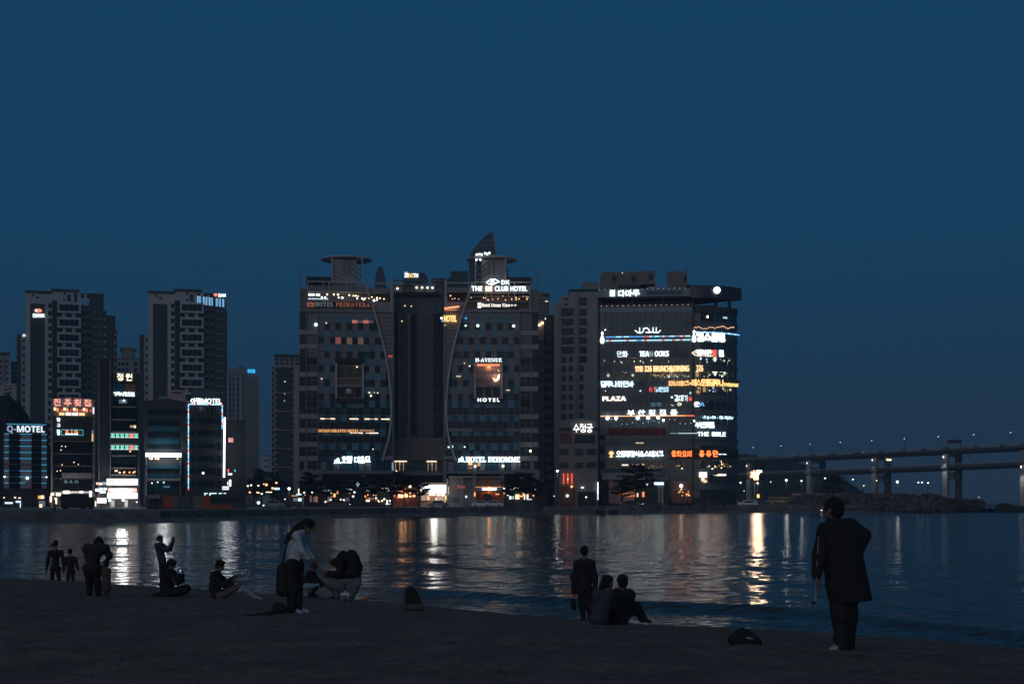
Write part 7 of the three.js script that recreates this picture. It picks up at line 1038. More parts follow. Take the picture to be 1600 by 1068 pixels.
function handPrims(w, dir, nrm, S, curl, thumbSide, col) {         // palm, four bent fingers of unequal length, thumb from the side of the palm
  const d = dir.clone().normalize(), n = nrm.clone().addScaledVector(d, -nrm.dot(d)).normalize(), s = d.clone().cross(n).multiplyScalar(thumbSide), P = (x, y, z) => w.clone().addScaledVector(d, x * S).addScaledVector(s, y * S).addScaledVector(n, z * S), out = [];
  for (const y of [-0.03, -0.01, 0.01, 0.028]) out.push(cap(P(0.01, y * 0.7, 0), P(0.085, y, 0), 0.016 * S, 0.0135 * S, col));
  [[-0.033, 0.058], [-0.011, 0.072], [0.011, 0.078], [0.032, 0.07]].forEach(([y, L]) => { let p = P(0.09, y, 0), a = curl * 0.5; for (const [q, r] of [[0.45, 0.0092], [0.32, 0.0084], [0.23, 0.0074]]) { const e = p.clone().addScaledVector(d, Math.cos(a) * L * q * S).addScaledVector(n, Math.sin(a) * L * q * S); out.push(cap(p, e, r * S, r * 0.92 * S, col)); p = e; a += curl; } });
  let p = P(0.03, 0.026, 0.006), q = P(0.062, 0.058, 0.016), e = P(0.088, 0.064, 0.028); out.push(cap(p, q, 0.0125 * S, 0.0105 * S, col), cap(q, e, 0.0105 * S, 0.0085 * S, col)); return out;
}
const skinMat = new THREE.MeshStandardMaterial({ vertexColors: true, roughness: 0.9 });
const SKIN = [0.18, 0.11, 0.08], HAIR = [0.012, 0.01, 0.009], BLACK = [0.014, 0.014, 0.016];
function person(o) {
  const Z = o.Z ?? groundAt(o.at[0], o.at[1]), cx = o.at[0], gy = o.y ?? sandHeight(wx(cx, Z), Z), k = Z / FOCAL, S = o.S ?? 1;
  const t = thing('person', o.label, 'person', [wx(cx, Z), gy, -Z], 0, o.group), J = (p) => V3((p[0] - cx) * k, wy(p[1], Z) - gy, p[2] ?? 0), C = { skin: o.skin ?? SKIN, top: o.top ?? BLACK, bottom: o.bottom ?? BLACK, shoe: o.shoe ?? BLACK, sock: o.sock ?? o.bottom ?? BLACK, sleeve: o.sleeve ?? o.top ?? BLACK };
  const q = Object.fromEntries(Object.entries(o.J).map(([n, p]) => [n, J(p)])), rT = o.rT ?? 0.012, rP = o.rP ?? 0.008, body = [];
  body.push(cap(q.ch, q.hd, 0.06 * S, 0.05 * S, C.skin), cap(q.sL, q.sR, (0.062 + rT) * S, (0.062 + rT) * S, C.top), cap(q.ch, q.be, (0.122 + rT) * S, (0.112 + rT) * S, C.top, 0.86), cap(q.be, q.pv, (0.112 + rT) * S, (0.118 + rT) * S, C.top, 0.9), cap(q.hL, q.hR, (0.096 + rP) * S, (0.096 + rP) * S, C.bottom));
  const nb = q.ch.clone().lerp(q.hd, 0.5);
  for (const s of 'LR') {
    body.push(cap(nb, q['s' + s], 0.045 * S, (0.055 + rT) * S, C.top),cap(q['s' + s], q['e' + s], (0.05 + rT) * S, (0.042 + rT) * S, C.sleeve), cap(q['e' + s], q['w' + s], (0.041 + rT) * S, (0.03 + rT * 0.7) * S, o.bare ? C.skin : C.sleeve));
    const c2 = o.calf ?? C.bottom; body.push(cap(q['h' + s], q['k' + s], (0.084 + rP) * S, (0.06 + rP) * S, C.bottom), cap(q['k' + s], q['a' + s], (0.056 + rP) * S, (0.04 + rP * (o.flare ?? 1)) * S, c2), cap(q['a' + s], q['t' + s], 0.042 * S, 0.034 * S, C.shoe));
  }
  for (const [a, b, ra, rb, col, fz] of o.extra ?? []) body.push(cap(J(a), J(b), ra, rb, col, fz));
  const geos = [mesher(body, o.cell ?? 0.014, 0.045 * S)]; { const p = geos[0].attributes.position, n = geos[0].attributes.normal; for (let i = 0; i < p.count; i++) { const x = p.getX(i), y = p.getY(i), z = p.getZ(i), f = 0.009 * noise2(y * 17 + x * 9, x * 11 - z * 13 + y * 5) + 0.004 * noise2(y * 46, x * 40 + z * 30); p.setXYZ(i, x + n.getX(i) * f, y + n.getY(i) * f, z + n.getZ(i) * f); } geos[0].computeVertexNormals(); }
  const H = headPrims(q.hd, S * (o.headS ?? 1), V3(...o.look), C);
  geos.push(mesher(H.list, 0.0065, 0.012));
  for (const s of 'LR') { const dir = o['d' + s] ? V3(...o['d' + s]) : q['w' + s].clone().sub(q['e' + s]); geos.push(mesher(handPrims(q['w' + s], dir, V3(...(o['n' + s] ?? [s === 'L' ? 1 : -1, 0, 0.2])), S, o.curl ?? 0.45, s === 'L' ? 1 : -1, C.skin), 0.005, 0.006)); }
  part('body', mergeGeometries(geos), skinMat, t);
  // hair
  const hp = [], hs = S * (o.headS ?? 1), col = o.hair ?? HAIR, P = H.P, Q = (x, y, z, a, b, d) => ell(P(x, y, z), [a * hs, b * hs, d * hs], col, H.R), big = o.bigHair ?? 1;
  hp.push(Q(0, 0.042, -0.022, 0.087 * big, 0.092 * big, 0.104 * big), Q(0, -0.01, -0.055, 0.08 * big, 0.085, 0.065)); if (o.fringe !== 0) hp.push(Q(0, 0.085, 0.045, 0.066, 0.035, 0.05));
  for (const [a, b, ra, rb] of o.locks ?? []) hp.push(cap(J(a), J(b), ra, rb, col, 0.8));
  hp.push({ ...ell(P(0, -0.035, 0.115), [0.07 * hs, 0.1 * hs, 0.075 * hs], col, H.R), sub: true });
  const hg = mesher(hp, 0.0085, 0.02), pp = hg.attributes.position; for (let i = 0; i < pp.count; i++) { const n = 0.005 * noise2(pp.getX(i) * 90 + pp.getZ(i) * 60, pp.getY(i) * 40); pp.setXYZ(i, pp.getX(i) + n, pp.getY(i) + n * 0.6, pp.getZ(i) + n); } hg.computeVertexNormals();
  part('hair', hg, skinMat, t);
  // loose garments
  for (const [name, list, kk] of o.wear ?? []) { const g = mesher(list.map(([a, b, ra, rb, c, fz]) => cap(J(a), J(b), ra, rb, c, fz)), 0.014, kk ?? 0.06), p = g.attributes.position; for (let i = 0; i < p.count; i++) { const x = p.getX(i), y = p.getY(i), n = 0.009 * noise2(x * 14 + y * 4, y * 7 - x * 5); p.setXYZ(i, x + n, y, p.getZ(i) + n); } g.computeVertexNormals(); part(name, g, skinMat, t); }
  return { t, J, Z, k };
}
const NAVY = [0.02, 0.024, 0.034], GREYB = [0.1, 0.11, 0.13];
// 1 man in the long dark coat
const man = person({
  label: 'man in a long dark coat and wide trousers holding a thin stick by his side', at: [1318, 1019], top: BLACK, bottom: [0.016, 0.016, 0.018], shoe: [0.34, 0.35, 0.37], rP: 0.034, flare: 1.15, look: [-0.75, -0.05, -0.66], curl: 0.75, cell: 0.012, fringe: 0,
  J: { hd: [1301, 796], ch: [1310, 836], be: [1314, 872], pv: [1318, 902], sL: [1288, 828, 0.04], sR: [1333, 822, -0.06], eL: [1279, 868, 0.05], wL: [1274, 900, 0.08], eR: [1352, 838, -0.04], wR: [1337, 868, 0.02], hL: [1309, 912, 0.02], hR: [1328, 912, -0.02], kL: [1312, 962, 0.03], kR: [1327, 962, -0.03], aL: [1314, 1008, 0.06], aR: [1326, 1008, -0.05], tL: [1297, 1014, 0.1], tR: [1310, 1015, 0.02] },
  dL: [-0.02, -1, 0.1], nL: [1, 0, 0.3], dR: [-0.3, -1, 0.2],
  extra: [[[1297, 1017, 0.1], [1318, 1017.5, 0.06], 0.03, 0.034, [0.45, 0.46, 0.48]], [[1312, 1017.5, 0], [1332, 1017, -0.05], 0.03, 0.034, [0.45, 0.46, 0.48]]],
  wear: [['sleeves', [[[1287, 828, 0.04], [1279, 868, 0.05], 0.078, 0.072, BLACK], [[1279, 868, 0.05], [1274, 896, 0.08], 0.07, 0.055, BLACK], [[1332, 822, -0.06], [1349, 836, -0.04], 0.08, 0.078, BLACK], [[1349, 837, -0.04], [1338, 864, 0.02], 0.075, 0.07, BLACK]], 0.05]],
});
{ // coat with a flat, slightly slanting hem, lofted through level sections
  const rows = [[808, 1293, 1312, 0.07], [815, 1290, 1320, 0.1], [821, 1284, 1336, 0.13], [830, 1281, 1347, 0.15], [845, 1282, 1347, 0.165], [865, 1284, 1348, 0.17], [885, 1287, 1352, 0.175], [905, 1290, 1356, 0.18], [925, 1295, 1360, 0.185], [938, 1299, 1362, 0.185], [937, 1303, 1358, 0.17], [925, 1306, 1350, 0.15]], n = 40, pos = [], idx = [];
  rows.forEach(([y, x0, x1, d], r) => { for (let i = 0; i <= n; i++) { const a = i / n * 2 * Math.PI, c = Math.cos(a), s = Math.sin(a), u = Math.sign(c) * Math.abs(c) ** 0.8, fold = (r > 4 ? 0.012 * Math.sin(a * 5 + 1) * (r - 4) / 6 : 0) + 0.006 * noise2(a * 3, y * 0.12), p = man.J([lerp(x0, x1, (u + 1) / 2), y + (r > 6 ? 3 * Math.max(0, -c) - 2.4 * Math.max(0, c) * (r > 7 ? 0.4 : 0.2) : 0), s * (d + fold)]); pos.push(p.x + c * fold * 0.5, p.y, p.z); if (r && i < n) { const o = r * (n + 1) + i; idx.push(o - n - 1, o, o - n, o - n, o, o + 1); } } });
  const g = new THREE.BufferGeometry(); g.setAttribute('position', new THREE.Float32BufferAttribute(pos, 3)); g.setIndex(idx); g.computeVertexNormals(); part('coat', g, new THREE.MeshStandardMaterial({ color: new THREE.Color().setRGB(...BLACK), roughness: 0.9, side: THREE.DoubleSide }), man.t); }
{ const { J, t, Z } = man, g = thing('folding_stick', 'thin pale folding stick with a dark clip held by the man in the coat', 'stick', [t.position.x, t.position.y, t.position.z]), rod = (name, a, b, r, m) => { const p = J(a), e = J(b), s = part(name, CYL, m, g); s.position.copy(p).add(e).multiplyScalar(0.5); s.scale.set(2 * r, p.distanceTo(e), 2 * r); s.quaternion.setFromUnitVectors(V3(0, 1, 0), e.clone().sub(p).normalize()); };
  const pale = std(0.3, 0.3, 0.31, 0.5); rod('rod', [1275.6, 838, 0.12], [1270, 936, 0.12], 0.005, pale); rod('rod', [1273, 880, 0.1], [1272.6, 938, 0.1], 0.006, pale); rod('cross_arm', [1270, 934, 0.12], [1283, 929, 0.14], 0.005, F.dark); rod('clip', [1265, 941, 0.12], [1271, 939, 0.12], 0.018, F.dark); rod('handle', [1271, 930, 0.12], [1270.6, 942, 0.12], 0.014, pale); rod('pin', [1271, 838.6, 0.12], [1277, 838, 0.12], 0.004, F.dark); void Z; }
// 2 woman in the pale sweater
const woman = person({
  label: 'woman with very long hair in a pale sweater and wide black trousers looking down', at: [462, 958], top: [0.42, 0.44, 0.48], bottom: [0.014, 0.014, 0.016], shoe: [0.45, 0.46, 0.48], rP: 0.035, rT: 0.016, S: 0.97, look: [0.86, -0.5, 0.1], flare: 1.2, cell: 0.012, curl: 0.6,
  J: { hd: [481, 822], ch: [465, 842], be: [460, 860], pv: [460, 878], sL: [466, 836, 0.12], sR: [468, 835, -0.12], eL: [474, 860, 0.13], wL: [484, 872, 0.1], eR: [476, 858, -0.12], wR: [488, 872, -0.02], hL: [458, 884, 0.07], hR: [462, 884, -0.07], kL: [459, 920, 0.07], kR: [463, 920, -0.07], aL: [458, 950, 0.08], aR: [463, 951, -0.07], tL: [472, 956, 0.09], tR: [480, 955, -0.05] }, dL: [0.9, -0.35, 0], nL: [0, -1, 0], dR: [0.9, -0.2, 0], nR: [0, -1, 0],
  locks: [[[477, 818], [466, 826], 0.085, 0.085], [[466, 826], [455, 838], 0.085, 0.08], [[455, 838], [448, 846], 0.075, 0.05]],
  wear: [['trousers', [[[460, 880], [460, 950], 0.15, 0.13, BLACK, 0.8]], 0.03]],
});
{ const { J } = woman, g = thing('shoulder_bag', 'large black bag hanging behind the woman in the pale sweater', 'bag', [woman.t.position.x, woman.t.position.y, woman.t.position.z]); part('bag_body', mesher([cap(J([440, 888, 0.1]), J([440, 922, 0.1]), 0.07, 0.09, BLACK, 0.7), cap(J([445, 884, 0.1]), J([446, 924, 0.1]), 0.06, 0.08, BLACK, 0.7)], 0.014, 0.04), skinMat, g); part('strap', mesher([cap(J([441, 884, 0.12]), J([452, 846, 0.18]), 0.014, 0.014, BLACK), cap(J([452, 846, 0.18]), J([463, 834, 0.12]), 0.014, 0.014, BLACK)], 0.006, 0.005), skinMat, g); }
// 3 man sitting with crossed legs
person({
  label: 'man in a dark jacket sitting on the sand with one pale leg crossed', at: [352, 937], top: [0.016, 0.016, 0.018], bottom: [0.1, 0.085, 0.075], calf: [0.26, 0.27, 0.3], shoe: [0.3, 0.29, 0.29], look: [0.95, -0.3, 0.1], rT: 0.024, bigHair: 1.08,
  J: { hd: [344, 883], ch: [337, 903], be: [335, 917], pv: [340, 929], sL: [336, 898, 0.18], sR: [337, 897, -0.18], eL: [350, 913, 0.2], wL: [363, 903, 0.14], eR: [352, 910, -0.16], wR: [368, 902, -0.1], hL: [346, 931, 0.1], hR: [346, 930, -0.1], kL: [376, 914, 0.14], kR: [364, 907, -0.08], aL: [400, 932, 0.12], aR: [388, 904, 0.06], tL: [410, 935, 0.14], tR: [391, 893, 0.08] },
});
// 4 hooded figure with a phone
const seated = person({
  label: 'hooded figure in black sitting on the sand lit by a phone screen', at: [265, 931], top: BLACK, bottom: BLACK, look: [0.9, -0.4, 0.05], rT: 0.045, rP: 0.03, bigHair: 1.12,
  J: { hd: [268, 882], ch: [263, 899], be: [261, 912], pv: [260, 923], sL: [263, 896, 0.18], sR: [264, 895, -0.18], eL: [279, 908, 0.18], wL: [282, 899, 0.1], eR: [280, 906, -0.14], wR: [283, 897, -0.04], hL: [262, 926, 0.1], hR: [262, 926, -0.1], kL: [292, 921, 0.2], kR: [290, 919, -0.12], aL: [258, 929, 0.26], aR: [256, 928, -0.14], tL: [240, 929, 0.24], tR: [240, 928, -0.1] }, dL: [0.3, 1, 0], dR: [0.2, 1, 0],
});
{ const p = seated.J([283, 893, 0.03]), g = thing('phone', 'small phone with a bluish lit screen held by the hooded figure', 'phone', [seated.t.position.x + p.x, seated.t.position.y + p.y, seated.t.position.z + p.z], -0.9); part('case', CUBE, F.dark, g, null, [0.3, 0, 0.3], [0.075, 0.15, 0.01]); part('screen', CUBE, glow(0.35, 0.7, 1, 1.5), g, [0, 0.002, 0.008], [0.3, 0, 0.3], [0.066, 0.1, 0.004]); const s = seated.t; s.children[0].name = 'body'; const st = part('bag_strap', mesher([cap(seated.J([268, 899, 0.24]), seated.J([279, 913, 0.27]), 0.012, 0.012, [0.22, 0.21, 0.2])], 0.006, 0.004), skinMat, s); st.name = 'coat_trim'; }
// 5 boy photographing
const boy = person({
  label: 'person in a dark blue hoodie holding a phone up with both hands', at: [254, 914], Z: groundAt(254, 917), top: [0.03, 0.05, 0.08], bottom: BLACK, look: [0.95, 0.02, -0.3], rT: 0.022, S: 0.94,
  J: { hd: [250, 842], ch: [249, 858], be: [252, 872], pv: [254, 882], sL: [247, 853, 0.14], sR: [251, 852, -0.14], eL: [262, 860, 0.1], wL: [269, 848, 0.06], eR: [264, 858, -0.08], wR: [270, 846, -0.03], hL: [253, 884, 0.08], hR: [256, 884, -0.08], kL: [253, 900, 0.1], kR: [256, 900, -0.08], aL: [252, 913, 0.1], aR: [256, 913, -0.08], tL: [257, 914.6, 0.12], tR: [262, 914.6, -0.06] }, dL: [0.2, 1, 0], nL: [-1, 0, 0], dR: [0.2, 1, 0], nR: [-1, 0, 0],
  wear: [['hood', [[[244, 851], [245, 855], 0.07, 0.07, [0.03, 0.05, 0.08]]], 0.03]],
});
{ const p = boy.J([271.6, 842, 0]), g = thing('phone', 'phone held up by the person in the blue hoodie', 'phone', [boy.t.position.x + p.x, boy.t.position.y + p.y, boy.t.position.z + p.z], -0.5); part('case', CUBE, F.dark, g, null, null, [0.075, 0.15, 0.01]); part('lens', CYL, F.glass, g, [0.02, 0.05, -0.006], [Math.PI / 2, 0, 0], [0.014, 0.006, 0.014]); }
// 6, 7 man bending over a child
person({
  label: 'man in a dark jacket bending over a small child', at: [145, 931], top: [0.024, 0.023, 0.025], bottom: [0.011, 0.011, 0.013], look: [0.35, -0.8, -0.5], rT: 0.03, rP: 0.02, S: 1.04,
  J: { hd: [151, 848, -0.12], ch: [149, 862], be: [145, 874], pv: [143, 884], sL: [137, 856], sR: [163, 856], eL: [135, 872, -0.12], wL: [148, 882, -0.22], eR: [170, 867, -0.05], wR: [166, 875, -0.14], hL: [137, 888], hR: [150, 889], kL: [138, 910, -0.03], kR: [152, 911, -0.02], aL: [139.6, 927], aR: [153, 927], tL: [138, 930, -0.12], tR: [155, 930, -0.12] },
  extra: [[[137, 858], [146, 862], 0.13, 0.14, [0.024, 0.023, 0.025]], [[158, 858], [150, 862], 0.12, 0.14, [0.024, 0.023, 0.025]]],
});
person({
  label: 'small child in a long tan coat standing beside the bending man', at: [165.5, 931], Z: groundAt(145, 931) - 0.3, top: [0.075, 0.052, 0.04], bottom: [0.07, 0.06, 0.05], shoe: [0.08, 0.06, 0.05], look: [-0.5, 0.1, -0.85], S: 0.6, headS: 1.25, cell: 0.011,
  J: { hd: [165, 880.6], ch: [165, 892], be: [165.6, 899], pv: [165.6, 906], sL: [160.6, 890.6], sR: [170, 890.6], eL: [159.6, 898], wL: [160.4, 905], eR: [171, 898], wR: [170.4, 905], hL: [163.4, 908], hR: [168, 908], kL: [163.2, 918], kR: [168, 918], aL: [163.4, 928.6], aR: [168, 928.6], tL: [162.6, 930.4, -0.05], tR: [169, 930.4, -0.05] },
  wear: [['coat', [[[165, 889], [165.8, 918], 0.07, 0.11, [0.075, 0.052, 0.04], 0.8]], 0.03]],
});
// 8, 9 two waders
person({
  label: 'adult in dark clothes wading at the water edge beside a shorter companion', at: [86, 905], Z: 50.6, y: 0, top: BLACK, bottom: BLACK, look: [-0.2, -0.1, -1], rT: 0.02, bigHair: 1.1, S: 1,
  J: { hd: [86.4, 849.5], ch: [86.4, 866], be: [86, 877], pv: [86, 885], sL: [78, 863], sR: [95, 863], eL: [73.6, 878], wL: [72.4, 888, 0.02], eR: [99, 877], wR: [98, 887, 0.02], hL: [82, 888], hR: [90, 888], kL: [81, 900], kR: [91.4, 900], aL: [80.6, 917], aR: [92, 917], tL: [80, 920, -0.14], tR: [93, 920, -0.14] },
  locks: [[[82, 850], [79.6, 854], 0.05, 0.03]],
});
person({
  label: 'shorter companion in dark clothes wading beside the adult', at: [110, 905], Z: 49.6, y: 0, top: [0.017, 0.016, 0.017], bottom: BLACK, look: [0.1, -0.1, -1], rT: 0.03, S: 0.82, headS: 1.06,
  J: { hd: [109.4, 861.6], ch: [109.6, 876], be: [110, 884], pv: [110, 890], sL: [103, 873], sR: [116.6, 873], eL: [100, 884], wL: [99.4, 892, 0.02], eR: [120, 883], wR: [121.6, 890, 0.02], hL: [106.6, 892], hR: [113, 892], kL: [106, 902], kR: [113.4, 902], aL: [105.6, 914], aR: [114, 914], tL: [105, 917, -0.12], tR: [115, 917, -0.12] },
});
// 10, 11 two crouching by the water
person({
  label: 'crouching figure in black with pale blue shorts half hidden by the standing woman', at: [487, 932], Z: groundAt(487, 934), top: BLACK, bottom: [0.2, 0.27, 0.36], calf: BLACK, look: [0.6, -0.75, 0.2], rT: 0.03, S: 0.86,
  J: { hd: [490, 886], ch: [484, 899], be: [480, 907], pv: [478, 914], sL: [483, 897, 0.14], sR: [487, 896, -0.14], eL: [494, 907, 0.14], wL: [503, 914, 0.08], eR: [496, 906, -0.1], wR: [506, 913, -0.04], hL: [479, 916, 0.09], hR: [480, 916, -0.09], kL: [497, 913, 0.14], kR: [498, 912, -0.08], aL: [484, 929, 0.14], aR: [486, 929, -0.08], tL: [494, 931, 0.16], tR: [496, 931, -0.06] },
});
person({
  label: 'squatting man in a black hoodie and pale jeans with bowed head', at: [541, 936], top: [0.013, 0.012, 0.013], bottom: [0.12, 0.125, 0.145], shoe: [0.02, 0.02, 0.022], look: [-0.62, -0.72, 0.34], rT: 0.05, rP: 0.03, S: 1.05, bigHair: 1.08,
  J: { hd: [524, 880, 0.16], ch: [545, 874, 0.02], be: [554, 889], pv: [554, 902], sL: [533, 876, 0.2], sR: [550, 869, -0.16], eL: [532, 895, 0.28], wL: [514, 897, 0.3], eR: [530, 896, 0.02], wR: [513, 895, 0.14], hL: [546, 907, 0.1], hR: [557, 905, -0.06], kL: [517, 911, 0.26], kR: [561, 911, 0.3], aL: [527, 931, 0.16], aR: [551, 931, 0.16], tL: [515, 934.6, 0.26], tR: [549, 935.4, 0.34] },
  extra: [[[550, 868, -0.02], [557, 886, -0.02], 0.17, 0.17, [0.013, 0.012, 0.013]], [[538, 872, 0.06], [548, 868, 0], 0.13, 0.16, [0.013, 0.012, 0.013]], [[522, 897, 0.2], [550, 896, 0.1], 0.1, 0.14, [0.013, 0.012, 0.013]], [[521, 913, 0.26], [534, 917, 0.2], 0.12, 0.13, [0.12, 0.125, 0.145]], [[558, 911, 0.26], [549, 918, 0.14], 0.12, 0.13, [0.12, 0.125, 0.145]], [[526, 918, 0.2], [529, 929, 0.18], 0.1, 0.07, [0.12, 0.125, 0.145]], [[556, 916, 0.2], [551, 929, 0.18], 0.1, 0.07, [0.12, 0.125, 0.145]]], wear: [['hood', [[[530, 871, 0.12], [536, 866, 0.08], 0.09, 0.12, [0.013, 0.012, 0.013]]], 0.04]],
});
// 12 man standing at the water with a bag
const stander = person({
  label: 'man in a dark jacket seen from behind standing at the water with a bag', at: [913, 968], Z: 31.2, top: BLACK, bottom: [0.014, 0.015, 0.02], look: [0.1, 0, -1], rT: 0.03, rP: 0.012, fringe: 0, y: 0.05,
  J: { hd: [913, 861], ch: [913, 884], be: [913, 904], pv: [914, 919], sL: [903, 881], sR: [923.4, 881], eL: [897, 902], wL: [897, 925, 0.03], eR: [929, 900], wR: [931, 918, 0.03], hL: [908, 922], hR: [919, 922], kL: [909, 946], kR: [921, 946], aL: [911, 967], aR: [922, 967], tL: [910, 970, -0.14], tR: [924, 970, -0.14] },
  wear: [['jacket', [[[913, 888], [913, 924], 0.135, 0.17, BLACK, 0.75], [[903.6, 883], [897, 902], 0.07, 0.068, BLACK], [[897, 902], [896, 922], 0.064, 0.05, BLACK], [[923, 883], [929, 900], 0.07, 0.068, BLACK], [[929, 900], [931, 916], 0.064, 0.05, BLACK]], 0.05]],
});
{ const { J, t } = stander, g = thing('carrier_bag', 'dark soft bag hanging from the standing man', 'bag', [t.position.x, t.position.y, t.position.z]); part('bag_body', mesher([cap(J([896, 938, 0.05]), J([896.6, 949, 0.05]), 0.045, 0.06, BLACK, 0.7), cap(J([894.6, 936, 0.05]), J([894, 947, 0.05]), 0.03, 0.045, BLACK, 0.7)], 0.01, 0.03), skinMat, g); part('handle', mesher([cap(J([896, 937, 0.05]), J([897, 929, 0.04]), 0.012, 0.01, BLACK)], 0.006, 0.004), skinMat, g); }
// 13, 14 couple sitting side by side
person({
  label: 'woman with long hair in a blue grey jacket sitting against a man in black', at: [940, 976], Z: groundAt(940, 976.5), top: [0.04, 0.048, 0.066], bottom: [0.04, 0.044, 0.055], look: [0.75, -0.05, -0.66], rT: 0.03, S: 0.98,
  J: { hd: [950, 910], ch: [944, 935], be: [939, 952], pv: [936, 965], sL: [934, 930, 0.04], sR: [953, 928, -0.06], eL: [931, 950, -0.06], wL: [942, 960, -0.26], eR: [958, 946, -0.2], wR: [952, 958, -0.34], hL: [931, 968, -0.02], hR: [942, 968, -0.06], kL: [938, 944, -0.5], kR: [951, 946, -0.5], aL: [940, 962, -0.8], aR: [952, 962, -0.8], tL: [941, 965, -0.95], tR: [953, 965, -0.95] },
  locks: [[[948, 906], [943, 918], 0.085, 0.08], [[943, 918], [936, 930], 0.08, 0.05]],
});
person({
  label: 'man in black sitting beside the woman with long hair, knees drawn up', at: [972, 976], Z: groundAt(972, 977), top: BLACK, bottom: [0.018, 0.022, 0.032], shoe: [0.03, 0.03, 0.034], look: [-0.35, 0.02, -0.93], rT: 0.03, fringe: 0, S: 1, bigHair: 1.05,
  J: { hd: [972, 909], ch: [971, 934], be: [967, 952], pv: [964, 965], sL: [957, 929], sR: [984, 929], eL: [955, 950, -0.06], wL: [966, 957, -0.24], eR: [988, 948, -0.12], wR: [992, 957, -0.3], hL: [958, 968], hR: [972, 968], kL: [990, 950, -0.36], kR: [998, 947, -0.3], aL: [1007, 970, -0.4], aR: [1011, 970, -0.3], tL: [1016, 974, -0.44], tR: [1019, 974, -0.34] },
});
// tiny walkers on the far promenade
[[84.6, 796, 172 + 14, 'orange jacketed walker on the promenade below the lit corner of the restaurant', [0.5, 0.14, 0.03]], [1049, 788, 318, 'dark walker on the promenade before the brown shop front', BLACK], [1075, 788, 318, 'dark walker leaning at the promenade rail below the corner', BLACK], [1101, 788, 322, 'dark walker right of the rounded plaza corner', BLACK], [1131, 788, 326, 'lone dark walker between the plaza and the silver car', BLACK], [697, 788, 292, 'walker passing the corner shop light board', BLACK]].forEach(([px, py, Z, label, c]) => { const k = FOCAL / Z, y = (m) => HORIZON + (EYE - GROUND - m) * k; person({ label, at: [px, py], Z, y: GROUND, top: c, bottom: BLACK, look: [1, 0, 0.2], cell: 0.03, J: { hd: [px, y(1.6)], ch: [px, y(1.3)], be: [px, y(1.08)], pv: [px, y(0.92)], sL: [px - 0.02 * k, y(1.4), 0.18], sR: [px, y(1.4), -0.18], eL: [px - 0.1 * k, y(1.12), 0.2], wL: [px + 0.06 * k, y(0.9), 0.2], eR: [px - 0.02 * k, y(1.1), -0.2], wR: [px + 0.12 * k, y(0.92), -0.2], hL: [px, y(0.88), 0.08], hR: [px, y(0.88), -0.08], kL: [px + 0.12 * k, y(0.5), 0.08], kR: [px - 0.06 * k, y(0.48), -0.08], aL: [px + 0.14 * k, y(0.08), 0.08], aR: [px - 0.22 * k, y(0.1), -0.08], tL: [px + 0.3 * k, y(0.04), 0.08], tR: [px - 0.1 * k, y(0.04), -0.08] } }); });
// ---------------------------------------------------------------- things lying on the sand
function onSand(name, label, cat, px, py) { const Z = groundAt(px, py), x = wx(px, Z), g = thing(name, label, cat, [x, sandHeight(x, Z), -Z]); return { g, k: Z / FOCAL, Z }; }
{
  const { g, k } = onSand('holdall_bag', 'slumped black bag with a pale patch lying alone on the sand', 'bag', 1165, 1008), B = (x, y, z) => V3(x * k, y * k, z);
  part('bag_body', mesher([cap(B(-17, 9, 0), B(-4, 14, 0), 0.075, 0.085, BLACK), cap(B(-4, 13, 0), B(8, 9, 0), 0.09, 0.075, BLACK), cap(B(-14, 4, 0.04), B(17, 4, 0.02), 0.05, 0.05, BLACK), cap(B(10, 9, 0.02), B(20, 5, 0), 0.06, 0.04, BLACK), cap(B(-10, 18, 0), B(-5, 22, 0), 0.035, 0.03, BLACK)], 0.009, 0.04), skinMat, g);
  part('patch', mesher([cap(B(0, 13.4, 0.085), B(4, 12.6, 0.085), 0.014, 0.014, [0.3, 0.32, 0.35]), cap(B(7, 12.4, 0.078), B(15, 10, 0.06), 0.014, 0.012, [0.3, 0.32, 0.35])], 0.005, 0.006), skinMat, g); part('strap', mesher([cap(B(18, 3, 0.03), B(26, -1.6, 0.05), 0.012, 0.008, BLACK)], 0.006, 0.003), skinMat, g);
}
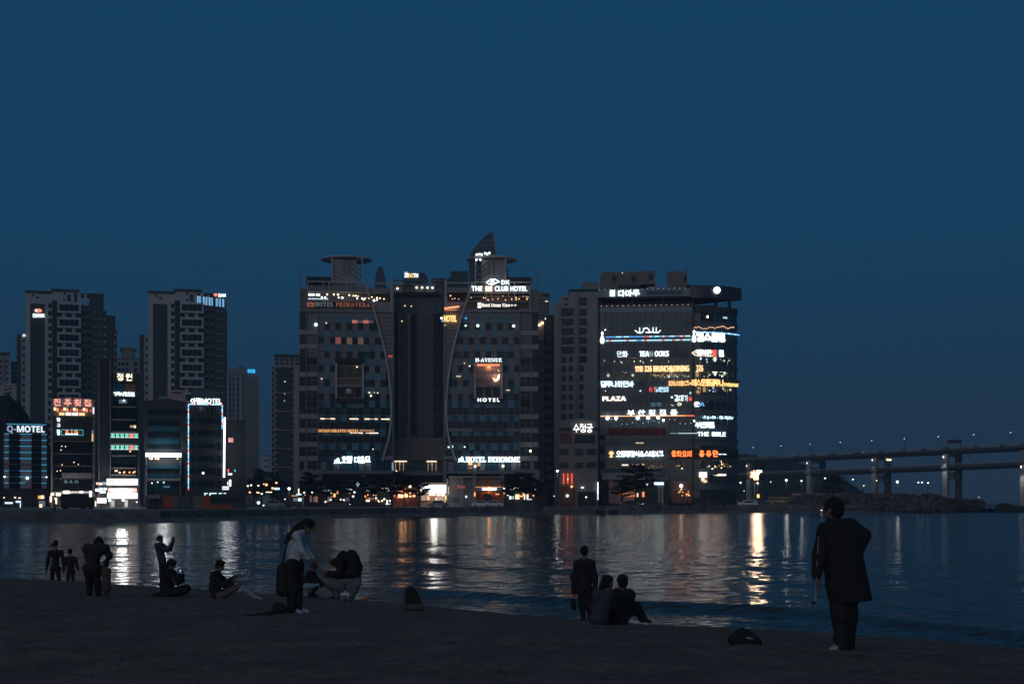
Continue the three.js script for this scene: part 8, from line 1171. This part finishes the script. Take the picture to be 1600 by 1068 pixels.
{
  const { g, k } = onSand('backpack', 'black pointed backpack standing on the sand near the water', 'backpack', 645, 948), B = (x, y, z = 0) => V3(x * k, y * k, z);
  const s = new THREE.Shape([[-10, 2], [-9, 24], [-6, 32], [0, 30], [7, 20], [13, 4], [12, 1]].map(([x, y]) => new THREE.Vector2(x * k, y * k))); part('bag_body', new THREE.ExtrudeGeometry(s, { depth: 0.16, bevelEnabled: true, bevelSize: 0.025, bevelThickness: 0.04, bevelSegments: 3 }), std(0.014, 0.014, 0.015, 0.9), g, [0, 0, -0.1]); part('strap', mesher([cap(B(-10, 30), B(-14, 18, 0.05), 0.016, 0.014, BLACK), cap(B(-14, 18, 0.05), B(-14.4, 8, 0.06), 0.014, 0.012, BLACK)], 0.007, 0.004), skinMat, g); part('handle', mesher([cap(B(-7, 33), B(-3, 33.4), 0.012, 0.012, BLACK)], 0.006, 0.003), skinMat, g);
  const r = onSand('rolled_mat', 'short tan roll lying in front of the black backpack', 'mat', 645, 953); part('roll', mesher([cap(V3(-13 * r.k, 0.07, 0), V3(12 * r.k, 0.065, 0), 0.075, 0.07, [0.09, 0.07, 0.062])], 0.01, 0.01), skinMat, r.g); part('cord', new THREE.TorusGeometry(0.077, 0.006, 5, 18), F.dark, r.g, [-9 * r.k, 0.07, 0], [0, Math.PI / 2, 0]); part('cord', new THREE.TorusGeometry(0.073, 0.006, 5, 18), F.dark, r.g, [8 * r.k, 0.066, 0], [0, Math.PI / 2, 0]);
  const c = onSand('dark_pouch', 'flat dark pouch on the sand right of the tan roll', 'pouch', 668, 951); part('pouch_body', mesher([cap(V3(-5 * c.k, 0.02, 0), V3(5 * c.k, 0.02, 0), 0.03, 0.022, BLACK)], 0.008, 0.01), skinMat, c.g); part('flap', mesher([cap(V3(-3 * c.k, 0.045, 0), V3(2 * c.k, 0.042, 0), 0.016, 0.012, BLACK)], 0.006, 0.006), skinMat, c.g);
}
{
  const { g, k } = onSand('small_bag', 'small black bag beside the shoes of the standing woman', 'bag', 436, 960), B = (x, y, z = 0) => V3(x * k, y * k, z); part('bag_body', mesher([cap(B(-6, 6), B(7, 6), 0.06, 0.07, BLACK), cap(B(-5, 12), B(4, 11), 0.05, 0.045, BLACK)], 0.01, 0.04), skinMat, g); part('handle', mesher([cap(B(-3, 16), B(3, 16), 0.012, 0.012, BLACK)], 0.006, 0.003), skinMat, g);
  const j = onSand('dropped_jacket', 'black jacket spread flat on the sand beside the small bag', 'jacket', 408, 961), q = (x, y, z = 0) => V3(x * j.k, y * j.k, z); part('body', mesher([cap(q(-14, 0.5), q(16, 2), 0.022, 0.045, BLACK), cap(q(-4, 0.5, 0.12), q(14, 1, 0.14), 0.02, 0.03, BLACK)], 0.009, 0.04), skinMat, j.g); part('sleeve', mesher([cap(q(-12, 0.5), q(-24, 0.2, 0.06), 0.022, 0.016, BLACK)], 0.008, 0.01), skinMat, j.g);
  const t = onSand('toy_truck', 'small grey and blue toy truck in front of the squatting man', 'toy', 543, 939), T = t.k; part('truck_body', CUBE, std(0.05, 0.055, 0.07, 0.6), t.g, [0, 0.075, 0], null, [14 * T, 0.07, 0.1]); part('cab', CUBE, std(0.08, 0.085, 0.1, 0.6), t.g, [-4 * T, 0.13, 0], null, [5 * T, 0.06, 0.09]); for (const x of [-4.5, 4.5]) for (const z of [0.05, -0.05]) part('wheel', CYL, F.dark, t.g, [x * T, 0.035, z], [Math.PI / 2, 0, 0], [0.07, 0.03, 0.07]);
  const s = onSand('toy_scoop', 'orange plastic toy scoop lying at the water edge', 'toy', 573, 938), o = [0.45, 0.1, 0.03]; part('scoop_bowl', mesher([cap(V3(-3 * s.k, 0.05, 0), V3(2 * s.k, 0.06, 0), 0.05, 0.045, o)], 0.008, 0.01), skinMat, s.g); part('handle', mesher([cap(V3(2 * s.k, 0.06, 0), V3(9 * s.k, 0.03, 0.02), 0.016, 0.014, o)], 0.006, 0.006), skinMat, s.g);
  const m = onSand('sandals', 'pair of faint blue sandals on the sand left of the bending man', 'sandals', 119, 931); for (const [x, z] of [[-4, 0], [4, 0.08]]) { part('sole', mesher([cap(V3(x * m.k - 0.1, 0.02, z), V3(x * m.k + 0.1, 0.02, z + 0.03), 0.03, 0.034, [0.07, 0.08, 0.11])], 0.008, 0.006), skinMat, m.g); part('strap', new THREE.TorusGeometry(0.035, 0.008, 5, 12, Math.PI), F.slate, m.g, [x * m.k + 0.04, 0.03, z], [0, Math.PI / 2, 0]); }
}
renderer.render(scene, camera);
